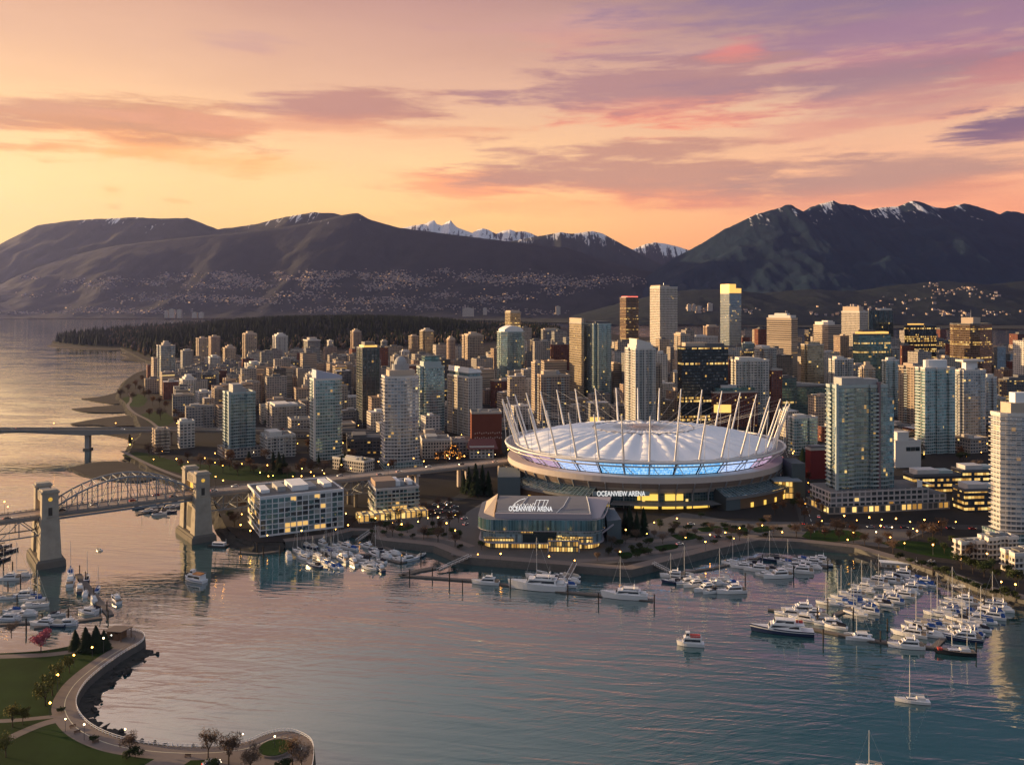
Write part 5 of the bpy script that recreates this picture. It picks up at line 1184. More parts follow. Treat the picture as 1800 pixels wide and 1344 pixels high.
MB().prism([(AW+2, 20), (AW+11, 24), (AW+9, AD+2), (AW+2, AD)], -1, 12.5, 0, 1).build('service_block', [m_slate, m_aroof], ar)
mb = MB(); mb.bar((AW-12, -1.5, 4), (AW+6, 22, 10), .7, .9); mb.build('entrance_ramp', m_aband, ar)
FOOT.append((ax+38, ay+26, 50))
# ------------------------------------------------------------------ the steel arch bridge with stone gateways
m_stone = mat('bridge_stone', (.36, .315, .265), .85, var=.45, scale=.2, bump=.3, bscale=.8)
m_stoned = mat('pier_stone', (.145, .13, .115), .9, var=.4, scale=.2, bump=.4)
m_bsteel = mat('bridge_steel', (.20, .215, .245), .6, var=.2, scale=.5)
m_deck = mat('bridge_asphalt', (.38, .295, .24), .85, var=.12, scale=.1)
m_rail = mat('parapet_rail', (.23, .21, .20), .8)
BX, BY, BD = -263.6, 486.0, math.atan2(51, 67.6)
ux, uy = cos(BD), sin(BD); nx_, ny_ = -uy, ux
def bp(s, w, z): return (BX+ux*s+nx_*w, BY+uy*s+ny_*w, z)
SP = 85.0
bridge = root('arch_bridge', (0, 0, 0), 'grey steel arch bridge between two pairs of stone towers over the creek', 'bridge')
LAND.append((215, 860, 40, 'steel arch bridge', 55, 370))
def dz(s): return 28.0 if s < SP else 28-(s-SP)*.030
def bbox(mb, s0, s1, w0, w1, z0, z1, m=0):
    P = [bp(s0, w0, 0)[:2], bp(s1, w0, 0)[:2], bp(s1, w1, 0)[:2], bp(s0, w1, 0)[:2]]; mb.prism(P, z0, z1, m, bottom=True)
SL = [-130, -60, 0, SP]+[SP+25*k for k in range(1, 13)]
W0, W1 = 2.5, 19.5
mb = MB()
for a, b in zip(SL, SL[1:]):
    A = [bp(a, W0, dz(a)), bp(b, W0, dz(b)), bp(b, W1, dz(b)), bp(a, W1, dz(a))]; mb.face(A); B = [(x, y, z-1.8) for x, y, z in A]
    mb.face(B[::-1]); mb.face([B[0], B[1], A[1], A[0]]); mb.face([B[2], B[3], A[3], A[2]])
mb.build('deck', m_deck, bridge)
for w in (W0-.25, W1-.15):
    mb = MB()
    for a, b in zip(SL, SL[1:]):
        mb.bar(bp(a, w, dz(a)+.95), bp(b, w, dz(b)+.95), .3, .25); mb.bar(bp(a, w, dz(a)-.4), bp(b, w, dz(b)-.4), .6, 1.5)
        k = int((b-a)/3)
        for q in range(k): s_ = a+(b-a)*q/k; mb.bar(bp(s_, w, dz(s_)), bp(s_, w, dz(s_)+1.0), .35, .35)
    mb.build('parapet', m_rail, bridge)
for w in (W0+2.2, W1-2.5):
    mb = MB()
    for a, b in zip(SL, SL[1:]): mb.bar(bp(a, w, dz(a)+.08), bp(b, w, dz(b)+.08), .3, .16)
    mb.build('kerb', m_rail, bridge)
mb = MB()
for a, b in zip(SL, SL[1:]):
    k = int((b-a)/8)
    for q in range(k):
        s_ = a+(b-a)*q/k
        for w in (7.4, 11, 14.6): mb.bar(bp(s_, w, dz(s_)+.02), bp(s_+3, w, dz(s_)+.02-.03*3*(s_ > SP)), .22, .01)
mb.build('lane_marking', m_paint, bridge)
NP = 14
def ah(t): return 4.0+12.5*(1-(2*t-1)**2)
for w in (W0+.4, W1-.4):
    mb = MB(); P = [bp(4+(SP-8)*k/NP, w, 28+ah(k/NP)) for k in range(NP+1)]; D = [bp(4+(SP-8)*k/NP, w, 28.2) for k in range(NP+1)]
    for k in range(NP):
        mb.bar(P[k], P[k+1], .75, .9); mb.bar(D[k], P[k], .42, .42); mb.bar(D[k+1], P[k], .32, .32) if k >= NP/2 else mb.bar(D[k], P[k+1], .32, .32)
        q0 = [(P[k][i]*.5+D[k][i]*.5) for i in range(3)]
        if 0 < k: mb.bar(q0, [(P[k+1][i]*.5+D[k+1][i]*.5) for i in range(3)], .22, .22)
    mb.bar(D[-1], P[-1], .5, .5); mb.bar(P[0], bp(0, w, 28.2), .6, .8); mb.bar(P[-1], bp(SP, w, 28.2), .6, .8)
    mb.build('arch_truss', m_bsteel, bridge)
mb = MB()
for k in range(1, NP):
    a, b = bp(4+(SP-8)*k/NP, W0+.4, 28+ah(k/NP)), bp(4+(SP-8)*k/NP, W1-.4, 28+ah(k/NP)); mb.bar(a, b, .4, .4)
    if k < NP-1: mb.bar(a, bp(4+(SP-8)*(k+1)/NP, W1-.4, 28+ah((k+1)/NP)), .22, .22)
mb.build('top_bracing', m_bsteel, bridge)
for s0, s1 in ((-130, -5), (SP+6, SP+150)):
    for w in (W0+.6, W1-.6):
        mb = MB(); n = int((s1-s0)/9); dpt = 9.0
        for k in range(n):
            a, b = s0+(s1-s0)*k/n, s0+(s1-s0)*(k+1)/n; ta, tb = bp(a, w, dz(a)-2), bp(b, w, dz(b)-2); ba, bb_ = bp(a, w, dz(a)-2-dpt), bp(b, w, dz(b)-2-dpt)
            mb.bar(ba, bb_, .6, .7); mb.bar(ta, tb, .5, .5); mb.bar(ta, ba, .4, .4); mb.bar(*((ta, bb_) if k % 2 == 0 else (ba, tb)), .45, .45)
        mb.build('under_truss', m_bsteel, bridge)
    mb = MB(); n = int((s1-s0)/18)
    for k in range(n+1): a = s0+(s1-s0)*k/n; mb.bar(bp(a, W0, dz(a)-10.8), bp(a, W1, dz(a)-10.8), .5, .5); mb.bar(bp(a, W0, dz(a)-2.5), bp(a, W1, dz(a)-10.8), .3, .3)
    mb.build('cross_bracing', m_bsteel, bridge)
mb = MB()
for w in (W0+.6, W1-.6):
    for a, b in zip(range(0, 84, 7), range(7, 85, 7)): mb.bar(bp(a, w, 25.2), bp(b, w, 25.2), .5, 1.2)
mb.build('edge_girder', m_bsteel, bridge)
m_niche = mat('shadow_niche', (.06, .055, .05), .9); m_medal = mat('gilded_disc', (.75, .45, .08), .4, .3, emit=(1, .55, .08), es=.25, quiet=True)  # niche panels have their shade in the colour; the disc glows of itself
def tp(mb, s0, s1, w0, w1, z0, z1, ins, m=0):
    """tapered stone shaft"""
    A = [bp(s0, w0, z0), bp(s1, w0, z0), bp(s1, w1, z0), bp(s0, w1, z0)]
    B = [bp(s0+ins, w0+ins, z1), bp(s1-ins, w0+ins, z1), bp(s1-ins, w1-ins, z1), bp(s0+ins, w1-ins, z1)]; mb.loft([A, B], m)
for s in (0.0, SP):
    pier = MB(); tp(pier, s-7.8, s+7.8, -6.8, 28.8, -2, 3.4, .3); tp(pier, s-7, s+7, -6, 28, 3.4, 4.6, .5); pier = pier.build('pier', m_stoned, bridge)
    for w0, w1 in ((-5.2, 3.6), (18.4, 27.2)):
        mb = MB(); tp(mb, s-5.6, s+5.6, w0, w1, 4.6, 26.5, .95); tp(mb, s-4.9, s+4.9, w0+.7, w1-.7, 26.5, 27.2, .1); tp(mb, s-4.3, s+4.3, w0+1.1, w1-1.1, 27.2, 41.3, .15)
        g = mb.build('stone_tower', m_stone, bridge)
        mb = MB(); tp(mb, s-4.6, s+4.6, w0+.8, w1-.8, 41.3, 42.3, -.2); tp(mb, s-3.9, s+3.9, w0+1.5, w1-1.5, 42.3, 43.4, .2)
        for q in range(4): tp(mb, s-4.2+q*2.3, s-3.2+q*2.3, w0+.9, w0+1.5, 42.3, 43.0, .1)
        mb.build('cornice', m_stone, g)
        mid_ = (w0+w1)/2
        mb = MB(); tp(mb, s-1.0, s+1.0, w0+.98, w0+1.4, 29, 33.5, 0); mb.build('niche', m_niche, g)
        mb = MB(); tp(mb, s-1.5, s+1.5, w0+.4, w0+1.3, 28.2, 28.9, 0); mb.build('niche_sill', m_stone, g)
        mb = MB(); c = Vector(bp(s, w0+1.12, 38.2)); mb.tube(c, Vector(bp(s, w0+.95, 38.2)), 1.15, n=12); mb.build('medallion', m_medal, g)
    mb = MB(); bbox(mb, s-3.2, s+3.2, 3.3, 18.7, 35.0, 40.2); bbox(mb, s-2.6, s+2.6, 3.0, 19.0, 40.2, 41.0)
    for q in range(5): bbox(mb, s-3.4, s-3.15, 5+q*2.6, 6.6+q*2.6, 36.2, 39.4)
    pt = mb.build('portal_gallery', m_stone, bridge)
    mb = MB()
    for q in range(5): bbox(mb, s-3.26, s-3.0, 4.3+q*2.8, 6.1+q*2.8, 35.9, 39.6)
    mb.build('gallery_window', m_niche, pt)
    for w in (3.4, 18.2): mb = MB(); bbox(mb, s-1.2, s+1.2, w-.6, w+.4, 29, 34.4); mb.build('lit_arch', mat('gate_glow', (.8, .5, .15), .6, emit=(1, .5, .08), es=.7, quiet=True), pt)
    mb = MB(); tp(mb, s-4.2, s+4.2, 3.2, 18.8, 4.6, 22, .6); mb.build('web_wall', m_stone, bridge)
    mb = MB(); tp(mb, s-4.45, s+4.45, 6.5, 15.5, 7, 20, .6); mb.build('recess_panel', m_stoned, bridge)
for k, s in enumerate((SP+60, SP+110, SP+160, SP+205, SP+245)):
    mb = MB()
    for w in (W0+2, W1-4): bbox(mb, s-1.2, s+1.2, w, w+2, GZ-6, dz(s)-2-(9 if s < SP+150 else 0))
    bbox(mb, s-1.3, s+1.3, W0, W1, dz(s)-3.4, dz(s)-1.8) if s > SP+150 else None
    mb.build('support_pier', m_stoned if k < 2 else m_band, bridge)
FOOT += [(bp(s, 11, 0)[0], bp(s, 11, 0)[1], 20) for s in range(90, 400, 15)]
# far concrete bridge across the bay mouth
gb = root('girder_bridge', (0, 0, 0), 'low far concrete girder bridge carrying cars across the sea at the left', 'bridge')
LAND.append((130, 762, 20, 'far concrete bridge', 0, 270))
m_gird = mat('girder_concrete', (.33, .30, .29), .8, var=.15, scale=.05)
GP = [(-700, 838, 21.5), (-600, 846, 21.5), (-500, 853, 21), (-430, 858, 20.5), (-350, 864, 19.5), (-270, 872, 18), (-180, 885, 15), (-90, 900, 10)]
def gz(x): return interp([(p[0], p[2]) for p in GP], x)
def gy_(x): return interp([(p[0], p[1]) for p in GP], x)
mb = MB(); xs = list(range(-700, -85, 10)); PIERS = (-560, -430, -350, -270)
def gdep(x): return 2.4+3.0*max(0, 1-min(abs(x-p) for p in PIERS[:2])/60)
for a, b in zip(xs, xs[1:]):
    A = [(a, gy_(a), gz(a)), (b, gy_(b), gz(b)), (b, gy_(b)+17, gz(b)), (a, gy_(a)+17, gz(a))]
    B = [(a, gy_(a)+1.5, gz(a)-gdep(a)), (b, gy_(b)+1.5, gz(b)-gdep(b)), (b, gy_(b)+15, gz(b)-gdep(b)), (a, gy_(a)+15, gz(a)-gdep(a))]
    mb.face(A, 1); mb.face(B[::-1]); mb.face([B[0], B[1], A[1], A[0]]); mb.face([B[2], B[3], A[3], A[2]])
mb.build('deck_girder', [m_gird, m_asph], gb)
for w in (0, 17):
    mb = MB()
    for a, b in zip(xs, xs[1:]): mb.bar((a, gy_(a)+w, gz(a)+.5), (b, gy_(b)+w, gz(b)+.5), .3, 1.0)
    mb.build('parapet', m_gird, gb)
for p in PIERS: MB().box(p-2.2, gy_(p)+5, -3 if p < -360 else 0, p+2.2, gy_(p)+10, gz(p)-2.2).build('pier', m_gird, gb); MB().box(p-3.4, gy_(p)+3.5, -3, p+3.4, gy_(p)+11.5, 1.6).build('pier_base', m_stoned, gb)

# ------------------------------------------------------------------ docks
m_dock = mat('dock_planks', (.16, .135, .12), .9, var=.3, scale=.6)
m_pile = mat('dark_piling', (.045, .038, .034), .9)
def dock(px, wd, label, z=.65):
    P = [gp(x, y, 0) for x, y in px]; r = root('dock', (*P[0], 0), label, 'dock', 'floating docks')
    Q = [(x-P[0][0], y-P[0][1]) for x, y in P]
    for a, b in zip(Q, Q[1:]):
        mb = MB(); mb.bar((*a, z-.3), (*b, z-.3), wd, .6); mb.build('walkway', m_dock, r)
    return r
dock([(137,1010),(163,1045),(194,1082)], 3.2, 'narrow dock running away from the viewer in the lower left marina')
dock([(180,1086),(60,1104)], 2.6, 'cross dock with low white boats in the lower left marina')
dock([(-20,1050),(60,1040)], 2.2, 'short dock between sailboats at the left edge')
dock([(-20,1100),(62,1095)], 2.0, 'thin dock in front of the left edge sailboats')
dock([(420,972),(455,974),(492,969)], 2.2, 'bare white-posted dock below the long quay house')
dock([(520,968),(600,974),(700,977)], 2.4, 'dock hidden between the crowded boats below the quay house')
dock([(655,955),(690,968),(738,978),(705,990),(684,985)], 2.4, 'looped dock beside the small inlet by the arena')
dock([(705,1012),(760,1016),(830,1021),(1000,1042),(1148,1056)], 2.8, 'long straight dock with large yachts in front of the glass arena')
dock([(705,1012),(735,1004),(768,998)], 4.5, 'wide landing stage at the left end of the long dock')
dock([(1180,1010),(1250,1000),(1354,976),(1455,998)], 2.4, 'bent dock along the seawall right of the glass arena')
dock([(1427,1106),(1509,1123),(1600,1136),(1646,1140)], 2.6, 'long outer dock of the right marina')
dock([(1643,1138),(1680,1100),(1722,1060)], 2.6, 'dock lined by boats on both sides, rightmost in the right marina')
dock([(1466,1082),(1545,1050),(1632,1017)], 2.6, 'dock lined by boats on both sides, left one in the right marina')
dock([(1350,1072),(1400,1078),(1470,1092)], 2.2, 'small dock behind the big navy yacht')
dock([(1538,992),(1600,1002),(1650,1024),(1740,1060)], 3.0, 'shore dock at the foot of the right promenade')
dock([(240,905),(280,896),(318,892)], 2.4, 'dock with moored boats seen under the arch bridge')
def gangway(a, za, b, zb, label):
    A = Vector((*gp(*a, za), za)); B = Vector((*gp(*b, zb), zb)); r = root('gangway', A, label, 'gangway', 'gangways'); D = B-A
    MB().bar((0, 0, 0), D, 2.4, .3).build('ramp', m_dock, r)
    s = Vector((-D.y, D.x, 0)).normalized()*1.2
    for k in (-1, 1):
        mb = MB(); mb.bar(s*k+Vector((0, 0, 1.2)), D+s*k+Vector((0, 0, 1.2)), .16, .16)
        for q in range(9): mb.bar(s*k+D*q/8, s*k+D*q/8+Vector((0, 0, 1.2)), .12, .12); mb.bar(s*k+D*q/8, s*k+D*min(1, (q+1)/8)+Vector((0, 0, 1.2)), .08, .08) if q < 8 else None
        mb.build('handrail', m_mast, r)
gangway((826, 978), GZ, (770, 1003), .8, 'white truss gangway down to the wide landing stage left of the glass arena')
gangway((1010, 993), GZ, (994, 1023), .8, 'steep white gangway below the middle of the arena seawall')
gangway((1148, 991), GZ, (1182, 1008), .8, 'thin gangway from the seawall corner to the bent dock')
gangway((1640, 987), GZ, (1608, 1004), .8, 'gangway from the right promenade to the shore dock')
gangway((652, 934), GZ, (628, 951), .8, 'short gangway at the small inlet beside the quay house')
pil = MB().tube((0, 0, -2), (0, 0, 5.2), .32, .28, 7).build('piling', m_pile); tag(pil, '', 'piling', 'dock pilings')
PIL = []
def piles(label, *P):
    for i, (x, y) in enumerate(P): PIL.append((label, x, place(pil, (*gp(x, y), 0), 0, None, rnd.uniform(.9, 1.25))))
piles('in the lower left marina', (6,1000),(14,1038),(22,1005),(30,1062),(46,1108),(36,1026),(140,1008),(165,1052),(176,1082),(188,1076),(190,1090),(150,1020),(74,1098),(120,1092),(60,1050))
piles('by the bare dock below the quay house', (423,976),(452,970),(463,979),(492,975))
piles('among the boats below the quay house', (545,975),(582,985),(612,980),(650,994),(668,985),(705,992),(740,984))
piles('along the dock before the glass arena', (760,1014),(790,1026),(813,1036),(897,1035),(998,1048),(1052,1060),(1150,1064),(720,1016))
piles('along the bent dock right of the arena', (1204,1018),(1310,1022),(1395,1012),(1455,1002),(1340,990))
piles('in the right marina', (1447,1128),(1548,1130),(1716,1150),(1437,1090),(1560,1110),(1620,1120),(1700,1090),(1730,1070),(1500,1090),(1590,1045),(1455,1070),(1640,1016))

# ------------------------------------------------------------------ boats
m_gel = mat('white_gelcoat', (.74, .72, .73), .25); m_navy = mat('navy_hull', (.025, .035, .085), .25); m_blk = mat('black_hull', (.02, .02, .022), .3)
m_teak = mat('teak_deck', (.30, .22, .16), .8); m_bwin = mat('tinted_boat_glass', (.02, .025, .035), .08, .2)
m_blue = mat('blue_canvas', (.03, .08, .26), .8); m_blkc = mat('black_canvas', (.03, .03, .04), .8); m_whc = mat('white_canvas', (.6, .58, .58), .8); m_crm = mat('cream_canvas', (.5, .42, .34), .8)
m_alu = mat('mast_alloy', (.62, .60, .58), .35, .4); m_red = mat('red_canvas', (.45, .05, .04), .7); m_oran = mat('orange_seats', (.6, .22, .05), .7); m_blu2 = mat('sky_blue_stripe', (.08, .18, .42), .4)
def hull(L_, B, H, parent, mt, stripe=None, fine=2.0):
    mb = MB(); rings = []; n = 12
    for k in range(n+1):
        t = k/n; w = B/2*(.86+.14*min(1, t/.3)) if t < .4 else B/2*max(.02, 1-((t-.4)/.6)**fine); z = H*(1+.45*t*t); x = -L_/2+L_*t
        rk = .05*L_*max(0, t-.75)/.25
        rings.append([(x+rk*.6, -w, z), (x, -w*.86, .12), (x-rk*.3, 0, -.5), (x, w*.86, .12), (x+rk*.6, w, z)])
    mb.loft(rings); h = mb.build('hull', mt, parent, weld=False)
    mb = MB(); A = [(r[0][0], r[0][1]*.97, r[0][2]+.03) for r in rings]; B_ = [(r[4][0], r[4][1]*.97, r[4][2]+.03) for r in rings]
    for i in range(n): mb.face([A[i], A[i+1], B_[i+1], B_[i]])
    mb.build('deck', m_teak if stripe == 'teak' else m_gel, parent)
    if stripe in ('blue', 'white'):
        mb = MB()
        for i in range(n):
            for s in (0, 4):
                f = lambda r, q: tuple(r[s][j]*q+r[1 if s == 0 else 3][j]*(1-q)+(0, (-.03 if s == 0 else .03), 0)[j] for j in range(3))
                P = [f(rings[i], .62), f(rings[i+1], .62), f(rings[i+1], .8), f(rings[i], .8)]; mb.face(P if s == 0 else P[::-1])
        mb.build('hull_stripe', m_blu2 if stripe == 'blue' else m_gel, parent)
    mb = MB()
    for s in (0, 4):
        for i in range(5, n): a, b = rings[i][s], rings[i+1][s]; mb.tube((a[0], a[1]*.95, a[2]+.75), (b[0], b[1]*.95, b[2]+.75), .035, n=3); mb.tube((a[0], a[1]*.95, a[2]), (a[0], a[1]*.95, a[2]+.75), .03, n=3)
    mb.build('bow_rail', m_alu, parent)
    return h
def cabin(parent, x0, x1, w, z0, z1, rk0=.5, rk1=1.2, name='cabin', mt=None, win=True, wz0=.35, wz1=.82, roof=.25):
    """raked deckhouse with a band of tinted glass and an overhanging roof"""
    mb = MB(); A = [(x0, -w/2, z0), (x1, -w/2, z0), (x1, w/2, z0), (x0, w/2, z0)]; B = [(x0+rk0, -w/2*.88, z1), (x1-rk1, -w/2*.8, z1), (x1-rk1, w/2*.8, z1), (x0+rk0, w/2*.88, z1)]
    mb.loft([A, B]); c = mb.build(name, mt or m_gel, parent)
    if win:
        mb = MB(); f = lambda i, t, e: tuple(A[i][j]*(1-t)+B[i][j]*t+e[j] for j in range(3))
        for i, j, e in ((0, 1, (0, -.03, 0)), (1, 2, (.04, 0, .02)), (2, 3, (0, .03, 0))):
            p, q = f(i, wz0, e), f(j, wz0, e); r, s = f(j, wz1, e), f(i, wz1, e); sh = .06
            lerp = lambda a, b, t: tuple(a[k]+(b[k]-a[k])*t for k in range(3)); mb.face([lerp(p, q, sh), lerp(p, q, 1-sh), lerp(s, r, 1-sh), lerp(s, r, sh)])
        mb.build('window', m_bwin, c)
    if roof:
        MB().prism([(x0-.1, -w/2*.95), (x1-rk1+.25, -w/2*.85), (x1-rk1+.25, w/2*.85), (x0-.1, w/2*.95)], z1, z1+.12, bottom=True).build('cabin_roof', mt or m_gel, c)
    return c
BOAT = {}
def proto(key, name, cat, group='boats moored in the marinas'):
    r = root(name, (0, 0, 0), '', cat, group); BOAT[key] = r; return r
def yacht(key, L_=14, B=4.2, hm=None, top=True, canv=None, stripe=None):
    r = proto(key, 'motor_yacht', 'yacht'); H = 1.5*L_/14; hull(L_, B, H, r, hm or m_gel, stripe)
    cabin(r, -L_*.34, L_*.22, B*.78, H, H+1.75, .3, 1.6)
    if top: cabin(r, -L_*.26, L_*.06, B*.66, H+1.85, H+2.75, .2, .8, 'flybridge', None, True, .4, .9, 0)
    mb = MB(); z = H+(2.8 if top else 1.9); x = -L_*.2; mb.bar((x, -B*.33, z-.8), (x-.3, -B*.28, z+.9), .25, .2); mb.bar((x, B*.33, z-.8), (x-.3, B*.28, z+.9), .25, .2); mb.bar((x-.3, -B*.3, z+.9), (x-.3, B*.3, z+.9), .4, .2); mb.tube((x-.3, 0, z+.9), (x-.3, 0, z+3.2), .04, n=4); mb.sphere((x-.3, .5, z+1.2), .3)
    mb.build('radar_arch', m_gel, r)
    MB().box(-L_*.47, -B*.36, H*.75, -L_*.34, B*.36, H+.9).build('cockpit', canv or m_teak, r)
    if canv: MB().box(-L_*.30, -B*.3, z-.35 if top else z, L_*.0, B*.3, z-.05 if top else z+.12).build('bimini', canv, r)
    return remember(r)
def cruiser(key, canv, L_=9.5, B=3.2, hm=None, stripe=None):
    r = proto(key, 'cabin_cruiser', 'motorboat'); H = 1.15; hull(L_, B, H, r, hm or m_gel, stripe)
    cabin(r, -L_*.06, L_*.28, B*.74, H, H+1.0, .2, 1.3); MB().prism([(-L_*.42, -B*.42), (L_*.02, -B*.40), (L_*.02, B*.40), (-L_*.42, B*.42)], H, H+.5, bottom=False).build('coaming', m_gel, r)
    mb = MB(); A = [(-L_*.42, -B*.40, H+.5), (L_*.03, -B*.38, H+.5), (L_*.03, B*.38, H+.5), (-L_*.42, B*.40, H+.5)]; Bq = [(-L_*.34, -B*.28, H+1.25), (-L_*.03, -B*.28, H+1.75), (-L_*.03, B*.28, H+1.75), (-L_*.34, B*.28, H+1.25)]; mb.loft([A, Bq]); mb.build('canvas_cover', canv, r)
    MB().tube((-L_*.1, 0, H+1.6), (-L_*.12, 0, H+3.4), .04, n=4).build('aerial', m_alu, r)
    return remember(r)
def sailboat(key, canv, L_=11, hm=None, mh=15.0, stripe=None, mast2=False):
    r = proto(key, 'sailboat', 'sailboat'); H = 1.05*L_/11; B = L_*.30; hull(L_, B, H, r, hm or m_gel, stripe, 1.7)
    cabin(r, -L_*.12, L_*.22, B*.55, H, H+.62, .1, .8, 'coachroof', None, True, .3, .8, 0)
    m = MB().tube((L_*.08, 0, H), (L_*.08, 0, H+mh), .16, .10, 7).build('mast', m_alu, r)
    mb = MB(); mb.tube((L_*.08, -B*.3, H+mh*.55), (L_*.08, B*.3, H+mh*.55), .05, n=4); mb.build('spreader', m_alu, m)
    mb = MB(); mb.tube((L_*.48, 0, H*1.4), (L_*.08, 0, H+mh*.98), .045, n=3); mb.build('forestay', m_alu, m)
    mb = MB(); mb.tube((-L_*.48, 0, H), (L_*.08, 0, H+mh), .035, n=3); mb.build('backstay', m_alu, m)
    b = MB().tube((L_*.07, 0, H+1.6), (-L_*.34, 0, H+1.75), .10, n=6).build('boom', m_alu, r)
    mb = MB(); mb.tube((L_*.07, 0, H+2.15), (-L_*.33, 0, H+1.95), .34, .18, 6); mb.build('sail_cover', canv, b)
    MB().prism([(-L_*.36, -B*.3), (-L_*.12, -B*.28), (-L_*.12, B*.28), (-L_*.36, B*.3)], H, H+1.2).build('spray_hood', canv, r)
    if mast2: MB().tube((-L_*.30, 0, H), (-L_*.30, 0, H+mh*.72), .14, .08, 7).build('mizzen_mast', m_alu, r)
    return remember(r)
yacht('my', 14); yacht('myb', 13, 4.2, None, True, m_blue); yacht('mys', 11.5, 3.8, None, False, m_whc, 'blue'); yacht('myn', 15, 4.4, m_navy, True, None, 'white'); yacht('mybig', 20, 5.4, None, True, m_whc)
cruiser('crw', m_whc); cruiser('crb', m_blue, 9, 3.1, None, 'blue'); cruiser('crk', m_blkc, 9.5); cruiser('crd', m_crm, 10, 3.3, m_navy, 'white')
sailboat('sb', m_blue); sailboat('sw', m_whc, 12, None, 16.5); sailboat('sd', m_blkc, 11, m_navy, 14.5); sailboat('sc', m_crm, 10, None, 13)
DESC = dict(my='white flybridge yacht', myb='white yacht with blue canvas', mys='blue-striped low yacht', myn='navy-hulled white yacht', mybig='large white motor yacht', crw='small white cruiser', crb='small cruiser under blue canvas', crk='small cruiser under black canvas', crd='dark-hulled cruiser', sb='sailboat with blue sail cover', sw='all-white sailboat', sd='dark-hulled sailboat', sc='sailboat with cream sail cover')
BL_ = []
def fleet(where, items, head, jit=8):
    for it in items:
        k, x, y = it[:3]; k = rnd.choice(['myb', 'mys', 'mys', 'myn']) if k == 'my' and rnd.random() < .32 else rnd.choice(['crk', 'crd', 'crb', 'crd']) if k == 'crw' and rnd.random() < .4 else k; h = it[3] if len(it) > 3 else head; s = it[4] if len(it) > 4 else rnd.uniform(.9, 1.12)
        BL_.append((where, k, x, place(BOAT[k], (*gp(x, y), 0), radians(h+rnd.uniform(-jit, jit)), None, s)))
fleet('in the lower left marina', [('sd',6,962,60),('sd',14,970,60),('my',14,1019,185),('sw',33,1013,190),('mys',40,1049,195),('sb',57,1056,195),('sw',62,1066,12),('crw',44,1082,190),('mys',12,1090,190),('sb',124,1006,115),('my',125,1024,115),
  ('sd',153,1018,110),('myn',140,1037,125,.85),('crw',150,1046,120),('sb',172,1038,110,.8),('crw',164,1055,130),('crk',162,1073,160),('mys',154,1078,165),('my',203,1056,125,.85),('my',76,1099,170,.9),('mys',114,1099,188),('crw',96,1100,180),('sd',4,985,70),('crb',22,1076,190),('sc',8,1052,190),('crk',100,1082,20,.8)], 120)
fleet('under the arch bridge', [('sd',247,893,20),('crk',262,887,15),('crd',264,900,10),('crk',280,905,15),('sd',290,888,20),('crd',302,893,15),('crk',312,886,15),('crd',276,893,15),('sd',296,901,15)], 15)
fleet('below the quay house', [('mybig',507,979,118,.7),('crw',536,959,140),('sw',540,974,150),('my',534,983,140,.8),('my',563,956,150,.8),('crw',548,962,150),('sb',575,970,150),('sw',588,966,145),('sc',596,961,150),('my',606,963,150),('crw',618,966,150),('crw',556,978,140),('sd',552,995,150,1.1),
  ('sb',571,991,125),('sb',583,996,130),('crb',593,998,140),('my',601,984,125),('my',619,990,130,.85),('crw',628,982,140),('crk',640,985,145),('my',644,962,150,.8),('mys',650,1000,155),('mybig',647,994,160,.6),('my',668,1001,120,.8),('crk',670,988,145),('mys',658,976,140),('crw',676,980,150),('crw',690,975,150),
  ('mys',722,985,35),('crw',741,978,60,.8),('sd',662,968,150),('crw',610,975,140),('crd',596,974,150),('crw',586,978,150),('sw',524,972,140),('crk',568,982,150),('crw',700,985,140)], 140)
fleet('along the dock before the glass arena', [('my',854,1026,172,1.05),('mybig',945,1035,166,1.5),('sw',947,1016,165,1.25),('my',985,1024,170,.8),('crb',998,1031,175),('crw',1004,1024,170),('mybig',1098,1051,172,1.15),('sw',1094,1044,172,1.1),('crw',1006,1016,165),('crd',990,1015,165)], 170)
fleet('at the seawall corner cluster', [('my',1182,1014,165),('crk',1196,1022,160),('my',1206,1026,200),('my',1220,1030,205,.9),('crb',1238,1030,200),('my',1240,1038,202),('crk',1250,1042,195),('sw',1268,1020,165),('crb',1284,1028,195),('my',1286,1042,195,1.1),('sw',1206,1016,165),('crw',1228,1020,165),('crw',1258,1028,190),('sd',1182,1024,165)], 190)
fleet('in the marina below the seawall bend', [('crw',1282,990,165),('sw',1291,994,165),('my',1304,998,165,.85),('sd',1318,992,160),('my',1330,1003,165),('crw',1344,1012,160),('my',1367,1015,190,1.15),('sw',1388,1003,165),('my',1405,1006,160),('my',1412,996,160),('my',1424,991,160),('my',1438,987,160),('crw',1446,994,160),('crw',1408,986,160),('crw',1352,1003,165),('sd',1356,985,165),('mys',1396,996,160),('crw',1430,999,160),('crb',1380,990,165)], 162)
fleet('in the left rows of the right marina', [('sw',1455,1062),('sb',1476,1058),('sw',1482,1052),('my',1498,1046),('sb',1500,1058),('sw',1518,1040),('my',1516,1034),('sc',1534,1030),('my',1538,1024),('my',1558,1023),('crw',1568,1017),('my',1582,1013,165,1.1),('sw',1504,1080),('crb',1526,1068),('myb',1522,1076),('my',1542,1060),('crk',1550,1064),('my',1562,1053),('myb',1566,1058),
  ('mys',1578,1044),('my',1584,1049),('my',1597,1037),('crb',1612,1030),('myb',1621,1026),('crb',1608,1020),('crb',1630,1030,150),('crw',1598,1026),('sw',1548,1034),('crw',1600,1044),('sb',1510,1068),('mys',1456,1099,165,1.1),('crk',1470,1104,160),('my',1406,1077,165,1.2),('my',1428,1082,165),('mys',1386,1082,165),('crw',1440,1088,170),('my',1410,1090,160),('crw',1490,1066)], 157)
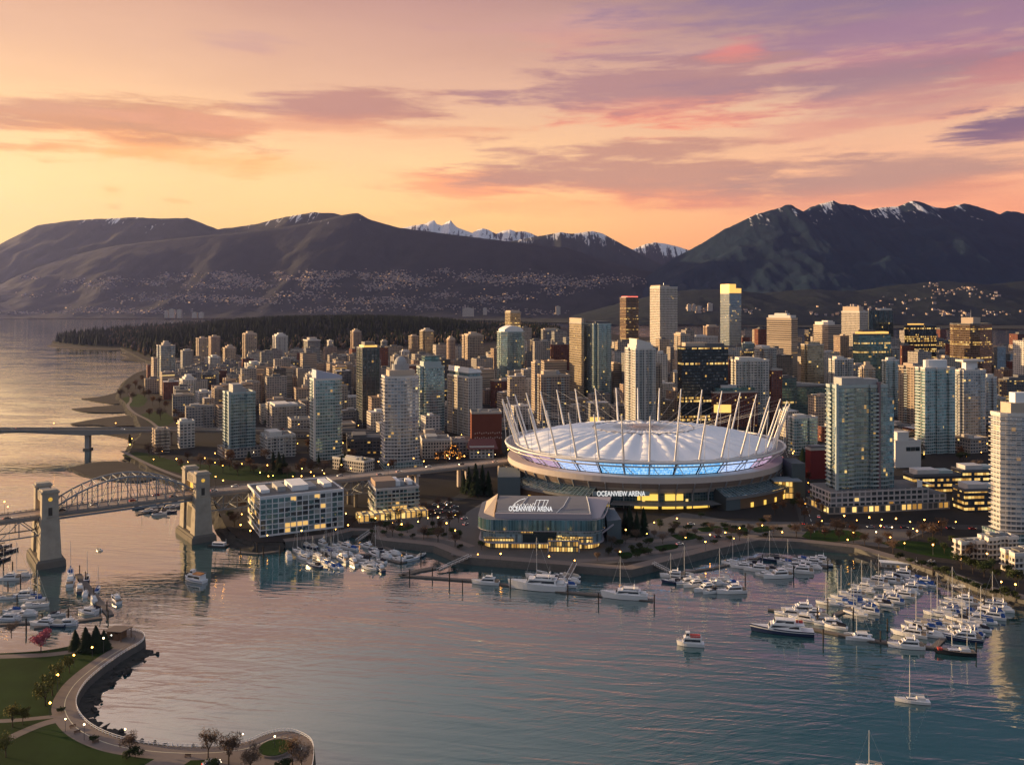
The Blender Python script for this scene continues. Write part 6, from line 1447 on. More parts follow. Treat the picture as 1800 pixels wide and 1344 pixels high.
fleet('in the right rows of the right marina', [('my',1593,1138,163,1.05),('my',1598,1117,160,1.05),('sc',1614,1098,160),('crw',1604,1106),('sb',1640,1100),('crw',1628,1112),('crb',1630,1105),('sw',1652,1082,158,1.15),('sb',1670,1072),('myb',1664,1078),('sw',1678,1064),('my',1690,1060),('crw',1640,1119),('my',1714,1089),('crb',1700,1078),('my',1726,1081),('myb',1740,1086),('crb',1746,1078),
  ('my',1752,1068,160,.9),('crw',1762,1074),('my',1735,1066),('sw',1696,1108,160,1.2),('sw',1708,1098),('crd',1712,1115),('crk',1722,1108),('my',1690,1124,160,1.1),('sb',1728,1094),('myb',1700,1118),('crw',1658,1096),('sw',1748,1060,160,.9),('crk',1684,1090),('mys',1676,1112)], 158)
fleet('against the foot of the right shore', [('crw',1645,1012,150),('mys',1602,999,170),('crw',1690,1035,150),('crw',1710,1038,140)], 150)
ORD = ['first', 'second', 'third', 'fourth', 'fifth', 'sixth', 'seventh', 'eighth', 'ninth', 'tenth', 'eleventh', 'twelfth', 'thirteenth', 'fourteenth', 'fifteenth', 'sixteenth', 'seventeenth', 'eighteenth', 'nineteenth', 'twentieth']
def ordn(k): return ORD[k] if k < 20 else f'twenty-{ORD[k-20]}' if k < 29 else f'{k+1}th'
def ranked(items):                         # items: (phrase, where, px, object): label each by its order from the left among its like
    gr = {}
    for ph, wh, x, o in items: gr.setdefault((ph, wh), []).append((x, o))
    for (ph, wh), l in gr.items():
        l.sort(key=lambda q: q[0])
        for k, (x, o) in enumerate(l): o['label'] = ' '.join((f'{ph} {wh}' if len(l) == 1 else f'{ordn(k)} {ph} from the left {wh}').split()[:16])
ranked([(DESC[k], wh, x, o) for wh, k, x, o in BL_])
ranked([('dark piling', wh, x, o) for wh, x, o in PIL])
# single craft
def at(r, px, py, h): r.location = (*gp(px, py), 0); r.rotation_euler = (0, 0, radians(h))
nv = root('navy_yacht', (0, 0, 0), 'biggest yacht, navy hull and white decks, at the corner of the right marina', 'yacht'); hull(27, 6.6, 2.3, nv, m_navy, 'white')
c1 = cabin(nv, -8, 6.5, 5.4, 2.3, 4.5, .3, 1.6); c2 = cabin(nv, -5.5, 4.0, 4.4, 4.6, 6.5, .2, 1.2, 'wheelhouse'); MB().box(-9.5, -2.6, 4.62, -5.6, 2.6, 4.8).build('boat_deck', m_gel, nv)
MB().tube((-.5, 0, 6.6), (-1.5, 0, 12.5), .14, .06).build('mast', m_alu, nv); MB().tube((-7, 0, 4.8), (-7, 0, 11), .10, .05).build('mast', m_alu, nv); MB().box(-9, -2.2, 4.8, -6.2, -.8, 5.7).build('tender', m_red, nv)
at(nv, 1375, 1112, 168)
def ferry(lab, L_, B, px, py, h, seat, stripe):
    r = root('harbour_ferry', (0, 0, 0), lab, 'ferry', 'small ferries under way'); hull(L_, B, 1.5, r, m_gel, stripe, 2.6); cabin(r, -L_*.4, L_*.3, B*.86, 1.5, 3.7, .1, .5); MB().box(-L_*.40, -B*.42, 3.84, L_*.22, B*.42, 4.0).build('upper_deck', m_gel, r)
    MB().box(-L_*.36, -B*.3, 4.0, L_*.02, B*.3, 4.7).build('bench_row', seat, r); cabin(r, L_*.04, L_*.2, B*.55, 4.0, 5.9, .1, .4, 'wheelhouse')
    mb = MB()
    for s in (-1, 1): mb.bar((-L_*.4, s*B*.41, 4.9), (L_*.2, s*B*.41, 4.9), .07, .07); [mb.bar((-L_*.4+q*L_*.1, s*B*.41, 4.0), (-L_*.4+q*L_*.1, s*B*.41, 4.9), .06, .06) for q in range(7)]
    mb.build('railing', m_alu, r); MB().tube((L_*.1, 0, 5.9), (L_*.08, 0, 8.5), .07, n=5).build('mast', m_alu, r); at(r, px, py, h); return r
ferry('white two-deck ferry with orange benches passing the right bridge tower', 14, 5.2, 343, 1021, 155, m_oran, 'blue')
ferry('small white ferry with red-orange trim under way in the open basin', 11.5, 4.4, 1214, 1134, 172, m_red, None)
ls = dup(BOAT['sw'], (*gp(1604, 1234), 0), radians(168), 'lone sailboat under bare mast in the lower right open water', 1.0, 'boats under way')
dup(BOAT['sc'], (*gp(1532, 1352), 0), radians(160), 'sailboat of which only the mast rises over the bottom edge', .9, 'boats under way')
kt = sailboat('kt', m_whc, 16, m_blk, 17, 'teak', True); at(kt, 1679, 1149, 172); kt['label'] = 'black-hulled two-masted sailing yacht with red dinghy at the right marina end'; kt['category'] = 'sailboat'
MB().box(5.2, -1, 1.7, 7.2, 1, 2.5).build('dinghy', m_red, kt)
ct = root('catamaran', (0, 0, 0), 'broad cream catamaran with tall mast at the outer dock', 'catamaran')
for s in (-1, 1):
    mb = MB(); rings = []
    for k in range(9):
        t = k/8; w = .8*max(.05, 1-max(0, (t-.4)/.6)**2); x = -6+12*t; rings.append([(x, s*2.4-w, 1.3+.3*t), (x, s*2.4, -.4), (x, s*2.4+w, 1.3+.3*t)])
    mb.loft(rings); mb.build('hull', m_gel, ct)
MB().box(-5, -2.6, 1.1, 2.5, 2.6, 1.5).build('bridge_deck', m_gel, ct); cabin(ct, -3.5, 2, 4.2, 1.5, 2.8, .2, 1.2); MB().tube((1, 0, 2.5), (1, 0, 18), .16, .1).build('mast', m_alu, ct); MB().tube((1, 0, 3.6), (-4.5, 0, 3.8), .22, .18).build('boom', m_crm, ct)
mb = MB(); mb.tube((5.8, 0, 1.6), (1, 0, 17.5), .05, n=3); mb.tube((-5, 2, 1.6), (1, 0, 17.8), .04, n=3); mb.build('rigging_wire', m_alu, ct); at(ct, 1510, 1122, 168)
bg_ = root('work_barge', (0, 0, 0), 'dark work barge with white cabins at the foot of the right bridge tower', 'barge'); MB().box(-6, -2.6, -.4, 6, 2.6, 1.0).build('hull', m_blk, bg_); cabin(bg_, -4.5, 3.5, 3.4, 1.0, 2.6, .1, .2); MB().tube((-5, 0, 1), (-5, 0, 5), .1).build('mast', m_alu, bg_); at(bg_, 384, 960, 170)
rb = root('rowing_boat', (0, 0, 0), 'tiny white launch leaving ripples in mid channel between the bridge towers', 'boat'); hull(5.6, 1.8, .6, rb, m_gel); MB().box(-1.4, -.55, .6, .6, .55, 1.3).build('canopy', m_whc, rb); at(rb, 174, 967, 150)

wtx = root('water_taxi_stop', (0, 0, 0), 'low white floating kiosk with a yellow light at the right shore dock', 'kiosk'); MB().box(-11, -2.6, -.3, 11, 2.6, .7).build('float', m_dock, wtx); MB().box(-9, -2, .7, 7, 2, 3.1).build('cabin', facade('kiosk_wall', (.55, .5, .46), (.2, .15, .1), 2.5, 2.6, .6, .5, .4, .2, .9, runs=0), wtx); MB().box(-9.6, -2.5, 3.1, 7.6, 2.5, 3.4).build('roof', m_cap, wtx); at(wtx, 1578, 998, -14)
# ------------------------------------------------------------------ the park in the foreground
PEDGE = [(500,1440),(540,1390),(552,1345),(554,1315),(547,1298),(517,1284),(490,1284),(466,1290),(447,1299),(427,1306),(395,1310),(350,1312),(317,1311),(283,1309),(250,1305),(217,1299),(190,1290),(167,1279),(151,1267),(140,1253),(135,1240),(136,1226),(143,1212),(152,1199),(168,1184),(187,1169),(207,1155),(227,1142),(246,1132),(256,1123),(254,1113),(240,1108),(222,1106),(200,1107),(185,1113),(150,1128),(100,1140),(40,1146),(-80,1150)]
PE = smooth_line(pts(PEDGE, GZ), 2)
mb = MB(); mb.cap(PE+pts([(-160,1180),(-260,1440)], GZ), GZ); tag(mb.build('park_lawn', m_grass), kind='structure')
iE = min(range(len(PE)), key=lambda i: hypot(PE[i][0]-gp(190, 1112, GZ)[0], PE[i][1]-gp(190, 1112, GZ)[1])); PA = PE[8:iE]
mb = MB(); strip(mb, offset_line(PA, -.2), offset_line(PA, -8.2), GZ+.02, GZ+.02); tag(mb.build('promenade', m_path), kind='structure')
mb = MB(); LN = offset_line(PA, -4.0)
strip(mb, offset_line(LN, .12), offset_line(LN, -.12), GZ+.03, GZ+.03); tag(mb.build('path_line', mat('pale_line', (.62, .56, .42), .8)), kind='structure')
pw = wallstrip('seawall', PE, -1.5, GZ, m_wall, .5); tag(pw, 'curved grey seawall round the foreground park', 'seawall')
k0 = min(range(len(PE)), key=lambda i: hypot(PE[i][0]-gp(330, 1312, GZ)[0], PE[i][1]-gp(330, 1312, GZ)[1])); k1 = min(range(len(PE)), key=lambda i: hypot(PE[i][0]-gp(252, 1126, GZ)[0], PE[i][1]-gp(252, 1126, GZ)[1]))
rocky('shore', PE[k0:k1], 1.5, 9.5, -.5, m_rock, 12, 1.3)
RR = random.Random(4); mbr = None
for i in range(46):                        # boulders lying on the rocky shore
    q = PE[RR.randrange(k0+4, k1)]; a = RR.uniform(0, 6.3); r_ = RR.uniform(.5, 1.3)
    x, y = offset_line(PE[k0:k1], RR.uniform(2, 8))[min(len(PE[k0:k1])-1, RR.randrange(0, k1-k0))]
    bo = MB().sphere((0, 0, 0), r_, 0, 7, 5, .7, .28, RR).build('boulder', m_rock, loc=(x, y, .5)); tag(bo, 'dark wet boulder on the rocky edge below the curved promenade', 'boulder', 'boulders below the curved promenade')
rl = root('railing', (*PA[0], GZ), 'white railing following the outer edge of the curved foreground promenade', 'railing')
RP = resample(offset_line(PA, -.3), 2.2); o0 = PA[0]
mb = MB()
for z in (.45, 1.05):
    for a, b in zip(RP, RP[1:]): mb.bar((a[0]-o0[0], a[1]-o0[1], z), (b[0]-o0[0], b[1]-o0[1], z), .13, .13)
mb.build('rail', m_mast, rl); mb = MB()
for a in RP: mb.bar((a[0]-o0[0], a[1]-o0[1], 0), (a[0]-o0[0], a[1]-o0[1], 1.12), .2, .2)
mb.build('baluster', m_mast, rl)
road('path', [(100,1265),(78,1270),(40,1285),(0,1305),(-60,1335)], 4, GZ+.016, m_path)
road('path', [(98,1258),(60,1262),(20,1266),(-60,1268)], 2.6, GZ+.012, m_path)
road('path', [(190,1136),(150,1141),(90,1150),(40,1152),(-80,1156)], 4, GZ+.014, m_path)
slab('plaza', [(245,1349),(290,1322),(350,1325),(315,1349),(290,1370),(220,1372)], GZ+.012, m_path, sm=1)
slab('plaza', [(190,1135),(225,1142),(256,1124),(240,1109),(205,1108),(188,1118)], GZ+.03, m_path, sm=1)
slab('plaza', [(395,1312),(447,1299),(490,1285),(517,1285),(546,1299),(551,1320),(540,1390),(420,1400),(380,1350)], GZ+.028, m_path, sm=1)
pc = gp(484, 1317, GZ); pl = root('round_planter', (*pc, GZ), 'round grassy planter in the middle of the circular lookout', 'planter')
mb = MB(); mb.prism([(5.6*cos(i*pi/16), 5.6*sin(i*pi/16)) for i in range(32)], 0, .75, 0); mb.build('planter_wall', m_path, pl)
MB().prism([(5.2*cos(i*pi/16), 5.2*sin(i*pi/16)) for i in range(32)], .7, .9, 0).build('turf', m_grass, pl)
hx = gp(208, 1121, GZ); ht = root('park_shelter', (*hx, GZ), 'brown timber shelter with slanted flat roof on the park point', 'shelter', None, radians(-20))
m_wood = mat('brown_timber', (.16, .10, .07), .8, var=.2, scale=1.0)
MB().box(-4, -2.5, 0, 2.2, 2.5, 3.0).build('wall', m_wood, ht); mb = MB(); A = [(-5.2, -3.6, 3.4), (5.0, -3.6, 4.3), (5.0, 3.4, 4.3), (-5.2, 3.4, 3.4)]; mb.loft([A, [(x, y, z+.3) for x, y, z in A]]); mb.build('roof', mat('shelter_roof', (.12, .10, .10), .8), ht)
for x, y in ((4.4, -3), (4.4, 2.8)): MB().bar((x, y, 0), (x, y, 4.2), .3, .3).build('post', m_wood, ht)
MB().box(-2.6, -2.62, .2, -.6, -2.4, 2.4).build('opening', m_niche, ht); MB().box(-1.4, -2.7, 1.9, -1.0, -2.5, 2.3).build('lamp', mat('white_lamp', (.9, .9, .85), .5, emit=(1, .92, .8), es=3), ht)

# ------------------------------------------------------------------ trees
m_bark = mat('bark', (.07, .052, .04), .95, var=.3, scale=2.0)
def leafm(name, c): return mat(name, c, .9, var=.55, scale=.35)
m_bare = leafm('winter_twigs', (.105, .066, .046)); m_bare2 = leafm('pale_twigs', (.135, .094, .07)); m_pine = leafm('pine_needles', (.020, .034, .020)); m_leaf = leafm('dark_leaves', (.040, .052, .022)); m_oliv = leafm('olive_leaves', (.115, .105, .032)); m_pink = leafm('pink_blossom', (.36, .105, .13)); m_rust = leafm('rusty_twigs', (.15, .075, .04))
TREE = {}
def tree(key, name, cm, h, w, kind, n, size, seed):
    R = random.Random(seed); r = root(name, (0, 0, 0), '', 'tree', 'trees of the city and the parks'); mb = MB()
    if kind == 'con':
        mb.tube((0, 0, -.5), (0, 0, h*.95), h*.022, h*.004, 6); mb.build('trunk', m_bark, r); mb = MB()
        for k in range(n):
            t = R.random()**.8; z = h*(.08+.9*t); a = R.uniform(0, 6.283); ln = w/2*(1-t)**.85*R.uniform(.65, 1.15)+.15*size
            c, s = cos(a), sin(a); d = R.uniform(.12, .4)*ln; q = size*R.uniform(.5, 1.0)*(.45+.55*(1-t))
            b = (c*ln*.15, s*ln*.15, z+.1*ln); e = (c*ln, s*ln, z-d)
            mb.face([(b[0]-s*q*.4, b[1]+c*q*.4, b[2]), (e[0]-s*q*.25, e[1]+c*q*.25, e[2]), (e[0]+s*q*.25, e[1]-c*q*.25, e[2]-.1), (b[0]+s*q*.4, b[1]-c*q*.4, b[2]-.15*size)])
        mb.build('crown', cm, r)
    else:
        limbs = []; mb.tube((0, 0, -.4), (0, 0, h*.34), h*.028, h*.02, 6)
        for k in range(7):
            a = R.uniform(0, 6.283); e = Vector((cos(a)*w*.30*R.uniform(.5, 1), sin(a)*w*.30*R.uniform(.5, 1), h*R.uniform(.55, .86))); b = Vector((0, 0, h*R.uniform(.22, .36))); mb.tube(b, e, h*.014, h*.005, 5); limbs.append((b, e))
            for q in range(2):
                a2 = R.uniform(0, 6.283); e2 = e+Vector((cos(a2)*w*.18, sin(a2)*w*.18, h*R.uniform(.02, .14))); mb.tube(b.lerp(e, .6), e2, h*.007, h*.002, 4); limbs.append((b.lerp(e, .6), e2))
        mb.build('trunk', m_bark, r); mb = MB()
        cl = [(e, R.uniform(.14, .26)*w) for b, e in limbs]
        for k in range(n):
            e, rr = R.choice(cl); v = Vector((R.gauss(0, 1), R.gauss(0, 1), R.gauss(0, .8))); v *= rr*R.random()**.4/max(.3, v.length); c = e+v
            if c.z < h*.18: continue
            d = Vector((R.gauss(0, 1), R.gauss(0, 1), R.gauss(.35, .8))); d = d.normalized()*size*R.uniform(.6, 1.4); o_ = d.orthogonal().normalized(); o_.rotate(d.to_track_quat('Z', 'Y')) if 0 else None
            wd = size*(.10 if kind == 'bare' else .5)*R.uniform(.6, 1.3); o_ *= wd
            mb.face([tuple(c-d*.5-o_*.5), tuple(c-d*.2+o_*.6), tuple(c+d*.5), tuple(c-d*.1-o_*.8)])
        mb.build('crown', cm, r)
    TREE[key] = remember(r); return r
tree('b1', 'bare_tree', m_bare, 11, 9, 'bare', 900, 1.5, 1); tree('b2', 'bare_tree', m_bare2, 9.5, 8.5, 'bare', 850, 1.4, 2); tree('b3', 'bare_tree', m_rust, 12, 9, 'leaf', 520, .9, 3)
tree('c1', 'conifer', m_pine, 15, 6.5, 'con', 900, 1.5, 4); tree('c2', 'conifer', m_pine, 12, 9, 'con', 1100, 1.9, 5); tree('l1', 'leafy_tree', m_leaf, 9, 8, 'leaf', 900, .8, 6); tree('o1', 'leafy_tree', m_oliv, 9, 8.5, 'leaf', 900, .75, 7); tree('p1', 'blossom_tree', m_pink, 9, 9.5, 'leaf', 1500, .7, 8)
tree('s1', 'shrub', m_leaf, 2.6, 4.2, 'leaf', 420, .55, 9)
TD = dict(b1='bare brown tree', b2='pale bare tree', b3='rusty brown tree', c1='tall dark conifer', c2='bushy dark conifer', l1='dark leafy tree', o1='olive yellow tree', p1='pink blossom tree', s1='dark rounded shrub')
TL = []
def plant(where, key, pl_, s0=.8, s1=1.2, z=GZ):
    for p in pl_:
        x, y = gp(p[0], p[1], z); s = p[2] if len(p) > 2 else rnd.uniform(s0, s1)
        TL.append((TD[key], where, p[0], place(TREE[key], (x, y, z), rnd.uniform(0, 6.28), None, (s*rnd.uniform(.9, 1.1), s*rnd.uniform(.9, 1.1), s))))
wF = 'in the foreground park'
plant(wF, 'c2', [(132,1141,.72),(150,1143,.85),(168,1143,.9),(182,1141,.7)]); plant(wF, 'p1', [(72,1147,.98)]); plant(wF, 'o1', [(92,1222,.95),(104,1200,.85),(80,1240,.95),(122,1182,.7),(22,1277,.8),(40,1272,.6),(10,1330,.8)])
plant(wF, 'b1', [(366,1331,.8),(402,1343,.85),(514,1345,.85),(228,1328,.65)]); plant(wF, 'b2', [(440,1357,.8),(530,1353,.75),(20,1120,.7)]); plant(wF, 's1', [(238,1331,1.1),(222,1335,.9),(165,1303,.7),(108,1252,.7),(375,1349,1.0),(500,1352,1.2)])
plant('before the stadium', 'c1', [(1106,940,1.28),(1119,943,1.05),(1131,940,1.2),(1098,936,1.0)]); plant('left of the stadium', 'c1', [(824,868,1.45),(836,872,1.7),(848,869,1.55),(858,871,1.3),(815,866,1.1)])
plant('in the park behind the arch bridge', 'b1', [(262,802),(280,806),(330,812),(352,822),(368,826),(392,830),(418,836),(446,834),(468,838),(505,840),(528,838),(548,836),(570,834),(600,840)], .8, 1.15); plant('in the park behind the arch bridge', 'b3', [(318,826,.75),(404,826),(440,828),(488,830),(534,830)], .7, 1.0); plant('in the park behind the arch bridge', 'c1', [(480,828,1.2),(490,832,1.3),(498,830,1.1),(600,826,.9),(606,822,1.0),(560,820,.8)])
plant('on the far seaside park', 'b3', [(225,690),(238,684),(262,700),(268,712),(250,672),(276,690),(290,720),(306,734),(262,735),(296,700)], .9, 1.4); plant('on the far seaside park', 'b1', [(212,700),(232,706),(280,712),(282,738),(320,745),(318,725),(254,700),(246,690)], 1, 1.4); plant('on the far seaside park', 'c1', [(255,690,1.2),(302,700,1.2),(308,712,1.1),(334,742,1.1),(342,748,1.2),(350,752,1.0),(228,780,.7)])
plant('beside the waterside houses', 'b1', [(412,925),(425,900),(620,925),(668,905),(700,915),(745,900),(770,895),(790,890),(690,880),(720,870)], .6, .9); plant('beside the waterside houses', 'l1', [(405,915),(640,918),(655,925),(680,935),(760,930),(808,948)], .5, .8)
plant('on the arena forecourt', 's1', [(1098,930),(1110,936),(1124,934),(1112,970),(1124,966),(1134,972),(1275,930),(1290,932),(1305,929),(1180,940),(1210,932),(1240,928),(1088,960),(1070,975),(1140,958)], .9, 1.6); plant('on the arena forecourt', 'l1', [(846,966,.6),(1086,932,.7),(1232,912,.5),(1340,925,.6),(1160,930,.5)])
plant('on the arena forecourt', 'b2', [(1100,955),(1118,950),(1150,945),(1165,955),(1185,938),(1200,950),(1222,942),(1250,932),(1262,948),(1285,942),(1300,950),(1318,938),(1335,930),(1350,922),(1360,938),(1075,962),(1086,978),(1050,985)], .5, .8)
plant('on the arena forecourt', 's1', [(1190,926),(1160,922),(1210,944),(1230,952),(1256,956),(1284,950),(1310,944),(1100,984),(1120,980),(1140,974),(1165,972),(1345,944),(1370,934),(1390,930)], .8, 1.5)
plant('on the quayside lawn strip', 'b1', [(1400,944),(1425,946),(1450,948),(1475,951),(1500,954),(1520,958),(1545,964),(1570,972),(1440,936),(1480,938)], .5, .8)
plant('between quay house and arena', 'b1', [(668,930),(684,922),(700,928),(716,936),(738,920),(760,915),(775,935),(790,925),(806,918),(690,942),(745,948),(770,952),(800,960)], .55, .85); plant('between quay house and arena', 's1', [(655,938),(675,940),(705,944),(725,946),(752,944),(780,945),(795,938),(808,965)], .8, 1.4)
plant('along the street right of the stadium', 'b3', [(1390,856),(1398,870),(1404,888),(1409,905),(1420,850),(1432,880),(1440,895),(1446,906),(1404,846),(1376,900),(1362,905),(1414,918)], .6, .9); plant('along the street right of the stadium', 'l1', [(1385,840),(1428,864),(1436,890),(1395,895)], .7, 1.0)
plant('on the right shore', 's1', [(1648,1006),(1660,1012),(1672,1016),(1686,1022),(1700,1028),(1715,1034),(1730,1040),(1748,1046),(1766,1050),(1784,1054),(1636,1000),(1620,996),(1600,990),(1580,984)], .9, 1.7); plant('on the right shore', 'l1', [(1690,1000),(1710,1008),(1730,1015),(1752,1020),(1772,1012),(1745,1000),(1640,965),(1660,972),(1676,960),(1786,1030)], .6, 1.0); plant('on the right shore', 'b1', [(1640,948),(1622,944),(1600,952),(1655,940),(1560,955),(1500,945),(1470,940),(1705,985)], .6, .95)
R = random.Random(33); cnt = 0
while cnt < 120:                           # street trees between the blocks
    px, py = R.uniform(300, 1800), R.uniform(650, 835)
    if px > 880 and 700 < py and px < 1390: continue
    if px < 400 and py > 770: continue
    x, y = gp(px, py, GZ)
    if any((x-a)**2+(y-b)**2 < (r_*.75+3)**2 for a, b, r_ in FOOT): continue
    k = R.choices(['b1', 'b2', 'b3', 'l1', 'c2'], [5, 3, 4, 2, 1.2])[0]
    plant('among the '+('West End' if px < 880 else 'downtown')+' blocks', k, [(px, py)], .8, 1.25); cnt += 1
ranked(TL)
m_fairy = mat('orange_fairy_lights', (.8, .3, .05), .6, emit=(1, .34, .04), es=2.2)
for i, (px, py, s) in enumerate(((797, 806, 1.2), (784, 808, .8), (768, 810, .7), (808, 809, .7))):
    q = dup(TREE['b1'], (*gp(px, py, GZ), GZ), i*1.3, ['tall tree wrapped in orange lights behind the viaduct, before the brick hall', 'smaller orange-lit tree just left of the tall one by the brick hall', 'leftmost small orange-lit tree behind the viaduct', 'small orange-lit tree right of the tall one by the brick hall'][i], s, 'trees wrapped in orange lights')
    mb = MB()
    for k in range(34): a = R.uniform(0, 6.3); z = R.uniform(2, 10.5); rr = 3.8*sin(min(1, z/10.5)*pi*.9)+.3; mb.sphere((cos(a)*rr*R.uniform(.5, 1), sin(a)*rr*R.uniform(.5, 1), z), .20, 0, 5, 3)
    mb.build('string_lights', m_fairy, q)

# ------------------------------------------------------------------ lamps
m_lamp = mat('lamp_globe', (.9, .7, .4), .4, emit=(1, .40, .06), es=9.0); m_lampw = mat('lamp_globe_white', (.9, .85, .7), .4, emit=(1, .66, .32), es=6.0); m_post = mat('lamp_post_paint', (.06, .06, .065), .6)
LAMP = {}
for key, mt, h, rr in (('o', m_lamp, 5.2, .42), ('w', m_lampw, 5.6, .34), ('t', m_lamp, 9.0, .42)):
    r = root('street_lamp', (0, 0, 0), '', 'street lamp', 'street lamps'); MB().tube((0, 0, -.2), (0, 0, h), .11, .07, 6).build('post', m_post, r); MB().sphere((0, 0, h+rr*.7), rr, 0, 8, 5).build('lamp_head', mt, r); LAMP[key] = remember(r)
LL = []
def lamps(where, key, P, z=GZ):
    for p in P:
        if len(P) > 1 and rnd.random() < (.45 if 'forecourt' in where or 'promenade' in where else .22): continue
        LL.append(({'o': 'orange street lamp', 'w': 'whitish street lamp', 't': 'tall orange street lamp'}[key], where, p[0], place(LAMP[key], (*gp(p[0], p[1], z), z), 0, None, rnd.uniform(.65, 1.12))))
lamps('in the foreground park', 'o', [(162,1157),(118,1190),(101,1214),(97,1248),(88,1258),(130,1172)]); lamps('in the foreground park', 'w', [(182,1146),(220,1305),(427,1310),(483,1318),(316,1330),(148,1300),(115,1285)])
lamps('round the quay house', 'o', [(423,938),(440,948),(470,952),(500,950),(530,947),(560,943),(590,940),(612,936),(608,918),(425,915)]); lamps('between quay house and arena', 'o', [(632,922),(645,918),(660,925),(672,918),(690,930),(706,938),(722,925),(735,930),(752,922),(700,912),(728,912),(748,940),(770,925),(785,935),(770,905),(800,915),(800,945)]); lamps('between quay house and arena', 'w', [(690,905),(740,908),(715,900),(765,912),(785,900)])
lamps('on the promenade before the arenas', 'o', [(840,985),(880,990),(925,992),(965,994),(1010,998),(1060,1001),(1100,1004),(1135,997),(1170,986),(1205,976),(1240,967),(1290,957),(1335,947),(1375,949),(1410,953),(1450,957),(1490,962),(1530,972)])
lamps('on the arena forecourt', 'o', [(1137,948),(1100,946),(1090,985),(1170,965),(1205,955),(1235,945),(1255,940),(1248,955),(1275,950),(1300,940),(1320,930),(1340,935),(1365,928),(1150,930),(1190,925)]); lamps('on the arena forecourt', 'w', [(1145,958),(1110,958),(1180,948),(1220,935),(1290,925)])
lamps('along the street right of the stadium', 'o', [(1384,820),(1390,840),(1399,860),(1407,880),(1416,900),(1424,918),(1412,838),(1421,860),(1430,878),(1440,900),(1392,905),(1380,915),(1404,925),(1445,925),(1370,800),(1396,800)])
lamps('by the shops under the riverside tower', 'o', [(1462,920),(1484,922),(1506,924),(1528,925),(1550,926),(1575,927),(1600,928),(1625,928),(1650,930),(1680,928)]); lamps('in the park right of the marina', 'o', [(1500,950),(1548,940),(1565,958),(1590,965),(1605,940),(1612,950),(1640,975),(1660,985),(1690,995),(1672,958),(1700,970),(1720,1012),(1740,1030),(1760,1040),(1785,1045),(1790,1030),(1735,990),(1765,1000)]); lamps('in the park right of the marina', 'w', [(1540,953),(1568,942),(1625,960),(1655,955)])
lamps('in the park behind the arch bridge', 'o', [(270,815),(285,800),(310,818),(330,820),(360,815),(378,822),(400,818),(425,825),(455,826),(470,830),(445,842),(480,845),(515,845),(530,848),(552,846),(570,842),(378,806),(412,812),(228,792),(232,778)])
R = random.Random(8); cnt = 0
while cnt < 95:
    px, py = R.uniform(300, 1800), R.uniform(640, 840)
    if 875 < px < 1392 and py > 705: continue
    if px < 380 and py > 760: continue
    x, y = gp(px, py, GZ)
    if any((x-a)**2+(y-b)**2 < (r_*.7+2)**2 for a, b, r_ in FOOT): continue
    lamps('among the '+('West End' if px < 880 else 'downtown')+' blocks', R.choice('ottw'), [(px, py)]); cnt += 1
def lamp_at(where, P):
    for x, y, z in P: LL.append(('tall orange street lamp', where, scr(x, y, z)[0], place(LAMP['t'], (x, y, z), 0, None, .8)))
lamp_at('on the arch bridge deck', [bp(s, w, dz(s)+.1) for s in range(-50, 370, 30) for w in (W0+.9, W1-1.1) if not (0 <= s <= 85)])
lamp_at('on the far concrete bridge', [(x, gy_(x)+1, gz(x)) for x in range(-640, -150, 60)])
ranked(LL)

# ------------------------------------------------------------------ cars
CAR = {}
m_tyre = mat('tyre', (.02, .02, .02), .9); m_hl = mat('headlight', (.9, .9, .8), .3, emit=(1, .85, .6), es=1.6); m_tl = mat('tail_light', (.5, .02, .02), .3, emit=(1, .06, .03), es=1.4)
for key, c in (('white car', (.65, .64, .63)), ('black car', (.03, .03, .035)), ('red car', (.35, .03, .03)), ('silver car', (.33, .34, .36))):
    pm = mat(key.replace(' ', '_')+'_paint', c, .3, .2); r = root('parked_car', (0, 0, 0), '', 'car', 'cars on bridges and streets')
    mb = MB(); prf = [(-2.2, .35), (-2.25, .8), (-1.9, .95), (1.2, .9), (2.1, .72), (2.2, .35)]; mb.loft([[(x, -.88, z) for x, z in prf], [(x, .88, z) for x, z in prf]]); mb.build('body', pm, r)
    mb = MB(); mb.loft([[(-1.8, -.82, .92), (1.0, -.82, .9), (1.0, .82, .9), (-1.8, .82, .92)], [(-1.4, -.66, 1.5), (.2, -.66, 1.5), (.2, .66, 1.5), (-1.4, .66, 1.5)]]); cb = mb.build('cabin', m_bwin, r); MB().box(-1.38, -.65, 1.5, .18, .65, 1.53).build('roof', pm, cb)
    for x in (-1.4, 1.35):
        for y in (-.8, .8): MB().tube((x, y-.12, .34), (x, y+.12, .34), .34, n=8).build('wheel', m_tyre, r)
    for y in (-.6, .6): MB().box(2.12, y-.2, .55, 2.22, y+.2, .72).build('headlight', m_hl, r); MB().box(-2.27, y-.2, .65, -2.2, y+.2, .82).build('tail_light', m_tl, r)
    CAR[key] = remember(r)
CL = []
def car(where, x, y, z, a):
    k = rnd.choices(list(CAR), [4, 3, 1.2, 3])[0]; CL.append((k, where, scr(x, y, z)[0], place(CAR[k], (x, y, z), a, None, 1.0)))
for s, l in ((-20, 0), (8, 1), (26, 2), (47, 1), (62, 3), (70, 0), (96, 1), (112, 3), (128, 0), (150, 2), (165, 1), (188, 3), (214, 0), (232, 1), (262, 3), (290, 2), (320, 1)):
    w = (5.6, 9.2, 12.8, 16.2)[l]; car('on the arch bridge deck', *bp(s, w, dz(s)+.02), BD+(0 if l < 2 else pi))
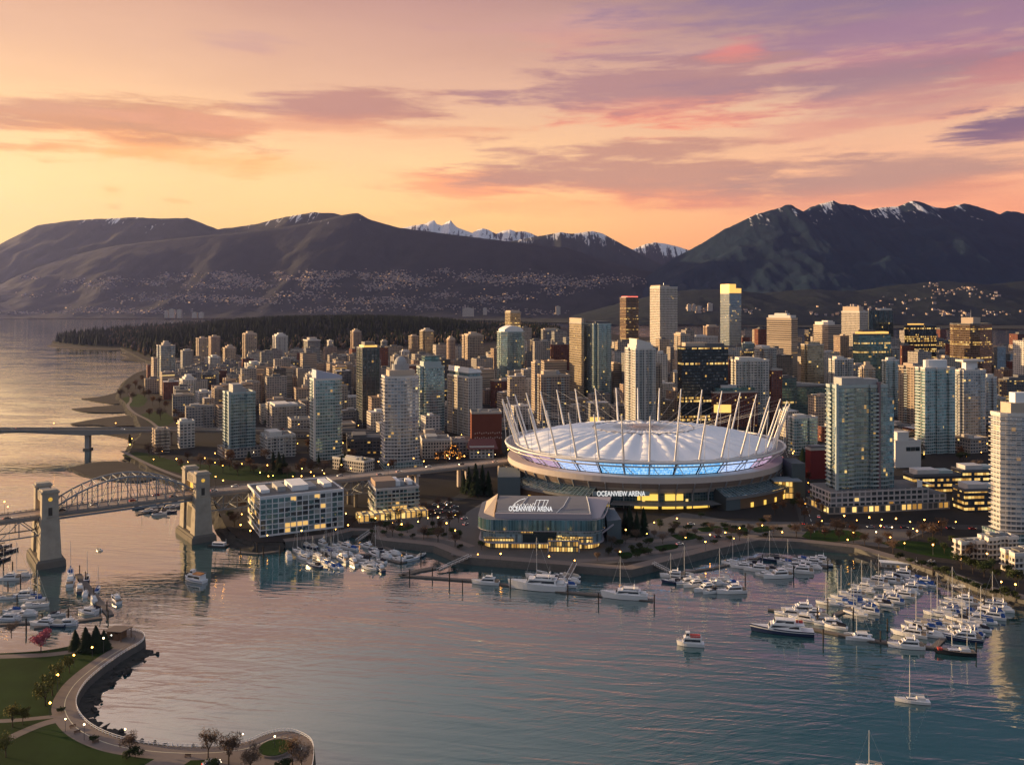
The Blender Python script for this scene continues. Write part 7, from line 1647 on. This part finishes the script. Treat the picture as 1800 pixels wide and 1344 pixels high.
for x, l in ((-600, 0), (-565, 1), (-520, 0), (-505, 1), (-470, 1), (-395, 0), (-330, 1), (-300, 0), (-240, 1)): car('on the far concrete bridge', x, gy_(x)+(5 if l == 0 else 12), gz(x)+.02, 0 if l == 0 else pi)
for k in range(12): u = k/12; a = RP1[min(len(RP1)-2, int(u*len(RP1)))]; b = RP1[min(len(RP1)-1, int(u*len(RP1))+1)]; th_ = math.atan2(b[1]-a[1], b[0]-a[0]); f = rnd.random(); car('on the street right of the stadium', a[0]+(b[0]-a[0])*f+(5.6 if k % 2 else -5.6)*sin(th_)*-1, a[1]+(b[1]-a[1])*f+(5.6 if k % 2 else -5.6)*cos(th_), GZ+.03, th_)
for px, py, a in ((765,888,5),(776,886,5),(788,884,5),(758,898,5),(772,896,5),(786,893,5),(800,891,5),(752,905,8),(768,903,8),(784,901,8),(742,890,5),(730,893,5),(800,900,8),(792,910,8),(775,912,8),(700,917,20),(816,912,40),(818,922,60),(690,897,5),(705,895,5)): car('in the car park left of the glass arena', *gp(px, py, GZ), GZ+.03, radians(a))
for px, py, a in ((1480,926,0),(1500,927,0),(1530,927,180),(1560,928,0),(1590,928,0),(1640,929,180),(1670,929,0),(1710,930,0),(1740,930,180)): car('before the shops under the riverside tower', *gp(px, py, GZ), GZ+.03, radians(a))
for px, py, a in ((1195,957,20),(1262,944,10),(1215,922,0)): car('on the arena forecourt', *gp(px, py, GZ), GZ+.03, radians(a))
ranked(CL)
x, y = gp(372, 1345, GZ); bc = dup(CAR['silver car'], (x, y, GZ+.03), radians(30), 'pale blue car cut by the bottom edge beside the lookout', 1.25, 'cars on bridges and streets')

# ------------------------------------------------------------------ benches, signs, small things
for i, (px, py, a, lab) in enumerate([(128, 1278, 40, 'dark park bench nearest the path fork in the foreground park'), (136, 1288, 40, 'second dark bench beside the curved promenade'), (168, 1305, 30, 'dark bench below the curved promenade, beside a shrub'), (330, 1330, 5, 'park bench by the paved square at the bottom edge')]):
    r = root('park_bench', (*gp(px, py, GZ), GZ), lab, 'bench', 'park benches', radians(a)); MB().box(-1, -.25, .4, 1, .25, .48).build('seat', m_wood, r); mb = MB(); mb.bar((-1, .28, .75), (1, .28, .75), .08, .45); mb.build('backrest', m_wood, r)
    for s in (-.8, .8): MB().box(s-.06, -.22, 0, s+.06, .26, .4).build('leg', m_post, r)
for px, py, wpx, hpx, Y, lab, c in ((1270, 718, 15, 7, 920, 'yellow lit billboard on posts behind the right stadium masts', m_glow), (1046, 738, 9, 5, 880, 'small yellow lit billboard behind the middle of the dome', m_glow), (1633, 803, 14, 5, 860, 'red and amber lit billboard above the black library roofs', m_redl), (1665, 803, 12, 5, 858, 'amber lit billboard right of the red one above the library roofs', m_glow)):
    X, z0, z1 = wx(px, Y), wz(py+hpx, Y), wz(py-hpx, Y); hw = wpx*Y/CF; r = root('lit_billboard', (X, Y, GZ), lab, 'billboard', 'lit billboards')
    MB().box(-hw, -.3, z0-GZ, hw, .3, z1-GZ).build('panel', c, r); MB().box(-hw-.4, -.2, z0-GZ-.4, hw+.4, .4, z0-GZ).build('frame', m_post, r)
    for s in (-.8, .8): MB().tube((hw*s, .2, -1), (hw*s, .2, z0-GZ), .3, n=6).build('post', m_post, r)
# planting beds and kerbed islands on the forecourt
for P in ([(1180,940),(1215,934),(1232,944),(1196,950)], [(1225,928),(1262,922),(1272,930),(1236,935)], [(1150,960),(1186,954),(1196,962),(1158,968)], [(1320,928),(1352,922),(1362,930),(1330,936)], [(1086,972),(1108,968),(1114,978),(1092,982)], [(690,925),(720,918),(732,926),(700,934)], [(745,930),(775,924),(785,934),(752,940)]):
    slab('planting_bed', P, GZ+.32, m_grass, sm=2, th=.32)
for P, w_ in (([(1090,950),(1140,952),(1200,944),(1270,936),(1340,926),(1400,922)], 6), ([(1010,985),(1070,982),(1140,972),(1240,958),(1330,940)], 5), ([(690,900),(740,898),(800,894)], 14), ([(660,925),(720,940),(790,946),(830,960)], 5)):
    road('path', P, w_, GZ+.028, m_path if w_ < 10 else m_asph, 2)
# ------------------------------------------------------------------ the air between the camera and the far shore
M = bpy.data.materials.new('air'); M.use_nodes = True; n = NT(M.node_tree); pv = n.n('ShaderNodeVolumePrincipled')
pv.inputs['Color'].default_value = (.36, .42, .92, 1); pv.inputs['Density'].default_value = 1.7e-5; pv.inputs['Anisotropy'].default_value = 0.74
n.t.links.new(pv.outputs[0], n.n('ShaderNodeOutputMaterial').inputs['Volume'])
mb = MB(); mb.box(-9500, -700, -4, 9500, 15800, 1900); hz = mb.build('haze', M); tag(hz, kind='stuff')
